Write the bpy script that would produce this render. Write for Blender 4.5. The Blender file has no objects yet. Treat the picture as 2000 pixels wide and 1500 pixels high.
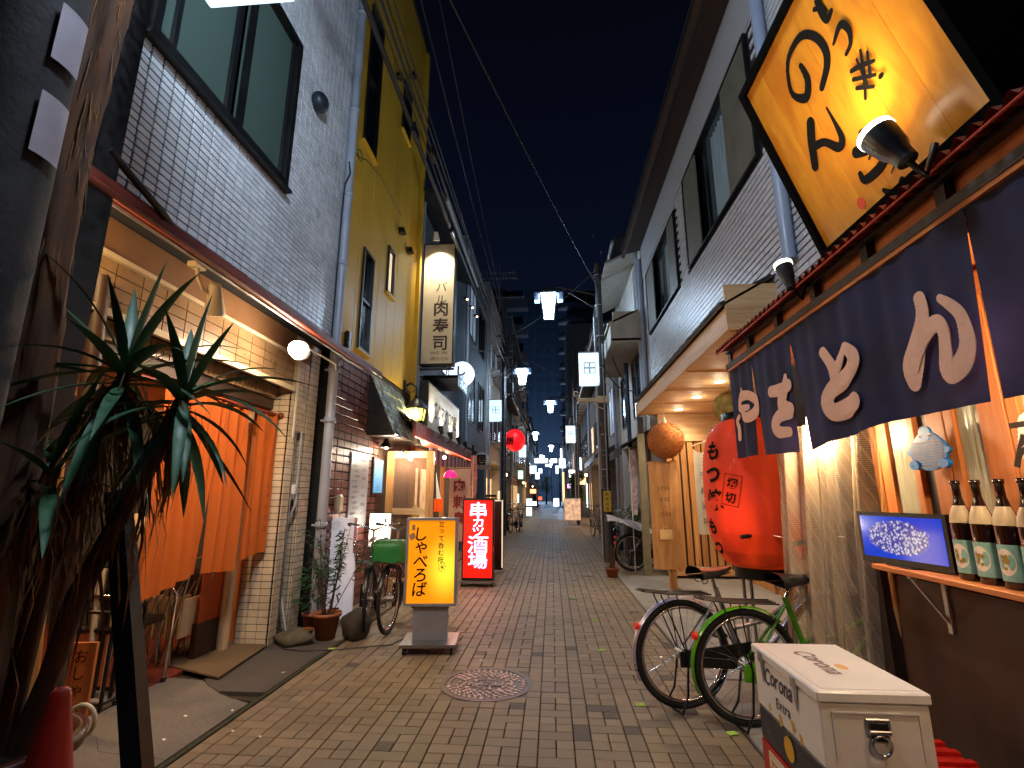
import bpy, bmesh, math, random
from mathutils import Vector, Matrix

sc = bpy.context.scene
COL = sc.collection
rnd = random.Random(7)
PI = math.pi

# ------------------------------------------------------------------ camera
FPX = 971.0
cam_d = bpy.data.cameras.new("camera"); cam = bpy.data.objects.new("camera", cam_d); COL.objects.link(cam)
cam_d.sensor_fit = 'HORIZONTAL'; cam_d.sensor_width = 36.0; cam_d.lens = 36.0 * FPX / 2000.0
cam_d.clip_start = 0.05; cam_d.clip_end = 2000
PITCH = math.atan(218 / FPX); YAW = math.atan(78 / FPX * math.cos(PITCH))
cam.location = (0, 0, 1.35)
cam.rotation_euler = (PI / 2 + PITCH, 0, YAW)
sc.camera = cam

# ------------------------------------------------------------------ world, exposure
w = bpy.data.worlds.new("World"); sc.world = w; w.use_nodes = True
nt = w.node_tree; nt.nodes.clear()
out = nt.nodes.new('ShaderNodeOutputWorld'); bg = nt.nodes.new('ShaderNodeBackground')
tc = nt.nodes.new('ShaderNodeTexCoord'); sep = nt.nodes.new('ShaderNodeSeparateXYZ'); rp = nt.nodes.new('ShaderNodeValToRGB')
nt.links.new(tc.outputs['Generated'], sep.inputs[0]); nt.links.new(sep.outputs['Z'], rp.inputs[0])
rp.color_ramp.elements[0].position = 0.0; rp.color_ramp.elements[0].color = (0.0065, 0.0130, 0.0300, 1)
rp.color_ramp.elements[1].position = 0.75; rp.color_ramp.elements[1].color = (0.0011, 0.0016, 0.0045, 1)
e = rp.color_ramp.elements.new(0.38); e.color = (0.0024, 0.0042, 0.0125, 1)
nt.links.new(rp.outputs[0], bg.inputs['Color']); bg.inputs['Strength'].default_value = 1.0
nt.links.new(bg.outputs[0], out.inputs[0])

vs = sc.view_settings
sc.display_settings.display_device = 'sRGB'
vs.view_transform = 'Standard'; vs.look = 'None'; vs.exposure = 0.14; vs.gamma = 1.0; vs.use_curve_mapping = False
cy = sc.cycles
cy.use_denoising = True
try: cy.denoiser = 'OPENIMAGEDENOISE'
except Exception: pass
cy.max_bounces = 6; cy.diffuse_bounces = 3; cy.glossy_bounces = 3; cy.transmission_bounces = 6; cy.transparent_max_bounces = 12
cy.sample_clamp_indirect = 4.0; cy.sample_clamp_direct = 0.0
cy.caustics_reflective = False; cy.caustics_refractive = False
cy.blur_glossy = 0.6

# ------------------------------------------------------------------ helpers: colour, materials
def lin(h):
    h = h.lstrip('#'); r = []
    for i in (0, 2, 4):
        v = int(h[i:i + 2], 16) / 255
        r.append(v / 12.92 if v <= 0.04045 else ((v + 0.055) / 1.055) ** 2.4)
    return (r[0], r[1], r[2], 1)

def _m(name):
    m = bpy.data.materials.new(name); m.use_nodes = True
    t = m.node_tree; b = t.nodes['Principled BSDF']
    return m, t, b

def mat(name, col, rough=0.6, metal=0.0, var=0.12, scale=6.0, bump=0.0, bscale=40.0, stretch=(1, 1, 1), dirt=0.0, piece=0.0, spec=0.5, detail=4.0):
    """Plain weathered surface: colour with noise variation, roughness variation, bump; 'piece' varies each separate piece."""
    m, t, b = _m(name); N = t.nodes.new; L = t.links.new
    c = lin(col) if isinstance(col, str) else (*col, 1)
    tc = N('ShaderNodeTexCoord'); mp = N('ShaderNodeMapping'); mp.inputs['Scale'].default_value = stretch
    L(tc.outputs['Object'], mp.inputs[0])
    n1 = N('ShaderNodeTexNoise'); n1.inputs['Scale'].default_value = scale; n1.inputs['Detail'].default_value = detail
    L(mp.outputs[0], n1.inputs['Vector'])
    r = N('ShaderNodeMapRange'); r.inputs['From Min'].default_value = 0.3; r.inputs['From Max'].default_value = 0.7
    r.inputs['To Min'].default_value = 1 - var; r.inputs['To Max'].default_value = 1 + var
    L(n1.outputs[0], r.inputs['Value'])
    fac = r.outputs[0]
    if piece:
        g = N('ShaderNodeNewGeometry'); oi = N('ShaderNodeObjectInfo')
        a = N('ShaderNodeMath'); a.operation = 'ADD'; L(g.outputs['Random Per Island'], a.inputs[0]); L(oi.outputs['Random'], a.inputs[1])
        f = N('ShaderNodeMath'); f.operation = 'FRACT'; L(a.outputs[0], f.inputs[0])
        r2 = N('ShaderNodeMapRange'); r2.inputs['To Min'].default_value = 1 - piece; r2.inputs['To Max'].default_value = 1 + piece
        L(f.outputs[0], r2.inputs['Value'])
        mm = N('ShaderNodeMath'); mm.operation = 'MULTIPLY'; L(fac, mm.inputs[0]); L(r2.outputs[0], mm.inputs[1]); fac = mm.outputs[0]
    hs = N('ShaderNodeVectorMath'); hs.operation = 'SCALE'; hs.inputs[0].default_value = c[:3]; L(fac, hs.inputs['Scale'])
    colout = hs.outputs[0]
    if dirt:
        n3 = N('ShaderNodeTexNoise'); n3.inputs['Scale'].default_value = 1.3; n3.inputs['Detail'].default_value = 8; n3.inputs['Roughness'].default_value = 0.7
        L(tc.outputs['Object'], n3.inputs['Vector'])
        r3 = N('ShaderNodeMapRange'); r3.inputs['From Min'].default_value = 0.5; r3.inputs['From Max'].default_value = 0.75
        r3.inputs['To Max'].default_value = dirt; L(n3.outputs[0], r3.inputs['Value'])
        mx = N('ShaderNodeMix'); mx.data_type = 'RGBA'; L(r3.outputs[0], mx.inputs[0]); L(colout, mx.inputs[6])
        mx.inputs[7].default_value = (c[0] * .3, c[1] * .28, c[2] * .24, 1); colout = mx.outputs[2]
    L(colout, b.inputs['Base Color'])
    b.inputs['Metallic'].default_value = metal
    b.inputs['Specular IOR Level'].default_value = spec
    rr = N('ShaderNodeMapRange'); rr.inputs['From Min'].default_value = .3; rr.inputs['From Max'].default_value = .7
    rr.inputs['To Min'].default_value = max(.03, rough - .1); rr.inputs['To Max'].default_value = min(1, rough + .1)
    L(n1.outputs[0], rr.inputs['Value']); L(rr.outputs[0], b.inputs['Roughness'])
    if bump:
        n2 = N('ShaderNodeTexNoise'); n2.inputs['Scale'].default_value = bscale; n2.inputs['Detail'].default_value = 5
        L(mp.outputs[0], n2.inputs['Vector'])
        bp = N('ShaderNodeBump'); bp.inputs['Strength'].default_value = bump; bp.inputs['Distance'].default_value = 0.01
        L(n2.outputs[0], bp.inputs['Height']); L(bp.outputs[0], b.inputs['Normal'])
    return m

def wood(name, c1, c2, axis='Z', rough=0.55, scale=9.0, piece=0.12, bump=0.15):
    m, t, b = _m(name); N = t.nodes.new; L = t.links.new
    tc = N('ShaderNodeTexCoord'); mp = N('ShaderNodeMapping')
    s = [1, 1, 1]; s['XYZ'.index(axis)] = 0.07; mp.inputs['Scale'].default_value = s
    oi = N('ShaderNodeObjectInfo'); g = N('ShaderNodeNewGeometry')
    a = N('ShaderNodeMath'); a.operation = 'ADD'; L(g.outputs['Random Per Island'], a.inputs[0]); L(oi.outputs['Random'], a.inputs[1])
    sh = N('ShaderNodeMath'); sh.operation = 'MULTIPLY'; sh.inputs[1].default_value = 37.0; L(a.outputs[0], sh.inputs[0])
    va = N('ShaderNodeVectorMath'); va.operation = 'ADD'; L(tc.outputs['Object'], va.inputs[0]); L(sh.outputs[0], va.inputs[1])
    L(va.outputs[0], mp.inputs[0])
    n = N('ShaderNodeTexNoise'); n.inputs['Scale'].default_value = scale * 4; n.inputs['Detail'].default_value = 6; n.inputs['Distortion'].default_value = 1.2
    L(mp.outputs[0], n.inputs['Vector'])
    n2 = N('ShaderNodeTexNoise'); n2.inputs['Scale'].default_value = scale; L(mp.outputs[0], n2.inputs['Vector'])
    ad = N('ShaderNodeMath'); ad.operation = 'ADD'; L(n.outputs[0], ad.inputs[0]); L(n2.outputs[0], ad.inputs[1])
    r = N('ShaderNodeMapRange'); r.inputs['From Min'].default_value = .75; r.inputs['From Max'].default_value = 1.25; L(ad.outputs[0], r.inputs['Value'])
    mx = N('ShaderNodeMix'); mx.data_type = 'RGBA'; L(r.outputs[0], mx.inputs[0])
    mx.inputs[6].default_value = lin(c1); mx.inputs[7].default_value = lin(c2)
    fr = N('ShaderNodeMath'); fr.operation = 'FRACT'; L(a.outputs[0], fr.inputs[0])
    r2 = N('ShaderNodeMapRange'); r2.inputs['To Min'].default_value = 1 - piece; r2.inputs['To Max'].default_value = 1 + piece; L(fr.outputs[0], r2.inputs['Value'])
    vm = N('ShaderNodeVectorMath'); vm.operation = 'SCALE'; L(mx.outputs[2], vm.inputs[0]); L(r2.outputs[0], vm.inputs['Scale'])
    L(vm.outputs[0], b.inputs['Base Color']); b.inputs['Roughness'].default_value = rough
    bp = N('ShaderNodeBump'); bp.inputs['Strength'].default_value = bump; bp.inputs['Distance'].default_value = .004
    L(n.outputs[0], bp.inputs['Height']); L(bp.outputs[0], b.inputs['Normal'])
    return m

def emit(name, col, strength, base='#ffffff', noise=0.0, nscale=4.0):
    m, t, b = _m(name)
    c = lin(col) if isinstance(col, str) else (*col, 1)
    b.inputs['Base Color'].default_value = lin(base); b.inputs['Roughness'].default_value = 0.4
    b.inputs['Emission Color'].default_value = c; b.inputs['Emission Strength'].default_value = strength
    if noise:
        N = t.nodes.new; L = t.links.new
        tc = N('ShaderNodeTexCoord'); n = N('ShaderNodeTexNoise'); n.inputs['Scale'].default_value = nscale; L(tc.outputs['Object'], n.inputs['Vector'])
        r = N('ShaderNodeMapRange'); r.inputs['From Min'].default_value = .3; r.inputs['From Max'].default_value = .7
        r.inputs['To Min'].default_value = strength * (1 - noise); r.inputs['To Max'].default_value = strength * (1 + noise)
        L(n.outputs[0], r.inputs['Value']); L(r.outputs[0], b.inputs['Emission Strength'])
    return m

def backlit(name, c1, c2, strength, centre, radius, s2=None):
    """Lit sign panel: a tube behind the sheet makes the middle brighter than the rim (distance from a line of lamps inside the box)."""
    m, t, b = _m(name); N = t.nodes.new; L = t.links.new
    b.inputs['Base Color'].default_value = lin(c1); b.inputs['Roughness'].default_value = .35
    tc = N('ShaderNodeTexCoord'); mp = N('ShaderNodeMapping'); mp.inputs['Location'].default_value = [-v for v in centre]
    L(tc.outputs['Object'], mp.inputs[0])
    mp2 = N('ShaderNodeMapping'); mp2.inputs['Scale'].default_value = [1 / r for r in radius]; L(mp.outputs[0], mp2.inputs[0])
    ln = N('ShaderNodeVectorMath'); ln.operation = 'LENGTH'; L(mp2.outputs[0], ln.inputs[0])
    r = N('ShaderNodeMapRange'); r.interpolation_type = 'SMOOTHSTEP'; r.inputs['From Min'].default_value = 0; r.inputs['From Max'].default_value = 1
    L(ln.outputs['Value'], r.inputs['Value'])
    mx = N('ShaderNodeMix'); mx.data_type = 'RGBA'; L(r.outputs[0], mx.inputs[0]); mx.inputs[6].default_value = lin(c2); mx.inputs[7].default_value = lin(c1)
    L(mx.outputs[2], b.inputs['Emission Color'])
    r2 = N('ShaderNodeMapRange'); r2.inputs['To Min'].default_value = s2 or strength; r2.inputs['To Max'].default_value = strength; L(r.outputs[0], r2.inputs['Value'])
    L(r2.outputs[0], b.inputs['Emission Strength'])
    return m

def glass(name, col='#ffffff', rough=0.05, alpha=0.25, emis=None, es=0.0):
    m, t, b = _m(name)
    b.inputs['Base Color'].default_value = lin(col); b.inputs['Roughness'].default_value = rough
    b.inputs['Alpha'].default_value = alpha
    b.inputs['Specular IOR Level'].default_value = 0.8
    if emis: b.inputs['Emission Color'].default_value = lin(emis); b.inputs['Emission Strength'].default_value = es
    return m

# ------------------------------------------------------------------ helpers: geometry
class MB:
    def __init__(s): s.v = []; s.f = []; s.sm = []
    def add(s, vs, fs, smooth=False):
        k = len(s.v); s.v += [tuple(v) for v in vs]; s.f += [tuple(i + k for i in f) for f in fs]; s.sm += [smooth] * len(fs); return s
    def box(s, a, b, rz=0.0, c=None, bev=0.0):
        x0, y0, z0 = a; x1, y1, z1 = b
        if x0 > x1: x0, x1 = x1, x0
        if y0 > y1: y0, y1 = y1, y0
        if z0 > z1: z0, z1 = z1, z0
        if bev:
            d = min(bev, (x1 - x0) * .45, (y1 - y0) * .45, (z1 - z0) * .45)
            vs = []
            for X, Y, Z in [(x, y, z) for x in (0, 1) for y in (0, 1) for z in (0, 1)]:
                px, py, pz = (x1 if X else x0), (y1 if Y else y0), (z1 if Z else z0)
                ix, iy, iz = (px - d if X else px + d), (py - d if Y else py + d), (pz - d if Z else pz + d)
                vs += [(px, iy, iz), (ix, py, iz), (ix, iy, pz)]
            def k(X, Y, Z, a): return (X * 4 + Y * 2 + Z) * 3 + a
            fs = []
            for X in (0, 1): q = [k(X, 0, 0, 0), k(X, 1, 0, 0), k(X, 1, 1, 0), k(X, 0, 1, 0)]; fs.append(q if X else q[::-1])
            for Y in (0, 1): q = [k(0, Y, 0, 1), k(0, Y, 1, 1), k(1, Y, 1, 1), k(1, Y, 0, 1)]; fs.append(q if Y else q[::-1])
            for Z in (0, 1): q = [k(0, 0, Z, 2), k(1, 0, Z, 2), k(1, 1, Z, 2), k(0, 1, Z, 2)]; fs.append(q if Z else q[::-1])
            for Y in (0, 1):
                for Z in (0, 1): q = [k(0, Y, Z, 1), k(1, Y, Z, 1), k(1, Y, Z, 2), k(0, Y, Z, 2)]; fs.append(q if Y != Z else q[::-1])
            for X in (0, 1):
                for Z in (0, 1): q = [k(X, 0, Z, 0), k(X, 1, Z, 0), k(X, 1, Z, 2), k(X, 0, Z, 2)]; fs.append(q if X == Z else q[::-1])
            for X in (0, 1):
                for Y in (0, 1): q = [k(X, Y, 0, 0), k(X, Y, 1, 0), k(X, Y, 1, 1), k(X, Y, 0, 1)]; fs.append(q if X != Y else q[::-1])
            for X in (0, 1):
                for Y in (0, 1):
                    for Z in (0, 1): q = [k(X, Y, Z, 0), k(X, Y, Z, 1), k(X, Y, Z, 2)]; fs.append(q if (X + Y + Z) % 2 else q[::-1])
        else:
            vs = [(x0, y0, z0), (x1, y0, z0), (x1, y1, z0), (x0, y1, z0), (x0, y0, z1), (x1, y0, z1), (x1, y1, z1), (x0, y1, z1)]
            fs = [(0, 3, 2, 1), (4, 5, 6, 7), (0, 1, 5, 4), (1, 2, 6, 5), (2, 3, 7, 6), (3, 0, 4, 7)]
        if rz:
            c = c or ((x0 + x1) / 2, (y0 + y1) / 2); C_, S_ = math.cos(rz), math.sin(rz)
            vs = [(c[0] + (x - c[0]) * C_ - (y - c[1]) * S_, c[1] + (x - c[0]) * S_ + (y - c[1]) * C_, z) for x, y, z in vs]
        return s.add(vs, fs)
    def obox(s, o, ex, ey, ez):
        """box from corner o with edge vectors"""
        o, ex, ey, ez = map(Vector, (o, ex, ey, ez))
        vs = [o, o + ex, o + ex + ey, o + ey, o + ez, o + ex + ez, o + ex + ey + ez, o + ey + ez]
        fs = [(0, 3, 2, 1), (4, 5, 6, 7), (0, 1, 5, 4), (1, 2, 6, 5), (2, 3, 7, 6), (3, 0, 4, 7)]
        if ex.cross(ey).dot(ez) < 0: fs = [f[::-1] for f in fs]
        return s.add(vs, fs)
    def tube(s, pts, r, n=8, cap=True, closed=False, smooth=True):
        pts = [Vector(p) for p in pts]; m = len(pts)
        rs = r if isinstance(r, (list, tuple)) else [r] * m
        vs = []; fs = []; up = None
        for i, p in enumerate(pts):
            if closed: d = pts[(i + 1) % m] - pts[i - 1]
            else: d = pts[min(i + 1, m - 1)] - pts[max(i - 1, 0)]
            d = d.normalized() if d.length > 1e-9 else Vector((0, 0, 1))
            if up is None: up = Vector((0, 0, 1)) if abs(d.z) < .9 else Vector((1, 0, 0))
            a = d.cross(up); a = a.normalized() if a.length > 1e-6 else d.orthogonal().normalized()
            b = a.cross(d).normalized(); up = b
            for k in range(n):
                t = 2 * PI * k / n; vs.append(p + (a * math.cos(t) + b * math.sin(t)) * rs[i])
        for i in range(m if closed else m - 1):
            j = (i + 1) % m
            for k in range(n):
                k2 = (k + 1) % n; fs.append((i * n + k, j * n + k, j * n + k2, i * n + k2))
        s.add(vs, fs, smooth)
        if cap and not closed:
            s.add(vs[:n], [tuple(range(n))]); s.add(vs[-n:], [tuple(range(n))[::-1]])
        return s
    def cyl(s, p0, p1, r, n=16, r1=None, smooth=True): return s.tube([p0, p1], [r, r if r1 is None else r1], n, True, False, smooth)
    def lathe(s, prof, c, n=24, axis='Z', smooth=True, a0=0.0, a1=2 * PI):
        full = abs(a1 - a0 - 2 * PI) < 1e-6; vs = []; m = len(prof); N_ = n if full else n + 1
        for i in range(N_):
            t = a0 + (a1 - a0) * i / n
            for r, z in prof:
                x, y = r * math.cos(t), r * math.sin(t)
                if axis == 'Z': vs.append((c[0] + x, c[1] + y, c[2] + z))
                elif axis == 'Y': vs.append((c[0] + x, c[1] + z, c[2] + y))
                else: vs.append((c[0] + z, c[1] + x, c[2] + y))
        fs = []
        for i in range(n):
            j = (i + 1) % N_
            for k in range(m - 1):
                q = (i * m + k, j * m + k, j * m + k + 1, i * m + k + 1); fs.append(q if axis != 'Y' else q[::-1])
        return s.add(vs, fs, smooth)
    def sphere(s, c, r, n=16, m=10, sq=(1, 1, 1)):
        pr = [(max(1e-4, math.sin(PI * i / m)) * r, -math.cos(PI * i / m) * r) for i in range(m + 1)]
        k = len(s.v); s.lathe(pr, (0, 0, 0), n)
        for i in range(k, len(s.v)): v = s.v[i]; s.v[i] = (c[0] + v[0] * sq[0], c[1] + v[1] * sq[1], c[2] + v[2] * sq[2])
        return s
    def quad(s, a, b, c, d): return s.add([a, b, c, d], [(0, 1, 2, 3)])
    def torus(s, c, R, r, axis='Y', n=32, m=8, a0=0, a1=2 * PI):
        full = abs(a1 - a0 - 2 * PI) < 1e-6; K = n if full else n + 1; pts = []
        for i in range(K):
            t = a0 + (a1 - a0) * i / n; x, y = R * math.cos(t), R * math.sin(t)
            pts.append({'Y': (c[0] + x, c[1], c[2] + y), 'Z': (c[0] + x, c[1] + y, c[2]), 'X': (c[0], c[1] + x, c[2] + y)}[axis])
        return s.tube(pts, r, m, closed=full)
    def grid(s, nx, ny, fn, smooth=True, thick=0.0):
        """surface fn(u, v) -> point"""
        vs = [Vector(fn(i / nx, j / ny)) for j in range(ny + 1) for i in range(nx + 1)]
        fs = [(j * (nx + 1) + i, j * (nx + 1) + i + 1, (j + 1) * (nx + 1) + i + 1, (j + 1) * (nx + 1) + i) for j in range(ny) for i in range(nx)]
        s.add(vs, fs, smooth); return s
    def prism(s, poly, o, eu, ev, en):
        """polygon (u, v) in plane o+u*eu+v*ev, extruded along en"""
        o, eu, ev, en = map(Vector, (o, eu, ev, en)); n = len(poly)
        a = [o + eu * u + ev * v for u, v in poly]; b = [p + en for p in a]
        fs = [tuple(range(n)), tuple(range(n, 2 * n))[::-1]] + [((i + 1) % n, i, n + i, n + (i + 1) % n) for i in range(n)]
        return s.add(a + b, fs)
    def mesh(s, name, off=(0, 0, 0)):
        me = bpy.data.meshes.new(name); ox, oy, oz = off
        me.from_pydata([(x - ox, y - oy, z - oz) for x, y, z in s.v], [], s.f)
        me.polygons.foreach_set('use_smooth', s.sm); me.update()
        return me

def thing(name, label, cat, loc=(0, 0, 0), group=None, kind=None):
    o = bpy.data.objects.new(name, None); COL.objects.link(o); o.location = loc; o.empty_display_size = .1
    o['label'] = label; o['category'] = cat
    if group: o['group'] = group
    if kind: o['kind'] = kind
    return o

def rootof(o):
    while o.parent: o = o.parent
    return o

def part(root, name, mb, m, label=None, kind=None, me=None, loc=None):
    """mesh given in world coordinates becomes a child (its local frame is the root's)"""
    if me is None:
        me = mb.mesh(name, rootof(root).location); me.materials.append(m)
    o = bpy.data.objects.new(name, me); COL.objects.link(o); o.parent = root
    if loc: o.location = loc
    if label: o['label'] = label
    if kind: o['kind'] = kind
    return o

def solo(name, mb, m, label=None, cat=None, group=None, kind=None, off=(0, 0, 0)):
    me = mb.mesh(name, off); me.materials.append(m)
    o = bpy.data.objects.new(name, me); COL.objects.link(o); o.location = off
    if label: o['label'] = label
    if cat: o['category'] = cat
    if group: o['group'] = group
    if kind: o['kind'] = kind
    return o

def copy_tree(o, parent=None, loc=None, rz=None, label=None, scale=None):
    c = o.copy(); COL.objects.link(c)
    if parent: c.parent = parent
    for ch in o.children: copy_tree(ch, c)
    if loc is not None: c.location = loc
    if rz is not None: c.rotation_euler = (0, 0, rz)
    if scale: c.scale = (scale,) * 3
    if label: c['label'] = label
    return c

def lamp(name, kind, loc, energy, col, size=0.05, rot=None, spot=None, blend=.5, parent=None, target=None):
    d = bpy.data.lights.new(name, kind); d.energy = energy; d.color = col
    if kind in ('POINT', 'SPOT'): d.shadow_soft_size = size
    if kind == 'AREA': d.size = size
    if kind == 'SPOT': d.spot_size = spot; d.spot_blend = blend
    o = bpy.data.objects.new(name, d); COL.objects.link(o); o.location = loc
    if target is not None: o.rotation_euler = (Vector(target) - Vector(loc)).to_track_quat('-Z', 'Y').to_euler()
    elif rot: o.rotation_euler = rot
    if parent:
        o.parent = parent; o.location = Vector(loc) - rootof(parent).location
    return o

# ------------------------------------------------------------------ helpers: lettering
_gl = {}
def glyph(ch, bold=0.0):
    k = (ch, bold)
    if k in _gl: return _gl[k]
    cu = bpy.data.curves.new('glyph', 'FONT'); cu.body = ch; cu.size = 1.0; cu.align_x = 'CENTER'; cu.align_y = 'CENTER'
    cu.resolution_u = 3; cu.offset = bold; cu.fill_mode = 'FRONT'
    ob = bpy.data.objects.new('glyph', cu); COL.objects.link(ob)
    dg = bpy.context.evaluated_depsgraph_get(); me = bpy.data.meshes.new_from_object(ob.evaluated_get(dg))
    v = [(p.co.x, p.co.y) for p in me.vertices]; f = [tuple(p.vertices) for p in me.polygons]
    if v:
        cx = (min(p[0] for p in v) + max(p[0] for p in v)) / 2; w_ = max(p[0] for p in v) - min(p[0] for p in v)
        cyy = (min(p[1] for p in v) + max(p[1] for p in v)) / 2
    else: cx = cyy = 0; w_ = .4
    _gl[k] = ([(x - cx, y - cyy) for x, y in v], f, w_)
    bpy.data.objects.remove(ob); bpy.data.meshes.remove(me); bpy.data.curves.remove(cu)
    return _gl[k]

def letters(mb, s, pos, right, up, h, vertical=False, pitch=None, bold=0.0, wide=1.0, slant=0.0, tight=1.0):
    """lettering as thin faces on the plane at pos (centre of the line / of the first character when vertical)"""
    pos, right, up = Vector(pos), Vector(right).normalized(), Vector(up).normalized()
    n = right.cross(up)
    if vertical:
        y = 0; st = pitch or h * 1.1
        for ch in s:
            if ch != ' ':
                vs, fs, _ = glyph(ch, bold)
                mb.add([pos + right * ((vx + slant * vy) * h * wide) + up * (vy * h + y) for vx, vy in vs], fs)
            y -= st
    else:
        ws = [(glyph(ch, bold)[2] if ch != ' ' else .35) * h * wide * tight + h * .1 for ch in s]
        x = -sum(ws) / 2
        for ch, w_ in zip(s, ws):
            if ch != ' ':
                vs, fs, _ = glyph(ch, bold)
                dy = 0
                mb.add([pos + right * (vx * h * wide + slant * vy * h + x + w_ / 2) + up * (vy * h + dy) for vx, vy in vs], fs)
            x += w_
    return mb

def brush(mb, strokes, o, eu, ev, lift=0.0002, wscale=1.0):
    """brush strokes (u, v, width) on a plane, drawn as ribbons with round ends"""
    o, eu, ev = Vector(o), Vector(eu), Vector(ev); nn = eu.cross(ev).normalized(); z = 0.0
    for st in strokes:
        P_ = []
        pts = [st[0]] + list(st) + [st[-1]]
        if len(st) == 1: st = [st[0], (st[0][0] + 1e-3, st[0][1], st[0][2])]; pts = [st[0]] + st + [st[-1]]
        for i in range(1, len(pts) - 2):
            for k in range(6):
                t = k / 6; q = []
                for c in range(3):
                    a, b, c_, d = pts[i - 1][c], pts[i][c], pts[i + 1][c], pts[i + 2][c]
                    q.append(.5 * ((2 * b) + (c_ - a) * t + (2 * a - 5 * b + 4 * c_ - d) * t * t + (3 * b - a - 3 * c_ + d) * t ** 3))
                P_.append(q)
        P_.append(list(st[-1]))
        m = len(P_); L_ = []; R_ = []
        for i, (x, y, w_) in enumerate(P_):
            dx = P_[min(i + 1, m - 1)][0] - P_[max(i - 1, 0)][0]; dy = P_[min(i + 1, m - 1)][1] - P_[max(i - 1, 0)][1]
            l = math.hypot(dx, dy) or 1e-6; w_ = max(w_, .002) * wscale / 2
            L_.append((x - dy / l * w_, y + dx / l * w_)); R_.append((x + dy / l * w_, y - dx / l * w_))
        def W(p, dz): return o + eu * p[0] + ev * p[1] + nn * dz
        for i in range(m - 1):
            z += lift * .15
            mb.add([W(R_[i], z), W(R_[i + 1], z), W(L_[i + 1], z), W(L_[i], z)], [(0, 1, 2, 3)])
        for i, s_ in ((0, 1), (m - 1, -1)):
            x, y, w_ = P_[i]; w_ = max(w_, .002) * wscale / 2
            mb.add([W((x + w_ * math.cos(2 * PI * k / 14), y + w_ * math.sin(2 * PI * k / 14)), z + lift) for k in range(14)], [tuple(range(14))])
        for i in range(2, m - 2, 2):
            x, y, w_ = P_[i]; w_ = max(w_, .002) * wscale / 2; z += lift * .1
            mb.add([W((x + w_ * math.cos(2 * PI * k / 12), y + w_ * math.sin(2 * PI * k / 12)), z) for k in range(12)], [tuple(range(12))])
        z += lift
    return mb
# ------------------------------------------------------------------ shared materials
M = {}
M['paver'] = mat('paver_stone', '#7d6e58', .6, var=.2, scale=9, bump=.35, bscale=90, piece=.17, dirt=.55)
M['paver_dark'] = mat('dark_replacement_paver', '#4e453d', .65, var=.2, scale=12, bump=.3, dirt=.3)
M['mortar'] = mat('joint_sand', '#332d25', .9, var=.3, scale=20, bump=.3)
M['asphalt'] = mat('asphalt', '#6a655f', .85, var=.25, scale=70, bump=.6, bscale=160, dirt=.4)
M['concrete'] = mat('concrete', '#8d8a84', .8, var=.15, scale=5, bump=.25, dirt=.35)
M['pole'] = mat('concrete_pole', '#3c3b3f', .75, var=.25, scale=8, bump=.3, dirt=.4)
M['redfloor'] = mat('red_floor', '#7a3a2a', .4, var=.15, scale=6, dirt=.25)
M['tile_w'] = mat('white_tile', '#ccd4dc', .28, var=.08, scale=2, piece=.12, dirt=.32)
M['tile_grout'] = mat('dark_grout', '#0d0f11', .9, var=.2)
M['tile_c'] = mat('cream_tile', '#c9bba2', .3, var=.06, scale=4, piece=.09, dirt=.2)
M['tile_b'] = mat('brown_tile', '#6b4038', .35, var=.12, scale=6, piece=.18, dirt=.2)
M['yellow'] = mat('yellow_cladding', '#c9a02a', .5, var=.07, scale=2.5, bump=.1, bscale=30, dirt=.18, piece=.05)
M['redpaint'] = mat('red_brown_paint', '#6e2a1c', .45, var=.2, scale=12, dirt=.3)
M['black'] = mat('black_metal', '#0b0b0d', .4, var=.3, scale=20)
M['blackp'] = mat('black_plastic', '#101012', .35, var=.2, scale=20)
M['darkframe'] = mat('dark_window_frame', '#17191b', .4, metal=.3, var=.2)
M['rubber'] = mat('rubber', '#0a0a0a', .75, var=.2)
M['chrome'] = mat('chrome', '#c4c4c8', .18, metal=1, var=.08)
M['steel'] = mat('brushed_steel', '#9a9a9c', .35, metal=.9, var=.12, stretch=(1, 1, 12), dirt=.2)
M['grey'] = mat('grey_metal', '#9c9ca0', .42, metal=.25, var=.12, dirt=.25)
M['pvc'] = mat('grey_pvc', '#9aa3b2', .4, var=.08, dirt=.35)
M['white'] = mat('white_paint', '#d8d6d0', .5, var=.05, dirt=.2)
M['cream'] = mat('cream_paint', '#cdbf9f', .5, var=.07, dirt=.2)
M['stucco'] = mat('stucco', '#a9a49a', .8, var=.12, bump=.4, bscale=120, dirt=.35)
M['stucco_d'] = mat('dark_stucco', '#46484d', .8, var=.18, bump=.4, bscale=120, dirt=.4)
M['slate'] = mat('dark_roof_tile', '#1c1d20', .6, var=.25, piece=.25)
M['cedar'] = wood('cedar', '#bf9364', '#dcb88a', 'Y')
M['cedar_z'] = wood('cedar_upright', '#a8703a', '#cf985a', 'Z')
M['cedar_x'] = wood('cedar_cross', '#bf9364', '#dcb88a', 'X')
M['dwood'] = wood('dark_wood', '#24150d', '#3d2718', 'Z')
M['dwood_y'] = wood('dark_wood_rail', '#24150d', '#3d2718', 'Y')
M['owood'] = wood('orange_wood', '#b0602a', '#cf7d3c', 'Z')
M['owood_y'] = wood('orange_wood_rail', '#b0602a', '#cf7d3c', 'Y')
M['ink'] = mat('black_ink', '#0a0807', .8, var=.1, spec=.15)
M['brown_ink'] = mat('brown_ink', '#33241a', .5, var=.1)
M['red_ink'] = mat('red_ink', '#8c1a12', .5, var=.1)
M['win_dark'] = mat('dark_glass', '#0b1013', .08, var=.2, scale=1.5, spec=.9)
M['leaf'] = mat('leaf', '#1f4a22', .45, var=.3, scale=10, piece=.35)
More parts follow.
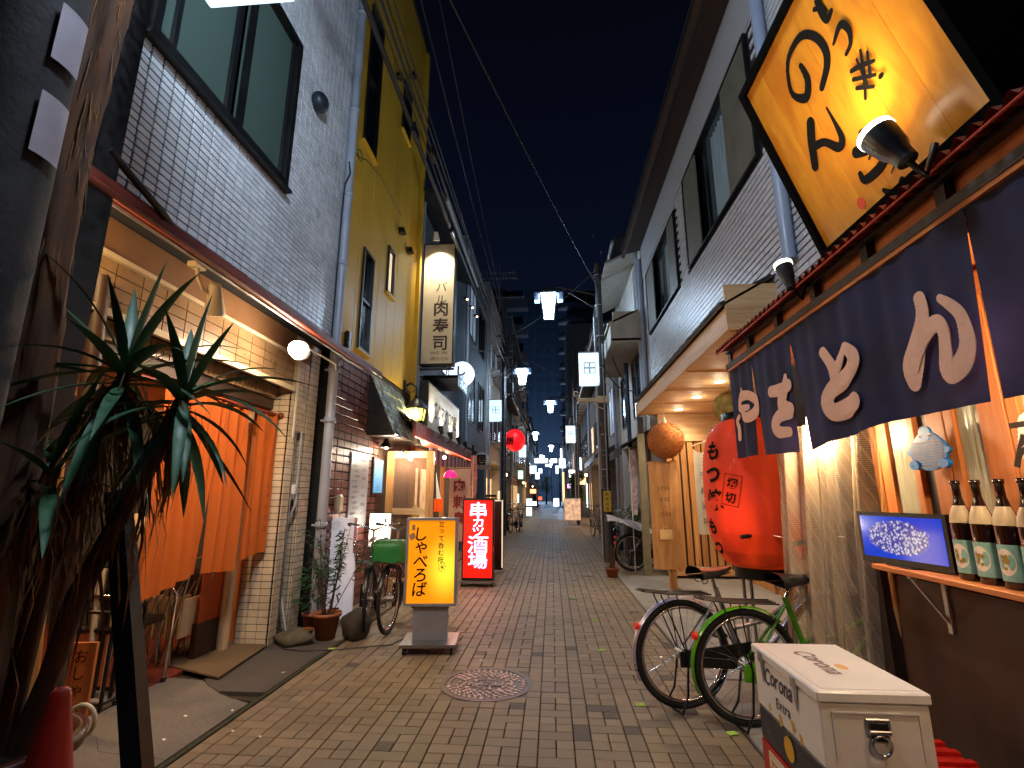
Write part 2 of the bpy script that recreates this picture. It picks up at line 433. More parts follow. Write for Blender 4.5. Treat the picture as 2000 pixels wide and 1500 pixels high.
M['yucca'] = mat('yucca_leaf', '#2b5a3a', .48, var=.25, scale=9, stretch=(3, 3, .6), piece=.3)
M['dry'] = mat('dry_leaf', '#6b4a26', .8, var=.35, scale=14, piece=.4)
M['bark'] = mat('bark', '#4a2e18', .9, var=.55, scale=16, bump=1.0, bscale=30, stretch=(1, 1, .16))
M['terracotta'] = mat('terracotta', '#9a5a3a', .75, var=.15, dirt=.3)
M['soil'] = mat('soil', '#1a130d', .95, var=.4, bump=.8)
M['cable'] = mat('cable_rubber', '#1c1a1c', .6, var=.15)
M['lampglass'] = emit('street_lamp_glass', '#cfe6ff', 30.0)
M['lampcap'] = mat('lamp_cap', '#2e3942', .45, metal=.5)
M['boxlit'] = emit('lit_box_sign_white', '#c8ecff', 1.25, noise=.15, nscale=3)
M['warmwin'] = emit('warm_window_light', '#ffc27a', 1.4, noise=.5, nscale=5)
M['coolwin'] = emit('cool_window_light', '#8fb4d8', .16, noise=.6, nscale=3)
# glyph shapes are made while the scene is still empty
for ch in set("やきとんのんきもつ焼堀切串カツ酒場しゃべろば立って呑む所堺バル肉寿司炙りマグロ匠刺身おりタイムマシンバー2FAlsoCoronaExtrOPEN1670:39-ー縁し酒一番酔盛SINCE年おいでやす鍋鳥和生海の幸居処町会千林月火水木定休日飲食店街北新地小路"):
    glyph(ch)
for ch in "CoronaExtra": glyph(ch, 0.02)

# ------------------------------------------------------------------ ground
g = MB(); g.box((-60, -8, -.30), (60, 260, -.022)); solo('ground', g, M['mortar'], kind='structure')

# brick paving of the lane: runs of one lengthwise column and one two-unit column of squares and crosswise bricks
U = 0.1; G_ = 0.0032; GY = 0.0014
MAN = (-0.505, 4.03)
pave = thing('street_paving', 'grey brown block paving down the middle of the lane', 'paving', kind='structure')
bricks = []
def put(x0, y0, x1, y1):
    cx, cyy = (x0 + x1) / 2, (y0 + y1) / 2
    if math.hypot(cx - MAN[0], cyy - MAN[1]) < .345: return
    if x0 > 1.09 + .001 or x1 < -1.995: return
    bricks.append((max(x0, -1.985), y0, min(x1, 1.09), y1))
x = -2.0; ci = 0
while x < 1.09:
    if ci % 2 == 0:
        y = 0.6 + .1 * (ci % 3)
        k = 0
        while y < 30:
            l = .2 if k % 2 == 0 else .1
            put(x, y, x + U, y + l); y += l; k += 1
        x += U
    else:
        y = 0.6 + .1 * ((ci // 2) % 3); k = 0
        while y < 30:
            if k % 3 < 2: put(x, y, x + U, y + U); put(x + U, y, x + 2 * U, y + U)
            else: put(x, y, x + 2 * U, y + U)
            y += U; k += 1
        x += 2 * U
    ci += 1
from_cam = lambda b: -(b[2] - b[0]) * (b[3] - b[1]) / max(.3, ((b[0] + b[2]) / 2) ** 2 * .3 + ((b[1] + b[3]) / 2) ** 2) ** 1.5
inview = [b for b in bricks if b[1] > 2.45 and abs((b[0] + .2) / b[1]) < 1.0]
inview.sort(key=from_cam)
near = set(inview[:300])
mesh_of = {}
rest = MB(); darkb = MB()
for b in bricks:
    tx, ty, tz = rnd.uniform(-.004, .004), rnd.uniform(-.004, .004), rnd.uniform(-.0016, .0012)
    wx, wy = b[2] - b[0] - 2 * G_, b[3] - b[1] - 2 * GY
    if wx < .02: continue
    if b in near:
        key = (round(wx, 3), round(wy, 3))
        if key not in mesh_of:
            m_ = MB(); m_.box((-wx / 2, -wy / 2, -.02), (wx / 2, wy / 2, 0), bev=.003); me = m_.mesh('paving_brick'); me.materials.append(M['paver']); mesh_of[key] = me
        if rnd.random() < .03:
            key = key + (1,)
            if key not in mesh_of: me2 = mesh_of[key[:2]].copy(); me2.materials.clear(); me2.materials.append(M['paver_dark']); mesh_of[key] = me2
        o = part(pave, 'paving_brick', None, None, me=mesh_of[key], loc=((b[0] + b[2]) / 2, (b[1] + b[3]) / 2, tz)); o.rotation_euler = (tx, ty, 0)
    else:
        if rnd.random() < .02 and b[1] < 14: darkb.box((b[0] + G_, b[1] + GY, -.02), (b[2] - G_, b[3] - GY, tz), bev=.003); continue
        if b[1] < 12: rest.box((b[0] + G_, b[1] + GY, -.02), (b[2] - G_, b[3] - GY, tz), bev=.003)
        else: rest.box((b[0] + G_, b[1] + GY, -.02), (b[2] - G_, b[3] - GY, tz))
part(pave, 'paving_field', rest, M['paver'], kind='stuff'); part(pave, 'darker_bricks', darkb, M['paver_dark'], kind='stuff')

# far lane beyond the separate bricks
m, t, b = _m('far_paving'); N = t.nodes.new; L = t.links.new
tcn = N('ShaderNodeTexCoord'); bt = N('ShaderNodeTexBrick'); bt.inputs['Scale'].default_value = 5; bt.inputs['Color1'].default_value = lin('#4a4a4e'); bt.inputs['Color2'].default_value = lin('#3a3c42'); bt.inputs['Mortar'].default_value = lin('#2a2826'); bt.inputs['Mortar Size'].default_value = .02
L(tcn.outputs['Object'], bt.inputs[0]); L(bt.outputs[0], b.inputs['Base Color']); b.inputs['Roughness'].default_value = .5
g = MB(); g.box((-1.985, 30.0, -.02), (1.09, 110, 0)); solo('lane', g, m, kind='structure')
g = MB(); g.box((-40, 110, -.02), (40, 150, -.004)); solo('road', g, M['asphalt'], kind='structure')

# left verge: gutter strip, asphalt apron, concrete beyond
g = MB(); g.box((-2.02, -2, -.02), (-1.99, 110, .004)); solo('gutter', g, mat('mossy_gutter', '#2c2f1c', .9, var=.4, scale=30, bump=.6), kind='structure')
g = MB()
g.box((-2.62, 3.72, -.02), (-2.025, 5.0, .006))
solo('left_verge', g, mat('newer_asphalt', '#4b4744', .85, var=.25, scale=70, bump=.6, bscale=160, dirt=.4), kind='structure')
g = MB(); g.prism([(-2.9, -2), (-2.026, -2), (-2.026, 3.52), (-2.32, 3.66), (-2.62, 3.90), (-2.9, 3.93)], (0, 0, -.02), (1, 0, 0), (0, 1, 0), (0, 0, .031))
solo('concrete_verge', g, M['asphalt'], kind='structure')
g = MB(); g.tube([(-2.03, 3.55, .008), (-2.2, 3.6, .0085), (-2.34, 3.69, .008), (-2.5, 3.8, .008), (-2.62, 3.92, .008)], .007, 4); g.tube([(-2.88, 3.1, .0095), (-2.6, 3.0, .0095), (-2.45, 2.85, .0095), (-2.04, 2.8, .0095)], .003, 4)
solo('verge_crack', g, M['mortar'], kind='structure')
g = MB(); g.box((-2.9, 5.01, -.02), (-2.025, 110, .004)); solo('left_pavement', g, M['paver'], kind='structure')
g = MB(); g.box((-6, -2, -.02), (-2.905, 6, .016)); solo('shop_floor', g, M['redfloor'], kind='structure')
# tatty entrance mat board
g = MB(); g.obox((-3.36, 4.25, .018), (.86, -.34, 0), (-.10, .82, 0), (0, 0, .012))
solo('entrance_mat', g, mat('brown_mat', '#6d5a40', .9, var=.2, scale=12, bump=.6, bscale=200, stretch=(1, 6, 1)), 'worn brown board mat in front of the orange curtain doorway', 'mat')
# right aprons
g = MB()
for k, (y0, y1) in enumerate([(1.0, 4.2), (4.22, 6.6), (6.62, 9.2)]): g.box((1.10, y0, -.02), (3.2, y1, .012 + .002 * k), bev=.006)
solo('concrete_apron', g, M['concrete'], kind='structure')
g = MB(); g.box((1.10, 9.22, -.02), (3.2, 110, .004)); solo('right_pavement', g, M['paver'], kind='structure')

# green-yellow survey stickers set in the paving
for k, (sx, sy, r_) in enumerate([(-2.0, 4.75, .3), (.56, 3.72, .0), (.42, 4.9, .1), (.28, 7.2, .2), (.45, 6.0, .2), (1.02, 3.35, .3)]):
    g = MB(); g.box((sx - .032, sy - .022, .001), (sx + .032, sy + .022, .007), rz=r_, bev=.002)
    lab = ['green reflective stud by the terracotta flower pot kerb', 'bright green reflective stud on paving beside the black bicycle wheel', 'small green reflective stud in the middle of the paving right of the manhole',
           'faint reflective stud farthest up the paving', 'faint reflective stud on the paving near the concrete doorstep', 'green reflective stud on paving under the green bicycle'][k]
    solo('ground_stud', g, mat('stud_%d' % k, '#a8d060', .2, var=.3, scale=60), lab, 'road stud', 'studs set in the paving')

# manhole
mh = thing('manhole_cover', 'round cast iron manhole cover with pale pink relief pattern in the paving', 'manhole cover', (MAN[0], MAN[1], 0))
c0 = (MAN[0], MAN[1], 0)
g = MB(); g.lathe([(.30, -.004), (.41, -.0045), (.42, -.02)], c0, 40, smooth=False); part(mh, 'cement_collar', g, mat('cement_collar', '#6a6258', .9, var=.2, bump=.5))
mm_iron = mat('cast_iron', '#6a605c', .5, metal=.3, var=.3, scale=20, bump=.4)
mm_pink = mat('pale_inlay', '#cdb4ac', .5, var=.2, scale=30, dirt=.2)
g = MB(); g.lathe([(.0001, -.004), (.30, -.004), (.301, .002), (.338, .003), (.342, -.02)], c0, 48, smooth=False); part(mh, 'rim', g, mm_iron)
g = MB(); rr = random.Random(3)
for ring, (r0, r1, n) in enumerate([(.262, .288, 40), (.232, .256, 34), (.204, .227, 30), (.176, .198, 26), (.148, .171, 22)]):
    for k in range(n):
        a = 2 * PI * (k + .5 * (ring % 2)) / n; da = PI / n * rr.uniform(.4, .9)
        if ring and abs(math.sin(a)) < .34 and rr.random() < .8: continue
        q = []
        for t_, r_ in ((-da, r0), (da * rr.uniform(.3, 1), r0 + .006), (da, r1), (0, r1 + .004), (-da * rr.uniform(.3, 1), r1 - .008)):
            q.append((MAN[0] + (r_ + rr.uniform(-.006, .006)) * math.cos(a + t_), MAN[1] + (r_ + rr.uniform(-.006, .006)) * math.sin(a + t_), 0))
        g.prism([(p[0], p[1]) for p in q], (0, 0, -.003), (1, 0, 0), (0, 1, 0), (0, 0, .0055))
for k in range(90):
    a = rr.uniform(0, 2 * PI); r_ = rr.uniform(.01, .13); s_ = rr.uniform(.006, .014)
    px, py = MAN[0] + r_ * math.cos(a) * 1.6, MAN[1] + r_ * math.sin(a) * .9
    g.box((px - s_, py - s_ * .6, -.003), (px + s_, py + s_ * .6, .0025), rz=rr.uniform(0, 3))
part(mh, 'relief', g, mm_pink)
g = MB()
for k in range(9): g.box((MAN[0] - .12 + k * .03, MAN[1] - .05, -.002), (MAN[0] - .10 + k * .03, MAN[1] - .025, .003))
for k, (w_, y_) in enumerate([(.14, .07), (.10, .04), (.06, .01)]): g.box((MAN[0] - w_ / 2, MAN[1] + y_ - .02, -.002), (MAN[0] + w_ / 2, MAN[1] + y_, .0035))
part(mh, 'emblem', g, mm_iron)
# small litter on the verge
lit = [(-2.2, 3.0), (-2.15, 2.85), (-2.05, 3.4), (-2.1, 4.1), (-1.9, 3.15), (-1.7, 3.1), (-2.3, 3.3), (-.7, 5.2), (-.62, 4.55)]
for k, (x, y) in enumerate(lit):
    g = MB(); r_ = random.Random(k); z = .014 if x < -2.02 else .004
    g.grid(3, 2, lambda u, v: (x + (u - .5) * .025 + v * .006, y + (v - .5) * .015, z + .004 * math.sin(6 * u + k)))
    labs = ['scrap of white paper on the asphalt verge near the slanted black beam', 'second white scrap beside the beam foot on the verge', 'pale petal on the mossy kerb line', 'tiny litter speck beside the entrance mat', 'white speck on the paving near the kerb corner', 'cigarette end lying on the front paving', 'small paper flake on the asphalt crack', 'speck of litter on the paving behind the yellow sign', 'speck of litter left of the yellow sign wheels']
    solo('litter_scrap', g, M['white'], labs[k], 'litter', 'litter scraps on the ground')
# ------------------------------------------------------------------ left: tiled building
XW = -2.45
tb = thing('tiled_building', 'white tiled building with a dark framed upstairs window above the orange curtain', 'building', (XW, 3, 0))
g = MB()
WY0, WY1, WZ0, WZ1 = 2.33, 3.95, 4.14, 5.75
g.box((-6, -2, 3.0), (XW - .012, 5.25, WZ0)); g.box((-6, -2, WZ1), (XW - .012, 5.25, 9.2)); g.box((-6, -2, WZ0), (XW - .012, WY0, WZ1)); g.box((-6, WY1, WZ0), (XW - .012, 5.25, WZ1))
g.box((-6, WY0, WZ0), (XW - .25, WY1, WZ1))
part(tb, 'wall', g, M['tile_grout'])
tiles = []
def tile_field(y0, y1, z0, z1, dy, dz, holes=()):
    z = z0
    while z < z1 - .005:
        y = y0
        while y < y1 - .005:
            yb, zb = min(y + dy, y1), min(z + dz, z1)
            if not any(y < h[1] - .01 and yb > h[0] + .01 and z < h[3] - .01 and zb > h[2] + .01 for h in holes): tiles.append((y, z, yb, zb))
            y += dy
        z += dz
tile_field(1.2, 5.245, 3.0, 8.2, .1, .05, [(WY0, WY1, WZ0, WZ1)])
tv = sorted([t_ for t_ in tiles if t_[0] > 2.05 and t_[1] > 3.0], key=lambda t_: t_[0] ** 2 + (t_[1] - 1.35) ** 2)
near = set(tv[:300]); rest = MB(); tm = {}
for t_ in tiles:
    a, bb = t_[2] - t_[0] - .012, t_[3] - t_[1] - .010
    d_ = rnd.uniform(-.0012, .0012)
    if t_ in near:
        key = (round(a, 3), round(bb, 3))
        if key not in tm:
            q = MB(); q.box((-.012, -a / 2, -bb / 2), (.0, a / 2, bb / 2), bev=.002); me = q.mesh('wall_tile'); me.materials.append(M['tile_w']); tm[key] = me
        o = part(tb, 'wall_tile', None, None, me=tm[key], loc=(d_, (t_[0] + t_[2]) / 2 - 3, (t_[1] + t_[3]) / 2)); o.rotation_euler = (0, rnd.uniform(-.006, .006), rnd.uniform(-.006, .006))
    else: rest.box((XW - .012, t_[0] + .006, t_[1] + .005), (XW + d_, t_[2] - .006, t_[3] - .005))
part(tb, 'tile_field', rest, M['tile_w'], kind='stuff')
# window
g = MB(); f = .05
for a, b_ in (((WY0, WZ0), (WY1, WZ0 + .07)), ((WY0, WZ1 - .06), (WY1, WZ1)), ((WY0, WZ0 + .07), (WY0 + .06, WZ1 - .06)), ((WY1 - .06, WZ0 + .07), (WY1, WZ1 - .06))):
    g.box((XW - .1, a[0], a[1]), (XW + .045, b_[0], b_[1]))
g.box((XW - .02, WY0 - .03, WZ0 - .03), (XW + .07, WY1 + .03, WZ0 - .002))
wf = part(tb, 'window', g, M['darkframe'])
frost = glass('frosted_green_glass', '#42544f', .35, 1.0, '#2c443e', .05)
mid = 3.18
for k, (a, b_, xx) in enumerate([(WY0 + .06, mid - .03, -.05), (mid + .03, WY1 - .06, -.02)]):
    g = MB(); g.box((XW + xx - .01, a, WZ0 + .07), (XW + xx, b_, WZ1 - .06)); part(wf, 'pane', g, frost)
g = MB()
for yy, w_, xx in ((WY0 + .22, .035, -.045), (mid - .07, .05, -.045), (mid + .04, .06, -.015), (WY1 - .1, .035, -.015)): g.box((XW + xx, yy, WZ0 + .072), (XW + xx + .03, yy + w_, WZ1 - .062))
part(wf, 'sash', g, M['darkframe'])
g = MB(); g.sphere((XW + .05, 4.35, 5.45), .11, 14, 8, (.8, 1, 1)); part(tb, 'vent_hood', g, M['lampcap'])
# ceiling over the shop front and lower walls
g = MB(); g.box((-6, -2, 2.74), (-2.62, 5.25, 2.99)); part(tb, 'soffit', g, mat('tan_soffit', '#7a5c40', .5, var=.12, dirt=.2))
# tiled lintel (two bands of cream tiles) set back behind the eave
g = MB(); g.box((-2.75, 1.0, 2.42), (-2.62, 4.74, 2.735)); part(tb, 'lintel', g, M['tile_grout'])
g = MB()
for zi in range(4):
    y = 1.0
    while y < 4.72:
        g.box((-2.62, y + .003, 2.425 + zi * .078), (-2.608, min(y + .195, 4.737), 2.425 + zi * .078 + .072)); y += .2
part(tb, 'lintel_tile', g, mat('lintel_tile', '#8f7654', .35, var=.1, piece=.12, dirt=.3), kind='stuff')
g = MB(); g.box((-2.605, 1.0, 2.38), (-2.57, 4.74, 2.425)); g.box((-2.7, 1.0, 2.736), (-2.58, 4.74, 2.765)); part(tb, 'lintel_trim', g, M['cream'])
g = MB()
y = 1.0
while y < 4.7: g.box((-2.78, y + .003, 2.30), (-2.755, y + .057, 2.415)); y += .06
part(tb, 'soldier_tile', g, bpy.data.materials['lintel_tile'], kind='stuff')
g = MB(); g.box((-2.9, 1.0, 2.2), (-2.785, 4.74, 2.415)); part(tb, 'header_beam', g, M['dwood_y'])
# pillars with tiles on two faces
def pillar(x0, x1, y0, y1, z1, name_label):
    g = MB(); g.box((x0, y0, 0), (x1, y1, z1)); c = part(tb, 'pillar', g, M['tile_grout'], label=name_label)
    g = MB(); z = .01; 
    while z < z1 - .03:
        y = y0
        while y < y1 - .02: yb = min(y + .1, y1); g.box((x1, y + .003, z), (x1 + .009, yb - .003, z + .056)); y += .1
        x = x0
        while x < x1 - .02: xb = min(x + .1, x1); g.box((x + .003, y0 - .009, z), (xb - .003, y0, z + .056)); x += .1
        z += .062
    part(c, 'tile', g, M['tile_c'], kind='stuff')
pillar(-2.93, -2.62, 4.76, 4.89, 2.98, 'cream tiled pillar beside the orange curtain')
pillar(-2.85, -2.62, 5.10, 5.30, 2.98, 'narrow cream tiled pillar behind the drainpipe')
g = MB(); g.box((-2.9, 4.90, 2.0), (-2.63, 5.09, 2.98)); c = part(tb, 'recess_head', g, M['tile_grout'])
g = MB(); z = 2.0
while z < 2.95:
    for y in (4.905, 5.0): g.box((-2.63, y + .003, z), (-2.622, y + .085, z + .056))
    z += .062
part(c, 'tile', g, M['tile_c'], kind='stuff')
g = MB(); g.box((-2.95, 4.90, 0), (-2.84, 5.09, 2.0)); part(tb, 'recess_door', g, M['stucco_d'])
g = MB(); g.tube([(-2.6, 5.0, 2.0), (-2.6, 5.0, 1.25), (-2.66, 4.98, 1.1), (-2.66, 4.96, .5), (-2.5, 4.9, .02)], .013, 6); part(tb, 'conduit', g, M['pvc'])
g = MB(); g.box((-2.608, 4.82, 1.92), (-2.595, 4.845, 2.9)); part(tb, 'white_trim', g, M['white'])
g = MB(); g.box((-2.93, 4.90, 1.985), (-2.612, 5.09, 1.999)); g.box((-2.63, 4.895, 0), (-2.605, 4.915, 1.98)); part(tb, 'door_frame', g, M['steel'])
g = MB(); g.box((-2.62, 4.91, 1.36), (-2.58, 4.96, 1.46), bev=.01); part(tb, 'switch_box', g, M['white'])
# building side wall end towards the yellow building, and back/inner walls of the shop
g = MB(); g.box((-6, 5.31, 0), (-2.86, 5.36, 2.98)); part(tb, 'side_wall', g, M['stucco_d'])
# red eave: long sheet metal canopy edge
ev = thing('red_eave', 'long rust red sheet metal eave under the white tiled wall', 'canopy', (-2.15, 3, 2.8))
g = MB(); g.obox((XW, .8, 3.0), (.32, 0, -.16), (0, 4.75, 0), (.008, 0, .016)); part(ev, 'sheet', g, M['redpaint'])
g = MB(); g.box((-2.15, .8, 2.785), (-2.115, 5.57, 2.855)); g.tube([(-2.12, .8, 2.79), (-2.12, 5.57, 2.79)], .02, 8); part(ev, 'edge', g, M['redpaint'])
g = MB(); g.tube([(-2.2, .8, 2.80), (-2.2, 5.5, 2.80)], .014, 8); part(ev, 'conduit_rail', g, M['steel'])
for yy in (1.6, 2.55, 3.6, 4.5, 5.3):
    g = MB(); g.obox((XW, yy, 2.98), (.3, 0, -.16), (0, .03, 0), (0, 0, -.035)); part(ev, 'bracket', g, M['redpaint'])

# ------------------------------------------------------------------ the standing bar behind: wooden front, doorway, interior
sb = thing('standing_bar_front', 'warm lit wooden shop front with orange frames behind the yucca', 'shop front', (-3.2, 3.0, 0))
g = MB(); g.box((-3.36, -1.5, .9), (-3.3, 2.55, 2.3)); part(sb, 'wall', g, M['owood'])
g = MB(); g.box((-3.36, -1.5, .016), (-3.3, 2.55, .9)); part(sb, 'skirt', g, M['dwood'])
for yy in (1.0, 1.55, 2.1, 2.5):
    g = MB(); g.box((-3.3, yy, .02), (-3.24, yy + .05, 2.3)); part(sb, 'post', g, M['owood'])
for zz in (.95, 1.6, 2.1):
    g = MB(); g.box((-3.298, -1, zz), (-3.25, 2.55, zz + .05)); part(sb, 'rail', g, M['owood_y'])
for k, yy in enumerate((1.06, 1.61)):
    g = MB(); g.box((-3.3, yy, 1.66), (-3.27, yy + .47, 2.09)); part(sb, 'pane', g, emit('amber_pane_%d' % k, '#a85a20', .25, base='#3a2010', noise=.5, nscale=3))
g = MB(); g.box((-3.2, 2.6, 2.0), (-3.14, 5.0, 2.98)); part(sb, 'upper_panel', g, wood('pale_panel', '#a07a52', '#bf9a70', 'Y'))
g = MB(); g.box((-3.14, 4.0, 2.05), (-3.12, 4.33, 2.5)); fr = part(sb, 'hatch', g, M['cream'])
g = MB(); g.box((-3.12, 4.05, 2.1), (-3.11, 4.28, 2.43)); part(fr, 'pane', g, M['win_dark'])
g = MB()
for z in (2.14, 2.22, 2.30): g.box((-3.11, 4.06, z), (-3.1, 4.27, z + .035))
part(fr, 'slat', g, M['dwood_y'])
g = MB(); g.box((-3.05, 4.80, .02), (-2.94, 4.88, 2.3)); g.box((-3.06, 4.62, .02), (-3.0, 4.70, 2.3)); part(sb, 'door_post', g, M['owood'])
g = MB(); g.box((-3.0, 4.30, .3), (-2.98, 4.62, 1.02)); part(sb, 'orange_panel', g, mat('orange_panel', '#a34a1e', .5, var=.15, dirt=.2))
g = MB(); g.box((-3.02, 4.28, .02), (-2.97, 4.66, .299)); part(sb, 'kick_board', g, M['dwood'])
# room behind
g = MB(); g.box((-5.6, 2.6, .02), (-5.5, 5.2, 2.7)); part(sb, 'back_wall', g, mat('bar_back_wall', '#7a5a3a', .7, var=.3, scale=3))
g = MB(); g.box((-5.5, 2.55, .02), (-3.3, 2.6, 2.7)); part(sb, 'inner_wall', g, M['dwood'])
for yy in (2.9, 3.7, 4.5):
    g = MB(); g.box((-5.49, yy, .02), (-5.44, yy + .08, 2.7)); part(sb, 'stud', g, M['owood'])
cp = thing('round_mirror_plate', 'pale round metal lid hanging behind the orange curtain', 'lid', (-3.9, 3.85, 1.0))
g = MB(); g.lathe([(.001, -.02), (.17, -.02), (.185, -.005), (.185, .0), (.001, .004)], (-4.0, 4.65, 1.0), 28, 'Y'); part(cp, 'disc', g, M['cream'])
g = MB(); g.torus((-4.0, 4.62, 1.0), .03, .006, 'Y', 12, 6); part(cp, 'ring', g, M['black'])
g = MB(); g.tube([(-4.0, 4.63, 1.03), (-4.0, 4.64, 1.45)], .004, 5); part(cp, 'cord', g, M['black'])
lamp('bar_interior_light', 'POINT', (-4.2, 3.4, 2.3), 95, (1, .62, .3), .12, parent=sb)
lamp('added_bar_front_light', 'POINT', (-2.95, 2.2, 2.55), 9, (1, .55, .25), .06, parent=sb)  # added light with no fixture, warms the wooden front
# threshold step
g = MB(); g.box((-3.3, 2.7, .017), (-2.92, 3.5, .03)); solo('threshold', g, M['redfloor'], kind='structure')

# folded tubular chairs leaning in a row under the curtain
def folded_chair(loc, label):
    t_ = thing('folding_chair', label, 'folding chair', loc, 'folded chairs stacked inside the doorway')
    x, y, z = loc
    for s_ in (-.0, .3):
        g = MB(); g.tube([(x, y + s_, z), (x + .1, y + s_, z + .42), (x + .16, y + s_ + .01, z + .82)], .011, 6); part(t_, 'leg', g, M['chrome'])
        g = MB(); g.tube([(x + .06, y + s_ + .02, z), (x + .02, y + s_ + .02, z + .45), (x + .09, y + s_ + .02, z + .6)], .011, 6); part(t_, 'leg', g, M['chrome'])
    g = MB(); g.tube([(x + .16, y + .005, z + .82), (x + .17, y + .15, z + .84), (x + .16, y + .3, z + .82)], .011, 6); part(t_, 'crossbar', g, M['chrome'])
    g = MB(); g.box((x + .08, y + .03, z + .2), (x + .1, y + .28, z + .5), bev=.008); part(t_, 'seat', g, M['cream'])
    return t_
labs = ['folded steel chair nearest the orange panel post', 'folded chair second from the orange panel post', 'folded chair in the middle of the leaning row, showing a cream seat', 'folded chair fourth from the orange panel post', 'folded chair at the dark end of the leaning row']
for k in range(5): folded_chair((-3.12 - .11 * k, 4.10, .018), labs[k])
# tubular armchair
ac = thing('tubular_chair', 'steel tube armchair with dark seat standing by the slanted beam', 'chair', (-3.0, 3.45, .018))
for s_ in (0, .42):
    g = MB(); g.tube([(-2.88, 3.42 + s_, .03), (-2.87, 3.42 + s_, .62), (-2.92, 3.42 + s_, .67), (-3.2, 3.42 + s_, .68), (-3.25, 3.42 + s_, .62)], .012, 8); part(ac, 'arm_leg', g, M['chrome'])
    g = MB(); g.tube([(-3.3, 3.42 + s_, .03), (-3.24, 3.42 + s_, .45), (-3.33, 3.42 + s_, .85)], .012, 8); part(ac, 'leg', g, M['chrome'])
    g = MB(); g.cyl((-2.88, 3.42 + s_, .018), (-2.88, 3.42 + s_, .04), .018, 10); part(ac, 'foot', g, M['rubber'])
g = MB(); g.box((-3.28, 3.42, .43), (-2.92, 3.84, .48), bev=.02); part(ac, 'seat', g, M['blackp'])
g = MB(); g.box((-3.35, 3.44, .6), (-3.3, 3.82, .84), bev=.02); part(ac, 'backrest', g, M['blackp'])

# orange split curtain on a rod
nr = thing('orange_curtain', 'orange linen split curtain hanging across the left shop doorway', 'curtain', (-2.9, 3.9, 2.15))
g = MB(); g.tube([(-2.80, 3.1, 2.15), (-2.70, 4.74, 2.13)], .016, 10); g.sphere((-2.70, 4.745, 2.13), .035, 10, 6); part(nr, 'rod', g, M['redpaint'])
m, t, b = _m('orange_linen'); N = t.nodes.new; L = t.links.new
b.inputs['Base Color'].default_value = lin('#c4682a'); b.inputs['Roughness'].default_value = .85
tr = N('ShaderNodeBsdfTranslucent'); tr.inputs[0].default_value = lin('#d0742c'); mxs = N('ShaderNodeMixShader'); mxs.inputs[0].default_value = .4
L(b.outputs[0], mxs.inputs[1]); L(tr.outputs[0], mxs.inputs[2]); L(mxs.outputs[0], t.nodes['Material Output'].inputs[0])
tcn = N('ShaderNodeTexCoord'); nn = N('ShaderNodeTexNoise'); nn.inputs['Scale'].default_value = 3.0; nn.inputs['Detail'].default_value = 8; nn.inputs['Roughness'].default_value = .7; L(tcn.outputs['Object'], nn.inputs['Vector'])
bp = N('ShaderNodeBump'); bp.inputs['Strength'].default_value = .35; bp.inputs['Distance'].default_value = .02; L(nn.outputs[0], bp.inputs['Height']); L(bp.outputs[0], b.inputs['Normal'])
M['orange_linen'] = m
def cloth_panel(y0, y1, ztop, z0, z1, amp, ph, x0=-2.78, x1=-2.73, tilt=0):
    def fn(u, v):
        y = y0 + (y1 - y0) * u; zb = z0 + (z1 - z0) * u; z = ztop + (zb - ztop) * v
        k = 1 - .2 * v
        x = x0 + (x1 - x0) * u + amp * k * (math.sin(u * (y1 - y0) * 46 + ph + .9 * math.sin(4 * v + ph)) + .5 * (1 - v) * math.sin(u * (y1 - y0) * 120 + ph)) + .02 * math.sin(u * 5 + ph) * v + tilt * v
        return (x, y + .012 * math.sin(3 * v + u * 20), z)
    return MB().grid(70, 22, fn)
part(nr, 'panel', cloth_panel(3.30, 3.85, 2.155, .64, .76, .022, .3), M['orange_linen'])
part(nr, 'panel', cloth_panel(3.86, 4.31, 2.155, .76, .72, .022, 1.7, x0=-2.77, x1=-2.75, tilt=.02), M['orange_linen'])
part(nr, 'panel', cloth_panel(4.39, 4.72, 2.15, .80, .84, .018, .9, x0=-2.75, x1=-2.70), M['orange_linen'])
g = MB(); letters(g, 'しゃべろば', (-2.665, 4.60, 1.45), (0, 1, 0), (0, 0, 1), .065, True, .1); part(nr, 'lettering', g, M['brown_ink'])
# bamboo-like white post seen through the split
g = MB(); g.cyl((-2.93, 4.58, .02), (-2.93, 4.58, 2.2), .05, 14); solo('round_post', g, mat('bleached_post', '#b59a78', .6, var=.15, scale=10, stretch=(4, 4, .4)), 'round bleached wooden post seen through the curtain split', 'post', off=(-2.93, 4.58, 0))

# bulb lamp on the eave
bl = thing('eave_floodlight', 'glaring white bulb lamp on a bracket under the red eave', 'floodlight', (-2.2, 4.05, 2.6))
g = MB(); g.sphere((-2.2, 4.02, 2.60), .075, 20, 12); part(bl, 'bulb', g, emit('white_bulb', '#fff4e4', 30))
g = MB(); g.lathe([(.085, 0), (.075, .05), (.03, .1), (.02, .13)], (-2.2, 4.06, 2.60), 18, 'Y'); part(bl, 'reflector', g, M['white'])
g = MB(); g.tube([(-2.2, 4.18, 2.6), (-2.22, 4.25, 2.68), (-2.25, 4.9, 2.70), (-2.4, 5.25, 2.70)], .01, 6); part(bl, 'arm', g, M['cream'])
lamp('flood_bulb_light', 'POINT', (-2.12, 3.90, 2.55), 44, (1, .72, .46), .08, parent=bl)
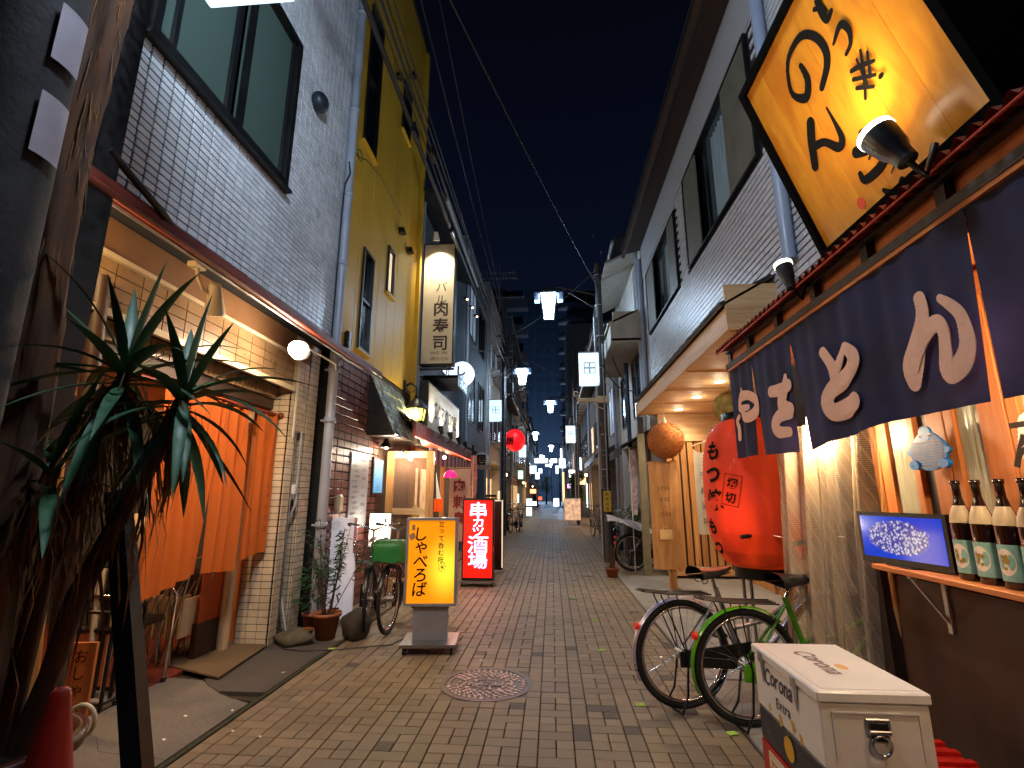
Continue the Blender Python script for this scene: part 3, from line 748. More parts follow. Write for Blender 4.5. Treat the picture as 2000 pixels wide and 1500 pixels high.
# beige spotlights (one switched on, aimed down at the curtain)
def beige_spot(loc, aim, label, power):
    t_ = thing('spotlight', label, 'spotlight', loc, 'beige spotlights under the left eave')
    d = (Vector(aim) - Vector(loc)).normalized(); p = Vector(loc)
    g = MB(); g.tube([p - d * .1, p - d * .07, p - d * .0, p + d * .07, p + d * .11], [.03, .045, .05, .062, .066], 16); part(t_, 'head', g, M['cream'])
    g = MB(); g.tube([p + d * .111, p + d * .114], [.056, .056], 16); part(t_, 'lens', g, emit('spot_lens_%s' % label[:6], '#ffd9a0', 3.0) if power else M['blackp'])
    g = MB(); g.tube([p, p + Vector((-.02, -.1, .02)), p + Vector((-.03, -.14, .08)), p + Vector((-.05, -.14, .17))], .012, 8); part(t_, 'arm', g, M['cream'])
    g = MB(); g.box(p + Vector((-.09, -.19, .15)), p + Vector((-.01, -.09, .19)), bev=.01); part(t_, 'mount', g, M['cream'])
    if power: lamp('spot_beam', 'SPOT', p + d * .15, power, (1, .62, .32), .03, spot=math.radians(110), blend=.9, parent=t_, target=aim)
beige_spot((-2.26, 3.0, 2.66), (-2.75, 4.0, 1.1), 'beige spotlight above the orange curtain under the eave', 85)
beige_spot((-2.26, 1.72, 2.62), (-3.0, 2.4, 1.2), 'beige spotlight half hidden behind the black post', 30)
lamp('added_lintel_light', 'POINT', (-2.45, 2.1, 2.62), 18, (1, .62, .28), .05, parent=sb)  # unseen light added to brighten the lintel

# drainpipe between the buildings
dp = thing('drainpipe', 'tall grey plastic drainpipe between the tiled and yellow buildings', 'drainpipe', (-2.40, 5.2, 0))
g = MB(); g.cyl((-2.40, 5.2, 0), (-2.40, 5.2, 9.3), .052, 18); part(dp, 'pipe', g, M['pvc'])
for z in (1.05, 2.15, 2.72, 4.0, 4.9, 6.1, 7.6):
    g = MB(); g.lathe([(.053, -.03), (.062, -.03), (.062, .03), (.053, .03)], (-2.40, 5.2, z), 18); g.box((-2.5, 5.19, z - .01), (-2.44, 5.21, z + .01)); part(dp, 'collar', g, M['pvc'])
bw = thing('black_cable', 'thin black cable looping down beside the grey drainpipe', 'cable', (-2.4, 5.3, 4))
g = MB(); g.tube([(-2.42, 5.12, 3.0), (-2.42, 5.12, 4.6), (-2.41, 5.12, 5.0), (-2.36, 5.13, 5.15), (-2.38, 5.12, 5.3)], .009, 6); part(bw, 'strand', g, M['cable'])
g = MB(); g.tube([(-2.40, 5.26, 5.55), (-2.33, 5.32, 5.5), (-2.32, 5.5, 5.6), (-2.3, 6.0, 5.68), (-2.42, 7.3, 5.9)], .007, 6); g.torus((-2.33, 5.3, 5.52), .07, .006, 'X', 14, 5); part(bw, 'loop', g, M['cable'])

# ------------------------------------------------------------------ yellow building
XY = -2.5
yb = thing('yellow_building', 'tall building clad in mustard yellow panels over brown tiles', 'building', (XY, 7, 0))
YY0, YY1 = 5.46, 8.7
g = MB(); g.box((-7, YY0, 3.1), (XY - .03, YY1, 10.6)); part(yb, 'wall', g, M['stucco_d'])
seams = [5.46, 5.86, 6.26, 6.66, 7.06, 7.46, 7.86, 8.26, 8.7]
wins = [(6.02, 6.42, 3.22, 4.66, 'dark'), (6.98, 7.30, 4.42, 5.2, 'lit'), (5.72, 6.2, 6.1, 8.4, 'dark'), (7.3, 7.75, 7.6, 8.6, 'dark')]
for k in range(len(seams) - 1):
    a, b_ = seams[k] + .004, seams[k + 1] - .004
    zc = sorted([(w_[2], w_[3], w_[0], w_[1]) for w_ in wins if w_[0] < b_ and w_[1] > a])
    g = MB(); z = 3.12
    for (z0, z1, y0, y1) in zc:
        g.box((XY - .028, a, z), (XY, b_, z0))
        if y0 > a + .01: g.box((XY - .028, a, z0), (XY, y0, z1))
        if y1 < b_ - .01: g.box((XY - .028, y1, z0), (XY, b_, z1))
        z = z1
    g.box((XY - .028, a, z), (XY, b_, 10.6)); part(yb, 'cladding_panel', g, M['yellow'])
g = MB(); g.box((XY - .05, YY0 - .01, 10.6), (XY + .05, YY1 + .02, 10.68)); part(yb, 'parapet_cap', g, M['darkframe'])
for (y0, y1, z0, z1, k_) in wins:
    g = MB()
    for a in (((y0, z0), (y1, z0 + .04)), ((y0, z1 - .04), (y1, z1)), ((y0, z0 + .04), (y0 + .035, z1 - .04)), ((y1 - .035, z0 + .04), (y1, z1 - .04))): g.box((XY - .06, a[0][0], a[0][1]), (XY + .03, a[1][0], a[1][1]))
    if z1 - z0 > 1: g.box((XY - .04, y0 + .035, (z0 + z1) / 2 - .02), (XY + .01, y1 - .035, (z0 + z1) / 2 + .02))
    f_ = part(yb, 'window', g, M['darkframe'])
    g = MB(); g.box((XY - .028, y0 + .036, z0 + .041), (XY - .022, y1 - .036, z1 - .041)); part(f_, 'pane', g, M['win_dark'] if k_ == 'dark' else emit('stair_window_light', '#ffe0b0', .9, noise=.4, nscale=2))
    g = MB(); g.box((XY - .01, y0 - .03, z0 - .03), (XY + .05, y1 + .03, z0 - .002)); part(f_, 'sill', g, M['yellow'])
for (y, z) in ((7.45, 5.72), (7.95, 5.62), (6.9, 8.3), (7.6, 9.0)):
    g = MB(); g.cyl((XY + .06, y, z + .05), (XY + .06, y, z - .06), .03, 10, .07); g.box((XY, y - .02, z - .01), (XY + .06, y + .02, z + .05)); part(yb, 'vent_hood', g, M['blackp'])
g = MB(); g.box((XY + .002, 5.6, 3.08), (XY + .07, 5.7, 3.32), bev=.02); part(yb, 'alarm_box', g, M['blackp'])
g = MB(); g.box((XY, 8.58, 3.0), (XY + .07, 8.68, 10.5)); part(yb, 'corner_trim', g, mat('yellow_corner', '#c9a22a', .45, var=.05))
# brown tiled ground floor
g = MB(); g.box((-7, YY0, 0), (XY - .012, YY1, 3.1)); bwall = part(yb, 'lower_wall', g, M['tile_grout'])
bt_ = []
z = .02
while z < 3.08:
    y = YY0 + .005
    while y < 7.05: bt_.append((y, z)); y += .2
    z += .095
bt_.sort(key=lambda p: (p[0] ** 2 + (p[1] - 1.35) ** 2))
q = MB(); q.box((-.012, 0, 0), (.003, .192, .080), bev=.004); me = q.mesh('wall_tile'); me.materials.append(M['tile_b'])
for k, (y, z) in enumerate(bt_[:280]): part(yb, 'brown_tile', None, None, me=me, loc=(rnd.uniform(-.0015, .0015), y - 7, z))
g = MB(); g.box((XY - .02, 7.07, .0), (XY + .0, YY1, 3.08)); part(yb, 'lower_panel', g, M['dwood'])
# mono-pitch shiny awning of metal sheets
aw = thing('metal_awning', 'steep shiny sheet metal awning above the brown tiled wall', 'awning', (XY, 7.5, 2.6))
A0, A1, AX, AZ0, AZ1 = 6.55, 8.0, -2.12, 2.16, 3.02
for zi in range(5):
    for yi in range(6):
        f0, f1 = zi / 5, (zi + 1) / 5
        ya, yb_ = A0 + (A1 - A0) * yi / 6, A0 + (A1 - A0) * (yi + 1) / 6
        p0 = Vector((XY + (AX - XY) * f0, ya + .005, AZ1 + (AZ0 - AZ1) * f0)); d_ = Vector(((AX - XY) / 5, 0, (AZ0 - AZ1) / 5))
        tl = rnd.uniform(-.012, .012)
        g = MB(); g.obox(p0, d_ * 1.04 + Vector((.012, 0, 0)), (tl * .4, yb_ - ya - .01, 0), (.010, 0, .004))
        part(aw, 'sheet', g, M['awn'] if 'awn' in M else M.setdefault('awn', mat('awning_sheet', '#a8ab9e', .26, metal=.7, var=.2, scale=6, bump=.06, bscale=3, piece=.15)))
g = MB(); g.add([(XY, A0, AZ1), (XY, A0, AZ0), (AX, A0, AZ0)], [(0, 1, 2)]); g.add([(XY, A0 + .02, AZ1), (XY, A0 + .02, AZ0), (AX, A0 + .02, AZ0)], [(0, 2, 1)]); part(aw, 'side_panel', g, M['blackp'])
g = MB(); g.box((XY, A0 + .03, AZ0 - .01), (AX - .01, A1, AZ0 + .02)); part(aw, 'soffit', g, M['dwood_y'])
# ------------------------------------------------------------------ things on the brown tiled wall
mb_ = thing('menu_board', 'tall narrow whiteboard of handwriting on the brown tiles left of the blue poster', 'menu board', (XY, 6.4, 1.3))
g = MB(); g.box((XY + .004, 6.08, .95), (XY + .02, 6.68, 1.88)); part(mb_, 'board', g, mat('grey_whiteboard', '#8d8e94', .4, var=.1))
g = MB(); letters(g, 'Also CoronaExtra', (XY + .0215, 6.38, 1.80), (0, 1, 0), (0, 0, 1), .05)
for k in range(11): letters(g, ['のん酒しゃべ', 'もつ焼串カツ', 'バル肉寿司', '炙りマグロ', '串焼き盛り'][k % 5], (XY + .0215, 6.2 + .04 * (k % 3), 1.72 - k * .065), (0, 1, 0), (0, 0, 1), .038)
for k in range(6): letters(g, ['匠の酒', '刺身盛', '立って'][k % 3], (XY + .0215, 6.52, 1.68 - k * .11), (0, 1, 0), (0, 0, 1), .04)
part(mb_, 'handwriting', g, M['ink'])
ps = thing('framed_poster', 'small blue and white lit poster in a frame beside the wooden door', 'poster', (XY, 7.0, 1.6))
g = MB(); g.box((XY + .004, 6.84, 1.36), (XY + .03, 7.26, 1.88)); part(ps, 'frame', g, M['dwood'])
g = MB(); g.box((XY + .031, 6.87, 1.39), (XY + .033, 7.23, 1.85)); part(ps, 'print', g, backlit('poster_print', '#4f8fc0', '#f2f4e8', .55, (.03, 7.05 - 7.0, 1.78 - 1.6), (.3, .3, .38)))
g = MB()
for k in range(9):
    a = PI * (.08 + .84 * k / 8); g.quad((XY + .034, 7.05, 1.80), (XY + .034, 7.05 + .16 * math.cos(a) - .006, 1.80 - .34 * math.sin(a)), (XY + .034, 7.05 + .16 * math.cos(a) + .006, 1.80 - .34 * math.sin(a)), (XY + .034, 7.05, 1.80))
letters(g, '炙り', (XY + .0345, 7.05, 1.45), (0, 1, 0), (0, 0, 1), .07); part(ps, 'artwork', g, mat('print_blue', '#2c6a9a', .5))
wl = thing('barn_wall_lamp', 'small conical barn lamp over the blue poster', 'wall lamp', (XY, 7.05, 2.1))
g = MB(); g.lathe([(.03, .1), (.035, .06), (.085, -.02), (.09, -.04)], (XY + .14, 7.0, 2.06), 18); part(wl, 'shade', g, M['blackp'])
g = MB(); g.tube([(XY, 7.0, 2.14), (XY + .06, 7.0, 2.22), (XY + .14, 7.0, 2.16)], .008, 6); part(wl, 'arm', g, M['blackp'])
g = MB(); g.sphere((XY + .14, 7.0, 2.03), .03, 10, 6); part(wl, 'bulb', g, emit('lamp_bulb_a', '#ffe9c0', 8))
lamp('barn_lamp_light', 'POINT', (XY + .16, 7.0, 1.97), 9, (1, .85, .6), .03, parent=wl)
mt = thing('meter_box', 'rounded cream meter cover low on the brown tiled wall', 'meter box', (XY, 5.75, 1.25))
g = MB(); g.box((XY + .003, 5.68, 1.16), (XY + .07, 5.82, 1.36), bev=.025); part(mt, 'cover', g, M['cream'])

# white upright board sign (2F ...)
ws = thing('upright_board_sign', 'tall white board sign with black brush katakana behind the potted shrub', 'sign', (-2.42, 5.72, 0))
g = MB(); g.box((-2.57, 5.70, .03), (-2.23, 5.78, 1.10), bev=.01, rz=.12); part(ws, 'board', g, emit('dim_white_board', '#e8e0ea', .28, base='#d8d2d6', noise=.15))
g = MB(); g.box((-2.245, 5.708, .72), (-2.215, 5.728, 1.10)); part(ws, 'edge_strip', g, mat('pink_strip', '#c98a9a', .5))
R_ = (math.cos(.12), math.sin(.12), 0)
g = MB(); letters(g, '2F', (-2.45, 5.683, 1.02), R_, (0, 0, 1), .12); part(ws, 'floor_number', g, mat('white_letters', '#f2eef2', .4))
g = MB(); letters(g, 'タイムマシンバー', (-2.40, 5.689, .90), R_, (0, 0, 1), .12, True, .108, bold=.02, slant=.1); part(ws, 'lettering', g, M['ink'])

# pots and rock
def clay_pot(name, label, c, r, h, m=None, group=None):
    t_ = thing(name, label, 'flower pot' if 'plant' not in name else 'potted plant', (c[0], c[1], 0), group)
    g = MB(); g.lathe([(.001, .0), (r * .68, 0), (r * .95, h * .86), (r * 1.06, h * .86), (r * 1.08, h), (r * .96, h), (r * .93, h * .86)], (c[0], c[1], .004), 24); part(t_, 'pot', g, m or M['terracotta'])
    g = MB(); g.lathe([(.001, h * .9), (r * .94, h * .87)], (c[0], c[1], .004), 20); part(t_, 'soil', g, M['soil'])
    return t_
def leaf_shape(g, p, d, up, L_, w_, droop=.3):
    d = Vector(d).normalized(); s_ = d.cross(Vector(up)); s_ = s_.normalized() if s_.length > 1e-4 else Vector((1, 0, 0)); p = Vector(p); n_ = s_.cross(d)
    a = p; b = p + d * L_ * .45 + n_ * .0; c = p + d * L_ - Vector((0, 0, L_ * droop))
    g.add([a, b + s_ * w_ / 2 - Vector((0, 0, L_ * droop * .2)), c, b - s_ * w_ / 2 - Vector((0, 0, L_ * droop * .2)), b + n_ * w_ * .18], [(0, 1, 4), (1, 2, 4), (2, 3, 4), (3, 0, 4)])
pp = clay_pot('potted_plant', 'thin stemmed shrub in a terracotta pot beside the dark rock', (-2.2, 5.05), .13, .24)
r5 = random.Random(5); lf = MB(); st = MB()
for k in range(11):
    a = r5.uniform(0, 2 * PI); L_ = r5.uniform(.45, .95); tip = Vector((-2.2 + math.cos(a) * r5.uniform(.08, .38), 5.05 + math.sin(a) * r5.uniform(.05, .22), .25 + L_ * .92))
    b0 = Vector((-2.2 + .04 * math.cos(a), 5.05 + .04 * math.sin(a), .22)); mid = (b0 + tip) / 2 + Vector((r5.uniform(-.05, .05), 0, .08)); st.tube([b0, mid, tip], [.005, .004, .002], 5)
    for j in range(16):
        t_ = r5.uniform(.35, 1.02); q = b0.lerp(mid, t_ * 2) if t_ < .5 else mid.lerp(tip, t_ * 2 - 1)
        for _ in range(2): leaf_shape(lf, q, (r5.uniform(-1, 1), r5.uniform(-1, 1), r5.uniform(-.3, .5)), (0, 0, 1), r5.uniform(.05, .1), r5.uniform(.008, .018), r5.uniform(0, .5))
part(pp, 'stems', st, M['bark']); part(pp, 'foliage', lf, M['leaf'], kind='stuff')
p2 = clay_pot('potted_plant', 'dense dark leafy plant left of the thin shrub against the pillar', (-2.42, 5.22), .1, .2)
lf = MB()
for k in range(170):
    a = r5.uniform(0, 2 * PI); z = r5.uniform(.25, .62); r_ = r5.uniform(.02, .15) * (1 - abs(z - .42) * 1.2)
    leaf_shape(lf, (-2.42 + r_ * math.cos(a), 5.22 + r_ * math.sin(a), z), (math.cos(a), math.sin(a), r5.uniform(-.2, .8)), (0, 0, 1), r5.uniform(.07, .13), r5.uniform(.015, .03), .3)
part(p2, 'foliage', lf, M['leaf'], kind='stuff')
clay_pot('small_clay_pot', 'small empty clay pot squeezed beside the pillar base', (-2.36, 5.0), .055, .1)
def rock(label, c, s, seed, m):
    g = MB(); r_ = random.Random(seed); g.sphere((0, 0, 0), 1, 14, 9)
    ph = [r_.uniform(0, 6) for _ in range(6)]
    g.v = [(c[0] + x * s[0] * (1 + .18 * math.sin(3 * y + ph[0]) + .1 * math.sin(5 * z + ph[1])), c[1] + y * s[1] * (1 + .15 * math.sin(4 * x + ph[2])), max(.0, c[2] + z * s[2] * (1 + .12 * math.sin(4 * x + ph[3])))) for x, y, z in g.v]
    return solo('rock', g, m, label, 'rock', off=(c[0], c[1], 0))
M['rock'] = mat('rock_stone', '#3a322b', .85, var=.4, scale=9, bump=1.0, bscale=25)
rock('dark brown boulder between the flower pot and the bicycle wheel', (-1.93, 5.08, .12), (.155, .13, .15), 2, M['rock'])
rock('low mossy rock at the foot of the tiled pillar', (-2.42, 4.86, .05), (.16, .13, .09), 4, mat('mossy_rock', '#5a5648', .9, var=.4, scale=9, bump=1, bscale=25))
# ground hose
hc = thing('ground_cable', 'thin cable trailing over the ground from the conduit to the flower pot', 'cable', (-2.4, 4.75, 0))
g = MB(); g.tube([(-2.5, 4.79, .02), (-2.42, 4.68, .012), (-2.2, 4.64, .012), (-1.9, 4.72, .01), (-1.5, 4.9, .01), (-1.3, 5.6, .01)], .0045, 6); part(hc, 'sheath', g, M['lampcap'])

# ------------------------------------------------------------------ bicycles
def bicycle(label, frame_m, fender_m, opts=(), group='parked bicycles', sx=0):
    t_ = thing('bicycle', label, 'bicycle', (0, 0, 0), group)
    R = .325; WB = 1.08
    def wheel(cx, rear):
        g = MB(); g.torus((cx, 0, R), R - .014, .019, 'Y', 40, 8); wt = part(t_, 'rear_wheel' if rear else 'front_wheel', g, M['rubber'])
        g = MB(); g.torus((cx, 0, R), R - .042, .012, 'Y', 40, 6); part(wt, 'rim', g, M['chrome'])
        g = MB()
        for k in range(32):
            a = 2 * PI * k / 32; o_ = .018 * (1 if k % 2 else -1); s_ = .55 * (1 if k % 4 < 2 else -1)
            g.tube([(cx + .028 * math.cos(a + s_ * 2), o_, R + .028 * math.sin(a + s_ * 2)), (cx + (R - .045) * math.cos(a), 0, R + (R - .045) * math.sin(a))], .0013, 3, cap=False)
        part(wt, 'spokes', g, M['chrome'])
        g = MB(); g.cyl((cx, -.045, R), (cx, .045, R), .026 if not rear else .04, 14); g.cyl((cx, -.06, R), (cx, .06, R), .008, 8); part(wt, 'hub', g, M['steel'])
    wheel(0, True); wheel(WB, False)
    def fender(cx, a0, a1, nm):
        g = MB(); vs = []; fs = []; n = 22
        for i in range(n + 1):
            a = a0 + (a1 - a0) * i / n
            for k in range(5):
                b = (k - 2) / 2; rr_ = R + .022 - .010 * b * b; vs.append((cx + rr_ * math.cos(a), b * .026, R + rr_ * math.sin(a)))
        for i in range(n):
            for k in range(4): q = (i * 5 + k, (i + 1) * 5 + k, (i + 1) * 5 + k + 1, i * 5 + k + 1); fs.append(q)
        g.add(vs, fs, True); part(t_, nm, g, fender_m)
    fender(0, math.radians(45), math.radians(205), 'rear_fender'); fender(WB, math.radians(20), math.radians(150), 'front_fender')
    head = Vector((.92, 0, .78)); bb = Vector((.42, 0, .27)); seat = Vector((.27, 0, .72)); rh = Vector((0, 0, R)); fh = Vector((WB, 0, R))
    g = MB(); g.tube([head, Vector((.90, 0, .62)), Vector((.66, 0, .36)), bb], .019, 10); g.tube([head + Vector((.02, 0, -.09)), Vector((.62, 0, .5)), Vector((.36, 0, .46))], .015, 8); g.tube([bb, seat], .017, 10)
    for s_ in (-.05, .05):
        g.tube([seat - Vector((0, 0, .05)), rh + Vector((0, s_, 0))], .008, 6); g.tube([bb, rh + Vector((0, s_, 0))], .009, 6)
        g.tube([head - Vector((-.03, 0, .12)), Vector((1.0, s_, .55)), fh + Vector((0, s_, 0))], .011, 6)
    g.tube([head + Vector((-.02, 0, .06)), head + Vector((.04, 0, -.16))], .021, 10); part(t_, 'frame', g, frame_m)
    g = MB(); g.tube([head, head + Vector((-.04, 0, .2))], .012, 8)
    for s_ in (-1, 1): g.tube([head + Vector((-.04, 0, .2)), head + Vector((0, s_ * .12, .25)), head + Vector((-.06, s_ * .26, .27)), head + Vector((-.2, s_ * .28, .25))], .011, 8)
    hb = part(t_, 'handlebar', g, M['chrome'])
    for s_ in (-1, 1):
        g = MB(); g.tube([head + Vector((-.12, s_ * .275, .26)), head + Vector((-.24, s_ * .282, .245))], .016, 10); part(hb, 'grip', g, M['rubber'])
    g = MB(); vs = []
    g.grid(12, 10, lambda u, v: (.12 + sx + .27 * u, (.105 * (1 - u) ** .7 + .018) * math.sin(PI * (v - .5)) * 1.0, .845 + .018 * math.cos(PI * (v - .5)) * 1 - .02 * u * (1 - u) * 2 - .05 * abs(2 * v - 1) ** 3 * (1 - u)))
    g.grid(12, 10, lambda u, v: (.12 + sx + .27 * u, (.105 * (1 - u) ** .7 + .018) * math.sin(PI * (.5 - v)) * .97, .79 + .03 * u))
    part(t_, 'saddle', g, M['blackp'])
    g = MB(); g.tube([seat - Vector((0, 0, .02)), seat + Vector((-.03 + sx, 0, .11))], .012, 8); part(t_, 'seat_post', g, M['chrome'])
    for s_ in (-.045, .045): g = MB(); g.torus((.17 + sx, s_, .775), .02, .004, 'Y', 12, 5); part(t_, 'seat_spring', g, M['chrome'])
    if 'rack' in opts:
        g = MB(); z = .70
        for s_ in (-.06, -.02, .02, .06): g.tube([(-.26, s_, z + .02), (-.1, s_, z), (.2, s_, z - .01)], .005, 6)
        g.tube([(-.26, -.06, z + .02), (-.30, 0, z + .024), (-.26, .06, z + .02)], .006, 6)
        for s_ in (-.065, .065): g.tube([(-.16, s_, z), (0, s_, R)], .005, 6); g.tube([(-.05, s_, z), (0, s_, R)], .004, 6)
        part(t_, 'rear_rack', g, M['black'])
    g = MB()
    for s_ in (-.07, .07): g.tube([(0, s_, R), (-.03, s_ * 1.3, .1), (-.08, s_ * 1.5, .012)], .007, 6)
    g.tube([(-.08, -.11, .012), (-.10, 0, .012), (-.08, .11, .012)], .007, 6); part(t_, 'kickstand', g, M['black'])
    g = MB(); g.tube([(bb.x, -.055, bb.z), (bb.x + .1, -.055, bb.z - .13)], .008, 6); g.tube([(bb.x, .055, bb.z), (bb.x - .1, .055, bb.z + .13)], .008, 6); g.cyl((bb.x, -.05, bb.z), (bb.x, .05, bb.z), .015, 8)
    cr = part(t_, 'crank', g, M['steel'])
    for s_, sx in ((-1, .1), (1, -.1)):
        g = MB(); g.box((bb.x + sx - .045, s_ * .1 - .04, bb.z - .13 * s_ * -1 * -1 - .01) if s_ < 0 else (bb.x + sx - .045, .06, bb.z + .12), (bb.x + sx + .045, -.06, bb.z - .12) if s_ < 0 else (bb.x + sx + .045, .14, bb.z + .14)); part(cr, 'pedal', g, M['rubber'])
    g = MB(); g.prism([(-.05, -.045), (.46, -.085), (.53, 0), (.46, .085), (-.05, .045)], (0, -.052, R - .02), (1, 0, 0), (0, 0, 1), (0, -.012, 0)); part(t_, 'chain_guard', g, fender_m if 'guard' in opts else M['black'])
    g = MB(); g.cyl((-.30, 0, .50), (-.325, 0, .505), .022, 12); part(t_, 'reflector', g, emit('reflector_red', '#ff3a2a', .15, base='#c81a10'))
    if 'basket' in opts:
        g = MB()
        for k in range(7):
            z = .68 + .035 * k; f = 1 + k * .04; g.tube([(.98, -.13 * f, z), (1.22 + .006 * k, -.13 * f, z), (1.22 + .006 * k, .13 * f, z), (.98, .13 * f, z)], .003, 4, closed=True)
        for k in range(9):
            yy = -.13 + .0325 * k; g.tube([(.98, yy, .68), (.98, yy * 1.24, .89)], .0022, 3); g.tube([(1.22, yy, .68), (1.256, yy * 1.24, .89)], .0022, 3); 
        for k in range(8):
            xx = .98 + .03 * k
            for s_ in (-1, 1): g.tube([(xx, s_ * .13, .68), (xx + .002 * k, s_ * .161, .89)], .0022, 3)
            g.tube([(xx, -.13, .68), (xx, .13, .68)], .0022, 3)
        part(t_, 'basket', g, M['chrome'])
        g = MB(); g.cyl((1.15, 0, .60), (1.21, 0, .61), .03, 12, .038); part(t_, 'headlight', g, M['chrome'])
    if 'cover' in opts:
        g = MB(); r_ = random.Random(9)
        def cv(u, v):
            a = 2 * PI * u; rx, ry = .17, .18; z = .70 + .19 * (1 - v)
            k = 1.0 if v > .15 else .75 + .25 * v / .15
            z = z if v > .15 else .70 + .19 * .85 + (.15 - v) * .25
            c_, s_ = math.cos(a), math.sin(a); e_ = .55
            return (1.1 + rx * k * abs(c_) ** e_ * (1 if c_ > 0 else -1) * (1 + .02 * math.sin(9 * a)), ry * k * abs(s_) ** e_ * (1 if s_ > 0 else -1) * (1 + .02 * math.sin(11 * a)), z - .01 * math.sin(7 * a) * v)
        g.grid(40, 8, cv); g.add([(1.1 + .2 * (i % 2 * 2 - 1) * .6, .2 * (i // 2 * 2 - 1) * .62, .893) for i in (0, 1, 3, 2)], [(0, 1, 2, 3)]); part(t_, 'basket_cover', g, mat('green_cover', '#1f7a3e', .55, var=.12, bump=.4, bscale=20))
    return t_
M['fend_silver'] = mat('silver_fender', '#b4afc8', .3, metal=.6, var=.1, dirt=.2)
M['fend_green'] = mat('green_fender', '#4e9a16', .22, var=.08, spec=.7)
M['frame_green'] = mat('green_frame', '#3f7f1c', .3, var=.08)
M['frame_black'] = mat('black_frame', '#131317', .3, var=.1)
M['frame_silver'] = mat('silver_frame', '#a0a2ac', .25, metal=.7)
M['frame_brown'] = mat('maroon_frame', '#4a2a28', .3, metal=.3)
bk = bicycle('silver framed bicycle with mauve fender parked nearest the red lantern', M['frame_silver'], M['fend_silver'], ('rack',))
bk.location = (.84, 3.65, .016); bk.rotation_euler = (0, 0, .24)
bg_ = bicycle('green bicycle with bright green fender behind the white cooler box', M['frame_green'], M['fend_green'], ('rack', 'guard'), sx=.09)
bg_.location = (1.16, 3.42, .016); bg_.rotation_euler = (.03, 0, .12)
bl1 = bicycle('dark bicycle with an empty wire basket beside the terracotta pot', M['frame_black'], M['frame_black'], ('basket',))
bl1.location = (-2.13, 6.29, .006); bl1.rotation_euler = (0, 0, math.radians(-76))
bl2 = bicycle('maroon bicycle with a green covered front basket beside the yellow sign', M['frame_brown'], M['frame_black'], ('basket', 'cover'))
bl2.location = (-1.64, 6.35, .006); bl2.rotation_euler = (0, 0, math.radians(-91))
far_src = bicycle('black city bicycle farthest right by the concrete pole', M['frame_silver'], M['frame_black'], ('basket',))
far_src.location = (1.55, 16.6, 0); far_src.rotation_euler = (0, 0, math.radians(100))
for x, y, a, lb in [(1.45, 9.75, 12, 'bicycle half hidden under the pale patterned cover'), (1.35, 11.3, 80, 'bicycle behind the covered bicycle by the planter'), (-1.55, 19.0, 80, 'dark bicycle parked on the far left, nearest of the pair'),
                    (-1.25, 19.6, 96, 'dark bicycle parked on the far left, behind its twin'), (1.45, 14.4, 80, 'bicycle beside the grey shutter beyond the concrete pole'), (-1.75, 27.0, 85, 'tiny distant bicycle by the cyan stand sign')]:
    copy_tree(far_src, loc=(x, y, .004), rz=math.radians(a), label=lb)
# bicycle cover: draped sheet
def drape(u, v):
    x = .98 + 1.0 * u; y = 9.55 + .55 * (v - .5) + .1 * u
    z = 1.02 - .34 * u ** 1.3 - .10 * abs(2 * v - 1) ** 2.2 - .16 * max(0, .15 - u) * 6 * .15 + .02 * math.sin(9 * u + 5 * v)
    return (x, y, z)
g = MB(); g.grid(30, 16, drape)
dc = solo('bicycle_cover', g, mat('patterned_sheet', '#a9a3a8', .6, var=.35, scale=22, detail=1), 'pale patterned sheet draped over the bicycle by the wooden sign post', 'bicycle cover', off=(1.4, 9.6, .8))

# ------------------------------------------------------------------ lit standing signs
ys = thing('yellow_stand_sign', 'glowing orange yellow stand sign on a grey wheeled base', 'sign', (-1.12, 4.78, 0))
a_ = .10; ca, sa = math.cos(a_), math.sin(a_); ex = Vector((ca, sa, 0)); ey = Vector((-sa, ca, 0)); ez = Vector((0, 0, 1)); o = Vector((-1.355, 4.72, .375))
W_, H_, D_ = .475, .77, .15
g = MB()
for q in ((o, ex * W_, ey * D_, ez * .022), (o + ez * (H_ - .022), ex * W_, ey * D_, ez * .022), (o + ez * .022, ex * .022, ey * D_, ez * (H_ - .044)), (o + ez * .022 + ex * (W_ - .022), ex * .022, ey * D_, ez * (H_ - .044))): g.obox(*q)
part(ys, 'frame', g, M['grey'])
pc = o + ex * (W_ * .78) + ez * (H_ * .42) - Vector((-1.12, 4.78, 0))
pm = backlit('yellow_sign_face', '#f0900c', '#fff23c', .78, pc, (.25, .3, .36), 1.1)
g = MB(); g.obox(o + ex * .0225 + ez * .0225 + ey * .012, ex * (W_ - .045), ey * (D_ - .024), ez * (H_ - .045)); fc = part(ys, 'panel', g, pm)
g = MB(); f0 = o + ey * .010
letters(g, 'しゃべろば', f0 + ex * .14 + ez * .625, ex, ez, .14, True, .12, bold=.014, slant=.08); part(fc, 'lettering', g, M['ink'])
g = MB(); letters(g, '立って呑む所', f0 + ex * .325 + ez * .715, ex, ez, .058, True, .064, bold=.012); part(fc, 'tagline', g, M['brown_ink'])
g = MB(); q0 = f0 + ex * .34 + ez * .33
for k in range(7):
    a = k * .9; g.tube([q0, q0 + ex * .04 * math.cos(a) + ez * .04 * math.sin(a) + ez * .01, q0 + ex * .03 * math.cos(a + .6) + ez * .045 * math.sin(a + .6)], .0025, 4)
part(fc, 'flourish', g, M['brown_ink'])
g = MB(); g.obox(f0 + ex * .045 + ez * .565, ex * .045 + ez * .03, -ey * .001, ez * .05 - ex * .02); g.obox(f0 + ex * .05 + ez * .66, ex * .03, -ey * .001, ez * .05); part(fc, 'sticker', g, mat('faded_sticker', '#b08a60', .6))
g = MB(); g.obox(o + ex * .09 + ey * .03 - ez * .29, ex * .31, ey * .10, ez * .29); part(ys, 'column', g, M['grey'])
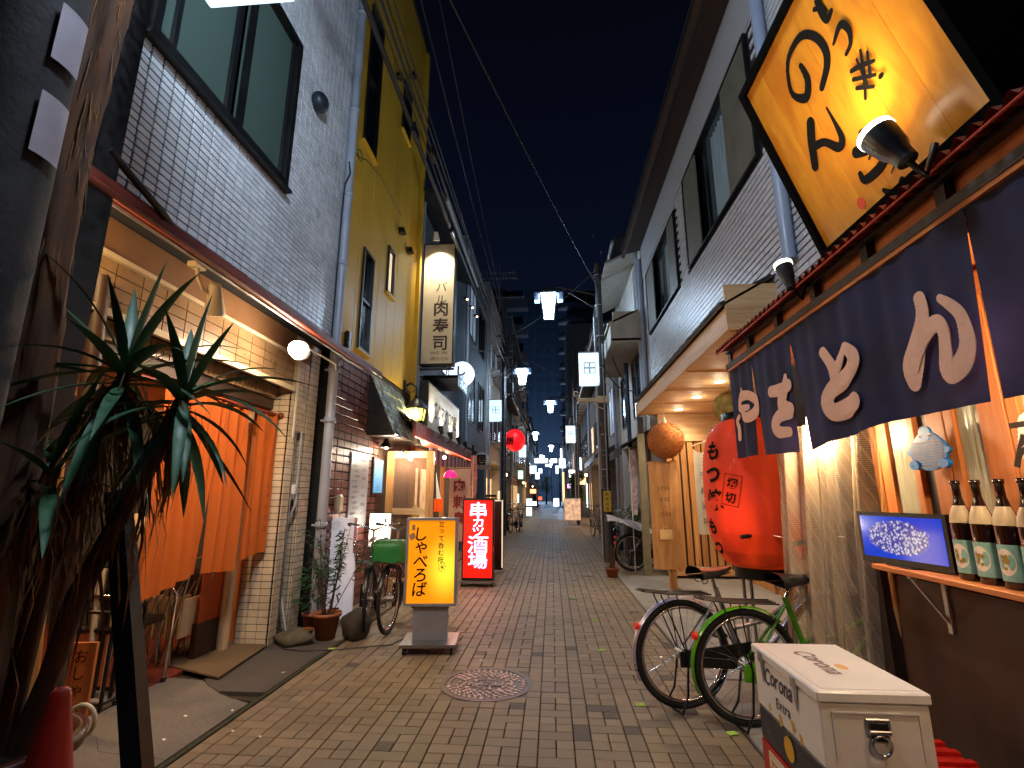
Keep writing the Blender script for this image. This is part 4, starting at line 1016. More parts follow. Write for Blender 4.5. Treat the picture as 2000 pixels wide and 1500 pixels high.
g = MB(); g.obox(o - ex * .0 - ey * .12 - ez * .315, ex * .49, ey * .42, ez * .025); part(ys, 'base', g, M['steel'])
for sx in (.04, .45):
    for sy in (-.09, .27):
        p = o + ex * sx + ey * sy; g = MB(); g.cyl(Vector((p.x, p.y, .027)) - ex * .012, Vector((p.x, p.y, .027)) + ex * .012, .025, 12); g.box((p.x - .012, p.y - .012, .045), (p.x + .012, p.y + .012, .062)); part(ys, 'caster', g, M['rubber'])
lamp('sign_spill', 'AREA', f0 + ex * W_ / 2 + ez * H_ / 2 - ey * .01, 2.2, (1, .72, .2), .45, target=f0 + ex * W_ / 2 + ez * H_ / 2 - ey * 1, parent=ys)

rs = thing('red_stand_sign', 'glowing red vertical stand sign with white neon lettering', 'sign', (-1.15, 8.05, 0))
o = Vector((-1.405, 8.0, .09)); W_, H_ = .49, 1.22
g = MB(); g.box(o, o + Vector((W_, .16, .03))); g.box(o + Vector((0, 0, H_ - .03)), o + Vector((W_, .16, H_))); g.box(o + Vector((0, 0, .03)), o + Vector((.018, .16, H_ - .03))); g.box(o + Vector((W_ - .018, 0, .03)), o + Vector((W_, .16, H_ - .03))); part(rs, 'frame', g, M['darkframe'])
g = MB(); g.box(o + Vector((.019, .012, .031)), o + Vector((W_ - .019, .148, H_ - .031))); rf = part(rs, 'panel', g, backlit('red_sign_face', '#d00f08', '#ff2a12', .85, (0, 0, .7), (.6, .6, .9), 1.1))
L5 = '串カツ酒場'; hs = [.26, .17, .17, .25, .25]; zc = 1.07
glow = MB(); core = MB()
for ch, hh, zz in zip(L5, [.24, .16, .16, .26, .24], [1.04, .855, .71, .52, .285]):
    letters(glow, ch, o + Vector((W_ / 2, .0095, zz)), (1, 0, 0), (0, 0, 1), hh * 1.05, bold=.026, wide=1.25)
    letters(core, ch, o + Vector((W_ / 2, .0075, zz)), (1, 0, 0), (0, 0, 1), hh * 1.05, bold=-.004, wide=1.25)
part(rf, 'lettering_glow', glow, emit('violet_outline', '#b060d8', 1.2)); part(rf, 'lettering', core, emit('white_neon', '#fff2ff', 2.2))
g = MB(); g.box((-1.42, 7.93, .055), (-.90, 8.26, .08)); part(rs, 'base', g, M['steel'])
for sx in (-1.39, -.93):
    for sy in (7.96, 8.22): g = MB(); g.cyl((sx - .012, sy, .028), (sx + .012, sy, .028), .026, 10); part(rs, 'caster', g, M['rubber'])
lamp('red_spill', 'AREA', (-1.15, 7.97, .75), 5, (1, .2, .12), .5, target=(-1.15, 6, .3), parent=rs)
r2 = thing('dark_stand_sign', 'dark backed stand sign with a pale edge right behind the red sign', 'sign', (-1.1, 9.2, 0))
g = MB(); g.box((-1.35, 9.3, .06), (-.90, 9.45, 1.28)); part(r2, 'case', g, M['darkframe'])
g = MB(); g.box((-.915, 9.285, .1), (-.895, 9.299, 1.27)); g.box((-1.33, 9.285, 1.25), (-.93, 9.299, 1.27)); part(r2, 'edge', g, emit('pale_edge', '#f0d8a8', .7))

# ------------------------------------------------------------------ grill shop: wooden door, canopy, long sign, banners
sh = thing('grill_shop', 'brightly lit meat bar shop front with brown metal canopy beyond the yellow building', 'shop', (-2.4, 10, 0))
g = MB(); g.box((-7, 8.72, 0), (-3.0, 12.8, 2.4)); part(sh, 'back_wall', g, mat('warm_shop_wall', '#8a5a38', .6, var=.3, scale=4))
for y, w_ in ((8.8, .5), (9.5, .6), (10.4, .7), (11.4, .6), (12.2, .4)):
    g = MB(); g.box((-3.0, y, .7), (-2.98, y + w_, 1.95)); part(sh, 'window', g, M['warmwin'])
for y in (8.75, 10.2, 11.3, 12.6):
    g = MB(); g.box((-2.52, y, 0), (-2.42, y + .1, 2.35)); part(sh, 'post', g, M['cedar_z'])
g = MB(); g.box((-2.5, 7.6, 2.3), (-2.05, 12.8, 2.36)); g.obox((-2.06, 7.3, 2.22), (0, 5.5, 0), (.05, 0, .0), (-.02, 0, .22)); part(sh, 'fascia', g, M['redpaint'])
g = MB(); g.obox((-2.06, 7.3, 2.44), (0, 5.5, 0), (-.5, 0, .32), (.01, 0, .02)); part(sh, 'canopy_roof', g, mat('brown_sheet', '#4a3428', .3, metal=.5, var=.2, dirt=.3))
g = MB(); g.tube([(-2.02, 7.3, 2.21), (-2.02, 12.8, 2.21)], .012, 6); part(sh, 'red_neon_strip', g, emit('red_strip', '#ff4a20', 2.5))
lamp('shop_glow_a', 'POINT', (-2.55, 9.6, 2.05), 55, (1, .7, .42), .12, parent=sh)
lamp('shop_glow_b', 'POINT', (-2.5, 11.6, 2.05), 40, (1, .62, .35), .12, parent=sh)
wd = thing('wooden_glass_door', 'open pale wooden door with a tall glass pane and warm reflections', 'door', (-2.0, 7.3, 0))
X0, X1, Yd = -2.45, -1.74, 7.35
g = MB(); g.box((X0, Yd, .03), (X0 + .11, Yd + .05, 2.0)); g.box((X1 - .11, Yd, .03), (X1, Yd + .05, 2.0)); part(wd, 'stile', g, M['cedar_z'])
g = MB(); g.box((X0 + .11, Yd, 1.9), (X1 - .11, Yd + .05, 2.0)); g.box((X0 + .11, Yd, 1.08), (X1 - .11, Yd + .05, 1.17)); g.box((X0 + .11, Yd, .03), (X1 - .11, Yd + .05, .2)); part(wd, 'rail', g, M['cedar_x'])
for z0, z1 in ((1.17, 1.9), (.2, 1.08)):
    g = MB(); g.box((X0 + .11, Yd + .02, z0), (X1 - .11, Yd + .026, z1)); part(wd, 'pane', g, glass('door_glass_%d' % int(z0 * 100), '#8a6a55', .06, .45))
def gbulb(c, label, e_, p_, r_=.028, col=(1, .86, .66)):
    t_ = thing('bare_bulb', label, 'light bulb', c, 'bare bulbs over the shop front')
    g = MB(); g.sphere(c, r_, 12, 8); part(t_, 'glass', g, emit('bulb_glow', '#fff0d8', e_)); g = MB(); g.cyl((c[0], c[1], c[2] + r_ * .8), (c[0], c[1], c[2] + r_ + .05), .014, 8); part(t_, 'socket', g, M['blackp'])
    lamp('bulb_light', 'POINT', (c[0], c[1] - .06, c[2] - .02), p_, col, .03, parent=t_); return t_
gbulb((-2.17, 7.2, 1.93), 'white bulb in front of the wooden door glass', 25, 22)
gbulb((-1.66, 7.7, 1.93), 'white bulb right of the wooden door frame', 25, 22)
gbulb((-2.15, 6.5, .98), 'bright small lamp low behind the bicycle handlebars', 20, 14)
# A4 notice behind the bicycles
nb = thing('notice_stand', 'lit paper notice on a stand behind the bicycle handlebars', 'notice', (-2.25, 6.6, 0))
g = MB(); g.box((-2.40, 6.62, .70), (-2.12, 6.64, 1.12)); part(nb, 'paper', g, emit('lit_paper', '#ffe2c0', .5, noise=.4, nscale=9))
g = MB(); g.box((-2.41, 6.645, .69), (-2.11, 6.66, 1.13)); g.tube([(-2.26, 6.66, .7), (-2.26, 6.66, .01)], .012, 6); g.cyl((-2.26, 6.66, .0), (-2.26, 6.66, .02), .12, 16); part(nb, 'stand', g, M['blackp'])
# long sign with horizontal row of lamps
ls = thing('long_shop_sign', 'long white sign above the canopy lit by small lamps from below', 'sign', (-2.15, 9.9, 2.9))
g = MB(); g.box((-2.3, 8.5, 2.48), (-2.16, 11.5, 3.36)); part(ls, 'case', g, M['darkframe'])
g = MB(); g.box((-2.159, 8.54, 2.52), (-2.15, 11.46, 3.32)); pn = part(ls, 'panel', g, mat('sign_face_white', '#d8ccb4', .35, var=.08))
g = MB(); letters(g, '炙りマグロの匠', (-2.148, 10.05, 2.92), (0, 1, 0), (0, 0, 1), .34, bold=.02); part(pn, 'lettering', g, M['brown_ink'])
for k, y in enumerate((8.75, 9.6, 10.5, 11.35)):
    t_ = thing('sign_lamp', ['small lamp nearest the viewer below the long white sign', 'second small lamp along the long white sign', 'third small lamp along the long white sign', 'farthest small lamp below the long white sign'][k], 'lamp', (-1.95, y, 2.55), 'lamps along the long white sign')
    g = MB(); g.cyl((-1.94, y, 2.42), (-1.98, y, 2.56), .03, 10, .055); part(t_, 'hood', g, M['blackp']); g = MB(); g.tube([(-2.15, y, 2.36), (-2.0, y, 2.36), (-1.95, y, 2.42)], .01, 6); part(t_, 'arm', g, M['blackp'])
    lamp('sign_lamp_beam', 'SPOT', (-1.97, y, 2.58), 34, (1, .9, .74), .03, spot=math.radians(100), blend=.8, target=(-2.16, y, 3.0), parent=t_)
# striped valance, banner with two characters, flag, pink cap, orange bits
vl = thing('striped_valance', 'red and pale striped cloth valance under the brown canopy', 'valance', (-1.95, 10, 2))
for k in range(26):
    g = MB(); y = 7.9 + k * .19; g.box((-1.96, y, 1.86), (-1.95, y + .186, 2.12)); part(vl, 'stripe', g, M['redcloth'] if k % 2 and 'redcloth' in M else (M.setdefault('redcloth', mat('red_cloth', '#8a2a2a', .7, var=.2)) if k % 2 else M.setdefault('palecloth', mat('pale_cloth', '#b58a86', .7, var=.2))))
bn = thing('meat_banner', 'cream hanging banner with two dark red characters beside the red sign', 'banner', (-1.7, 9, 1.5))
g = MB(); g.grid(10, 24, lambda u, v: (-1.90 + .40 * u, 9.3 + .02 * math.sin(7 * u + 4 * v), 1.84 - 1.3 * v)); bb_ = part(bn, 'cloth', g, mat('cream_banner', '#d9b79a', .7, var=.1, bump=.2))
g = MB(); letters(g, '肉', (-1.70, 9.25, 1.53), (1, 0, 0), (0, 0, 1), .24, bold=.03); letters(g, '刺', (-1.70, 9.25, 1.24), (1, 0, 0), (0, 0, 1), .24, bold=.03); letters(g, '身', (-1.70, 9.25, .95), (1, 0, 0), (0, 0, 1), .24, bold=.03); part(bb_, 'lettering', g, M['red_ink'])
g = MB(); g.cyl((-1.94, 9.28, 1.86), (-1.46, 9.28, 1.86), .01, 6); part(bn, 'rod', g, M['cedar_x'])
nbp = thing('red_print_banner', 'narrow pink and red flag on a pole right of the striped valance', 'flag', (-1.5, 9.6, 0))
g = MB(); g.cyl((-1.50, 9.6, 0), (-1.50, 9.6, 2.12), .012, 8); part(nbp, 'pole', g, M['white'])
g = MB(); g.grid(6, 30, lambda u, v: (-1.56 + .12 * u + .02 * math.sin(6 * v), 9.6, 2.1 - 1.5 * v)); part(nbp, 'cloth', g, mat('pink_cloth', '#c08074', .7, var=.5, scale=12, detail=2))
fl = thing('white_pennant', 'small white pointed pennant hanging by the wooden door', 'pennant', (-1.86, 8.2, 1.5))
g = MB(); g.add([(-1.9, 8.2, 1.74), (-1.83, 8.2, 1.4), (-1.80, 8.2, 1.3), (-1.88, 8.2, 1.27)], [(0, 1, 3), (1, 2, 3)]); part(fl, 'cloth', g, M['white'])
pk = thing('pink_cap_lamp', 'small bright pink mushroom shaped shade under the valance', 'lamp shade', (-1.72, 8.5, 1.68))
g = MB(); g.lathe([(.001, .08), (.05, .07), (.10, .02), (.12, -.05)], (-1.72, 8.5, 1.70), 20); part(pk, 'shade', g, emit('pink_glow', '#ff2a90', .6, base='#d01a70'))
ob_ = thing('orange_streamer', 'orange paper streamer hanging beside the wooden door', 'streamer', (-1.8, 8.0, 1.2))
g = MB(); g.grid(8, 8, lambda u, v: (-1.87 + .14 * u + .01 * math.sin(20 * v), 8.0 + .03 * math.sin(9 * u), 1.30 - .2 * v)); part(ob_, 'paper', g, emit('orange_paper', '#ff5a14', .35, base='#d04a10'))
g = MB(); g.sphere((-2.17, 8.0, 1.1), .06, 10, 6, (1, 1, 1.8)); g2 = thing('yellow_paper_lantern', 'small yellow paper lantern behind the wooden door pane', 'lantern', (-2.17, 8, 1.1)); part(g2, 'paper', g, emit('yellow_paper', '#ffc81e', .6, base='#c09010'))
# ornate wall lantern
ol = thing('ornate_wall_lantern', 'ornate dark metal lantern glowing yellow beside the shiny awning', 'lantern', (-2.24, 8.06, 2.7))
cx, cy_, cz = -2.24, 8.06, 2.68
def hexring(r, z, n=6, rot=PI / 6): return [(cx + r * math.cos(rot + 2 * PI * k / n), cy_ + r * math.sin(rot + 2 * PI * k / n), z) for k in range(n)]
g = MB(); lo, hi = hexring(.135, cz - .13), hexring(.175, cz + .09)
for k in range(6):
    k2 = (k + 1) % 6; g.tube([lo[k], hi[k]], .014, 5); g.tube([lo[k], lo[k2]], .014, 5); g.tube([hi[k], hi[k2]], .016, 5)
part(ol, 'cage', g, M['black'])
for k in range(6):
    k2 = (k + 1) % 6; g = MB(); g.quad(*[Vector(p) * 1 for p in (lo[k], lo[k2], hi[k2], hi[k])]); part(ol, 'pane', g, M.setdefault('lantern_glass', glass('lantern_glass', '#e8e070', .3, .55, '#f6e468', 2.2)))
g = MB(); g.sphere((cx, cy_, cz - .02), .05, 12, 8); part(ol, 'bulb', g, emit('lantern_bulb', '#fff3a8', 16))
g = MB(); g.lathe([(.21, .09), (.19, .12), (.12, .2), (.06, .25), (.03, .27), (.045, .30), (.001, .33)], (cx, cy_, cz), 6); g.lathe([(.001, -.18), (.05, -.17), (.15, -.14), (.15, -.12)], (cx, cy_, cz), 6); part(ol, 'cap', g, M['black'])
g = MB(); g.tube([(cx - .24, cy_ + .1, cz + .5), (cx - .12, cy_ + .04, cz + .55), (cx, cy_, cz + .45), (cx, cy_, cz + .32)], .014, 8); g.torus((cx - .12, cy_ + .04, cz + .45), .07, .008, 'Y', 16, 5); g.box((cx - .27, cy_ + .05, cz - .1), (cx - .23, cy_ + .14, cz + .6)); part(ol, 'bracket', g, M['black'])
lamp('lantern_light', 'POINT', (cx + .0, cy_ - .25, cz - .03), 22, (1, .9, .45), .05, parent=ol)
# tall vertical sign
vsn = thing('vertical_bar_sign', 'tall cream vertical sign with dark calligraphy and a spotlight at its top', 'sign', (-2.13, 8.9, 5))
g = MB(); g.box((-2.44, 8.86, 3.74), (-1.80, 9.06, 6.22)); part(vsn, 'case', g, M['darkframe'])
g = MB(); g.box((-2.415, 8.852, 3.765), (-1.825, 8.859, 6.195)); vp = part(vsn, 'panel', g, mat('cream_sign_face', '#c9bba0', .4, var=.05))
g = MB(); yy = 8.85
letters(g, 'かバル'[1:], (-2.06, yy, 5.30), (1, 0, 0), (0, 0, 1), .23, True, .27, bold=.0)
letters(g, '肉寿司', (-2.06, yy, 4.85), (1, 0, 0), (0, 0, 1), .32, True, .345, bold=.02); part(vp, 'lettering', g, M['brown_ink'])
g = MB(); letters(g, 'SINCE 2016', (-2.08, yy, 3.97), (1, 0, 0), (0, 0, 1), .07); letters(g, '堺のバル', (-2.06, yy, 3.85), (1, 0, 0), (0, 0, 1), .09, slant=.2); part(vp, 'small_print', g, M['brown_ink'])
g = MB(); g.tube([(-2.12, 8.86, 6.2), (-2.12, 8.7, 6.34), (-2.12, 8.52, 6.28)], .012, 6); sp_ = part(vsn, 'lamp_arm', g, M['black'])
g = MB(); g.cyl((-2.12, 8.50, 6.27), (-2.12, 8.56, 6.12), .04, 12, .07); part(sp_, 'lamp_head', g, M['white'])
lamp('vertical_sign_spot', 'SPOT', (-2.12, 8.58, 6.10), 150, (1, .88, .66), .03, spot=math.radians(105), blend=.9, target=(-2.12, 8.86, 5.45), parent=vsn)
g = MB(); g.box((-2.9, 8.95, 6.1), (-2.44, 8.98, 6.14)); g.box((-2.9, 8.95, 5.1), (-2.44, 8.98, 5.14)); g.box((-2.9, 8.95, 4.2), (-2.44, 8.98, 4.24)); g.box((-2.9, 8.95, 3.66), (-1.8, 8.98, 3.7)); part(vsn, 'bracket', g, M['black'])
# round signs
rl = thing('round_lit_sign', 'round glowing white sign high on the left behind the vertical sign', 'sign', (-2.02, 11, 4.08))
g = MB(); g.lathe([(.001, -.06), (.27, -.06), (.285, -.05), (.285, .05), (.27, .06), (.001, .06)], (-2.02, 11, 4.08), 36, 'Y'); rp_ = part(rl, 'disc', g, emit('round_sign_glow', '#cfe4ff', 1.5))
g = MB(); letters(g, 'し', (-2.02, 10.935, 4.14), (1, 0, 0), (0, 0, 1), .26, bold=.04); letters(g, '幸', (-1.98, 10.935, 3.98), (1, 0, 0), (0, 0, 1), .1); part(rp_, 'mark', g, M['brown_ink'])
g = MB(); g.box((-2.6, 10.98, 4.3), (-2.2, 11.02, 4.34)); part(rl, 'bracket', g, M['black'])
rd = thing('round_dark_sign', 'round grey sign with dark strokes above the red stand sign', 'sign', (-1.74, 12.5, 2.2))
g = MB(); g.lathe([(.001, -.03), (.21, -.03), (.22, -.02), (.22, .03)], (-1.74, 12.5, 2.2), 30, 'Y'); rp_ = part(rd, 'disc', g, mat('grey_disc', '#8c8f92', .5))
g = MB(); letters(g, '居', (-1.76, 12.465, 2.22), (1, 0, 0), (0, 0, 1), .27, bold=.05); part(rp_, 'mark', g, M['ink'])
g = MB(); g.cyl((-1.97, 12.5, 0), (-1.97, 12.5, 2.6), .03, 8); part(rd, 'post', g, M['black'])
us = thing('underside_lit_sign', 'slanting lit letter sign under a dark balcony behind the round glowing sign', 'sign', (-2.0, 9.9, 3.7))
g = MB(); g.box((-2.55, 9.6, 3.66), (-1.85, 10.9, 3.72)); part(us, 'board', g, M['darkframe'])
g = MB(); g.box((-1.849, 9.6, 3.50), (-1.84, 10.9, 3.74)); letters(g, '炙', (-1.8, 9.7, 3.6), (0, 1, 0), (0, 0, 1), .2); u_ = part(us, 'panel', g, mat('dark_sign_panel', '#2c3846', .4))
g = MB(); letters(g, 'バルの酒', (-1.836, 10.25, 3.62), (0, 1, 0), (0, 0, 1), .2, bold=.02); part(u_, 'lettering', g, emit('cool_letters', '#bfe0ff', 1.8))
# ------------------------------------------------------------------ right: skewer stall
XN = 1.45      # plane of the dark blue curtain
st = thing('skewer_stall', 'skewer stall with orange wooden front and a rusty corrugated eave', 'stall', (1.85, 2, 0))
g = MB(); g.box((1.86, -1.5, .015), (1.92, 3.12, .93)); part(st, 'lower_wall', g, mat('brown_plywood', '#4a2c1a', .65, var=.25, scale=3, dirt=.5))
g = MB(); g.box((1.92, -1.5, .93), (3.4, 3.12, .95)); part(st, 'counter_back', g, M['dwood'])
g = MB(); g.box((1.80, 3.06, .015), (1.90, 3.16, 2.6)); g.box((1.80, 3.165, .015), (1.84, 3.22, 2.6)); part(st, 'corner_post', g, M['dwood'])
for z0, z1 in ((.94, 1.0), (1.06, 1.14), (2.2, 2.3)):
    g = MB(); g.box((1.84, -1.5, z0), (1.89, 3.05, z1)); part(st, 'rail', g, M['owood_y'])
ripple = mat('ripple_glass', '#b0aa90', .15, var=.15, scale=8, stretch=(8, 8, .4), bump=.8, bscale=6, spec=.8)
y = 3.05; k = 0
widths = [.07, .09, .16, .05, .08, .12, .06, .13, .14, .06, .16, .07, .10, .12]
kinds = 'wwgwdwwgwwgwdwwgwwgw'
while y > -.6:
    w_ = widths[k % len(widths)]
    kd = kinds[k % len(kinds)]
    g = MB()
    if kd == 'w': g.box((1.845, y - w_ + .004, 1.14), (1.878, y - .004, 2.2), bev=.003); part(st, 'plank', g, M['owood'])
    elif kd == 'g': g.box((1.862, y - w_, 1.14), (1.868, y, 2.2)); part(st, 'ripple_pane', g, ripple)
    else: g.box((1.87, y - w_, 1.14), (1.88, y, 2.2)); part(st, 'dark_gap', g, M['dwood'])
    y -= w_; k += 1
g = MB(); g.box((1.9, -1.5, 1.0), (1.92, 3.1, 2.6)); part(st, 'inner_wall', g, M['owood'])
g = MB(); g.box((1.62, -1.5, 2.34), (1.93, 3.9, 2.36)); part(st, 'ceiling', g, M['owood_y'])
# header: orange boards between dark brackets, grey rail, thin rail
for k in range(12):
    y1 = 4.02 - k * .46
    g = MB(); g.box((1.475, y1 - .40, 2.39), (1.50, y1, 2.475)); part(st, 'header_board', g, M['owood_y'])
    g = MB(); g.box((1.44, y1 - .455, 2.386), (1.51, y1 - .405, 2.464)); part(st, 'bracket', g, M['dwood'])
g = MB(); g.box((1.43, -1.5, 2.345), (1.475, 4.05, 2.385)); part(st, 'grey_rail', g, mat('grey_timber', '#4b4540', .7, var=.2))
g = MB(); g.box((1.435, -1.5, 2.325), (1.46, 4.05, 2.3445)); part(st, 'thin_rail', g, M['owood_y'])
g = MB(); g.box((1.50, -1.5, 2.36), (1.54, 4.04, 2.52)); part(st, 'lintel', g, M['dwood_y'])
g = MB(); g.box((1.46, 4.0, 2.0), (1.52, 4.06, 2.52)); part(st, 'end_bracket', g, M['dwood'])
# corrugated roof
def corr(u, v):
    y = 4.0 - 5.5 * u
    return (1.345 + 1.6 * v, y, 2.485 + .34 * v + .016 * math.sin(y * 2 * PI / .066))
g = MB(); g.grid(900, 2, corr, smooth=True); part(st, 'corrugated_roof', g, mat('rusty_corrugated', '#8a3a22', .42, var=.35, scale=8, dirt=.4))
g = MB(); g.box((1.42, -1.5, 2.465), (1.46, 4.0, 2.482)); part(st, 'roof_batten', g, M['black'])
g = MB(); g.tube([(1.35, 4.0, 2.462), (1.35, -1.5, 2.462)], .006, 5); part(st, 'red_led_cable', g, mat('red_cable', '#b02a12', .4))

# navy split curtain
nv = thing('navy_shop_curtain', 'navy cotton shop curtain with large cream hiragana over the stall front', 'curtain', (XN, 2.7, 2.0))
m, t, b = _m('navy_cotton'); N = t.nodes.new; L = t.links.new
b.inputs['Roughness'].default_value = .85; tcn = N('ShaderNodeTexCoord')
n1 = N('ShaderNodeTexNoise'); n1.inputs['Scale'].default_value = 5; n1.inputs['Detail'].default_value = 8; L(tcn.outputs['Object'], n1.inputs['Vector'])
cr = N('ShaderNodeValToRGB'); cr.color_ramp.elements[0].color = lin('#0a0c26'); cr.color_ramp.elements[1].color = lin('#171a42'); cr.color_ramp.elements[0].position = .35; cr.color_ramp.elements[1].position = .7
L(n1.outputs[0], cr.inputs[0]); L(cr.outputs[0], b.inputs['Base Color'])
n2 = N('ShaderNodeTexNoise'); n2.inputs['Scale'].default_value = 260; L(tcn.outputs['Object'], n2.inputs['Vector'])
bp = N('ShaderNodeBump'); bp.inputs['Strength'].default_value = .5; bp.inputs['Distance'].default_value = .002; L(n2.outputs[0], bp.inputs['Height']); L(bp.outputs[0], b.inputs['Normal'])
tr = N('ShaderNodeBsdfTranslucent'); tr.inputs[0].default_value = lin('#2a2140'); mxs = N('ShaderNodeMixShader'); mxs.inputs[0].default_value = .06
L(b.outputs[0], mxs.inputs[1]); L(tr.outputs[0], mxs.inputs[2]); L(mxs.outputs[0], t.nodes['Material Output'].inputs[0])
navy = m
def nav_x(y, z, amp):
    v = (2.32 - z) / .65
    return XN + amp * (.35 + .65 * v) * math.sin(y * 13 + 1.3 * math.sin(y * 5)) + amp * .35 * math.sin(y * 41) * (1 - .6 * v)
def nav_panel(ya, yb, za, zb, skew=0.0, notch=0.0, off=0.0, amp=.012):
    def fn(u, v):
        y = ya + (yb - ya) * u; zb_ = za + (zb - za) * u; z = 2.325 + (zb_ - 2.325) * v
        y += skew * v * (1 - u) + notch * v * u
        return (nav_x(y, z, amp) + off, y, z)
    return MB().grid(60, 24, fn)
panels = [(4.03, 3.597, 1.63, 1.63, 0, .05, 0), (3.605, 3.0, 1.62, 1.60, -.06, .06, 0), (3.002, 2.22, 1.60, 1.66, -.08, 0, -.004), (2.226, 1.665, 1.66, 1.65, 0, .05, -.004), (1.672, .95, 1.65, 1.66, 0, 0, 0), (.94, .2, 1.7, 1.7, 0, 0, 0)]
for p_ in panels: part(nv, 'panel', nav_panel(*p_[:4], skew=p_[4], notch=p_[5], off=p_[6]), navy)
NOREN = [[(-3.786,2.132,0.025),(-3.785,2.073,0.031)],[(-3.873,2.004,0.074),(-3.838,2.07,0.084),(-3.687,2.067,0.071),(-3.574,2.001,0.075),(-3.606,1.927,0.085),(-3.746,1.912,0.076),(-3.838,1.979,0.067),(-3.695,1.98,0.043)],[(-3.908,1.944,0.038),(-3.953,1.911,0.043),(-3.932,1.855,0.054),(-3.941,1.783,0.053)],[(-3.286,2.009,0.075),(-3.178,1.998,0.079),(-3.062,2.005,0.075)],[(-3.092,2.06,0.046),(-3.122,1.991,0.077),(-3.16,1.934,0.093),(-3.16,1.891,0.093),(-3.067,1.859,0.074)],[(-3.075,1.829,0.059),(-3.21,1.835,0.087),(-3.27,1.789,0.097),(-3.234,1.741,0.079),(-3.113,1.726,0.06)],[(-2.636,2.085,0.06),(-2.579,1.991,0.069),(-2.57,1.873,0.068)],[(-2.545,1.973,0.056),(-2.485,2.032,0.055),(-2.437,2.048,0.064),(-2.376,1.988,0.082),(-2.418,1.932,0.094),(-2.51,1.904,0.099),(-2.609,1.873,0.093),(-2.648,1.818,0.094),(-2.607,1.762,0.091),(-2.502,1.766,0.102),(-2.415,1.783,0.092)],[(-1.919,2.095,0.053),(-1.916,2.042,0.06),(-1.934,1.986,0.075),(-1.986,1.906,0.116),(-2.019,1.846,0.129),(-2.028,1.792,0.086)],[(-2.016,1.859,0.094),(-1.943,1.934,0.083),(-1.882,1.968,0.072),(-1.842,1.964,0.063),(-1.825,1.922,0.062),(-1.832,1.86,0.068),(-1.84,1.799,0.078),(-1.82,1.769,0.073),(-1.771,1.793,0.083),(-1.737,1.844,0.069),(-1.733,1.903,0.057),(-1.743,1.963,0.045),(-1.775,2.013,0.04),(-1.812,2.051,0.031)]]
cream = mat('cream_print', '#e6b294', .8, var=.06, scale=40)
g = MB(); brush(g, NOREN, (XN, 0, 0), (0, -1, 0), (0, 0, 1), lift=.00025)
cg = []
for (x, y, z) in g.v: cg.append((min(nav_x(y, z, .012), nav_x(y, z, .012)) - .008 + (x - XN), y, z))
g.v = cg; part(nv, 'lettering', g, cream)
g = MB(); g.tube([(XN + .034, 4.06, 2.312), (XN + .034, -1, 2.312)], .010, 8); part(nv, 'rod', g, M['owood_y'])
for yy in (2.95, 1.62):
    pass
# bulbs behind the curtain
def stall_bulb(c, label, p_, h_):
    t_ = thing('stall_bulb', label, 'light bulb', c, 'bulbs hanging behind the navy curtain')
    g = MB(); g.lathe([(.001, -h_), (.022, -h_ * .9), (.034, -h_ * .3), (.03, h_ * .3), (.015, h_ * .8), (.014, h_)], c, 16); part(t_, 'glass', g, emit('stall_bulb_glow', '#fff0c0', 22))
    g = MB(); g.cyl((c[0], c[1], c[2] + h_), (c[0], c[1], c[2] + h_ + .06), .018, 10); g.cyl((c[0], c[1], c[2] + h_ + .06), (c[0], c[1], 2.34), .004, 5); part(t_, 'socket', g, M['blackp'])
    lamp('stall_bulb_light', 'POINT', (c[0] + .02, c[1], c[2] - h_ - .02), p_, (1, .72, .42), .04, parent=t_)
stall_bulb((1.58, 3.12, 1.80), 'glaring bulb in the curtain gap between the second and third letters', 26, .085)
stall_bulb((1.56, 1.73, 1.96), 'glaring bulb in the curtain gap right of the last letter', 26, .10)
stall_bulb((1.58, .6, 1.95), 'bulb hanging beyond the right end of the curtain lettering', 26, .10)

# clear ribbed vinyl sheet
m, t, b = _m('clear_vinyl'); N = t.nodes.new; L = t.links.new
tcn = N('ShaderNodeTexCoord'); sp = N('ShaderNodeSeparateXYZ'); L(tcn.outputs['Object'], sp.inputs[0])
def tri(o_, s_):
    a = N('ShaderNodeMath'); a.operation = 'MULTIPLY'; a.inputs[1].default_value = s_; L(o_, a.inputs[0])
    f = N('ShaderNodeMath'); f.operation = 'FRACT'; L(a.outputs[0], f.inputs[0]); c_ = N('ShaderNodeMath'); c_.operation = 'LESS_THAN'; c_.inputs[1].default_value = .16; L(f.outputs[0], c_.inputs[0]); return c_.outputs[0]
mx_ = N('ShaderNodeMath'); mx_.operation = 'MAXIMUM'; L(tri(sp.outputs['Y'], 85), mx_.inputs[0]); L(tri(sp.outputs['Z'], 85), mx_.inputs[1])
n1 = N('ShaderNodeTexNoise'); n1.inputs['Scale'].default_value = 3; mp = N('ShaderNodeMapping'); mp.inputs['Scale'].default_value = (1, 6, .5); L(tcn.outputs['Object'], mp.inputs[0]); L(mp.outputs[0], n1.inputs['Vector'])
r = N('ShaderNodeMapRange'); r.inputs['From Min'].default_value = .35; r.inputs['From Max'].default_value = .65; r.inputs['To Min'].default_value = .34; r.inputs['To Max'].default_value = .66; L(n1.outputs[0], r.inputs['Value'])
a = N('ShaderNodeMath'); a.operation = 'MULTIPLY_ADD'; a.inputs[1].default_value = .2; a.use_clamp = True; L(mx_.outputs[0], a.inputs[0]); L(r.outputs[0], a.inputs[2]); L(a.outputs[0], b.inputs['Alpha'])
b.inputs['Base Color'].default_value = lin('#c4ae92'); b.inputs['Roughness'].default_value = .2; b.inputs['Specular IOR Level'].default_value = .9
vinyl = m
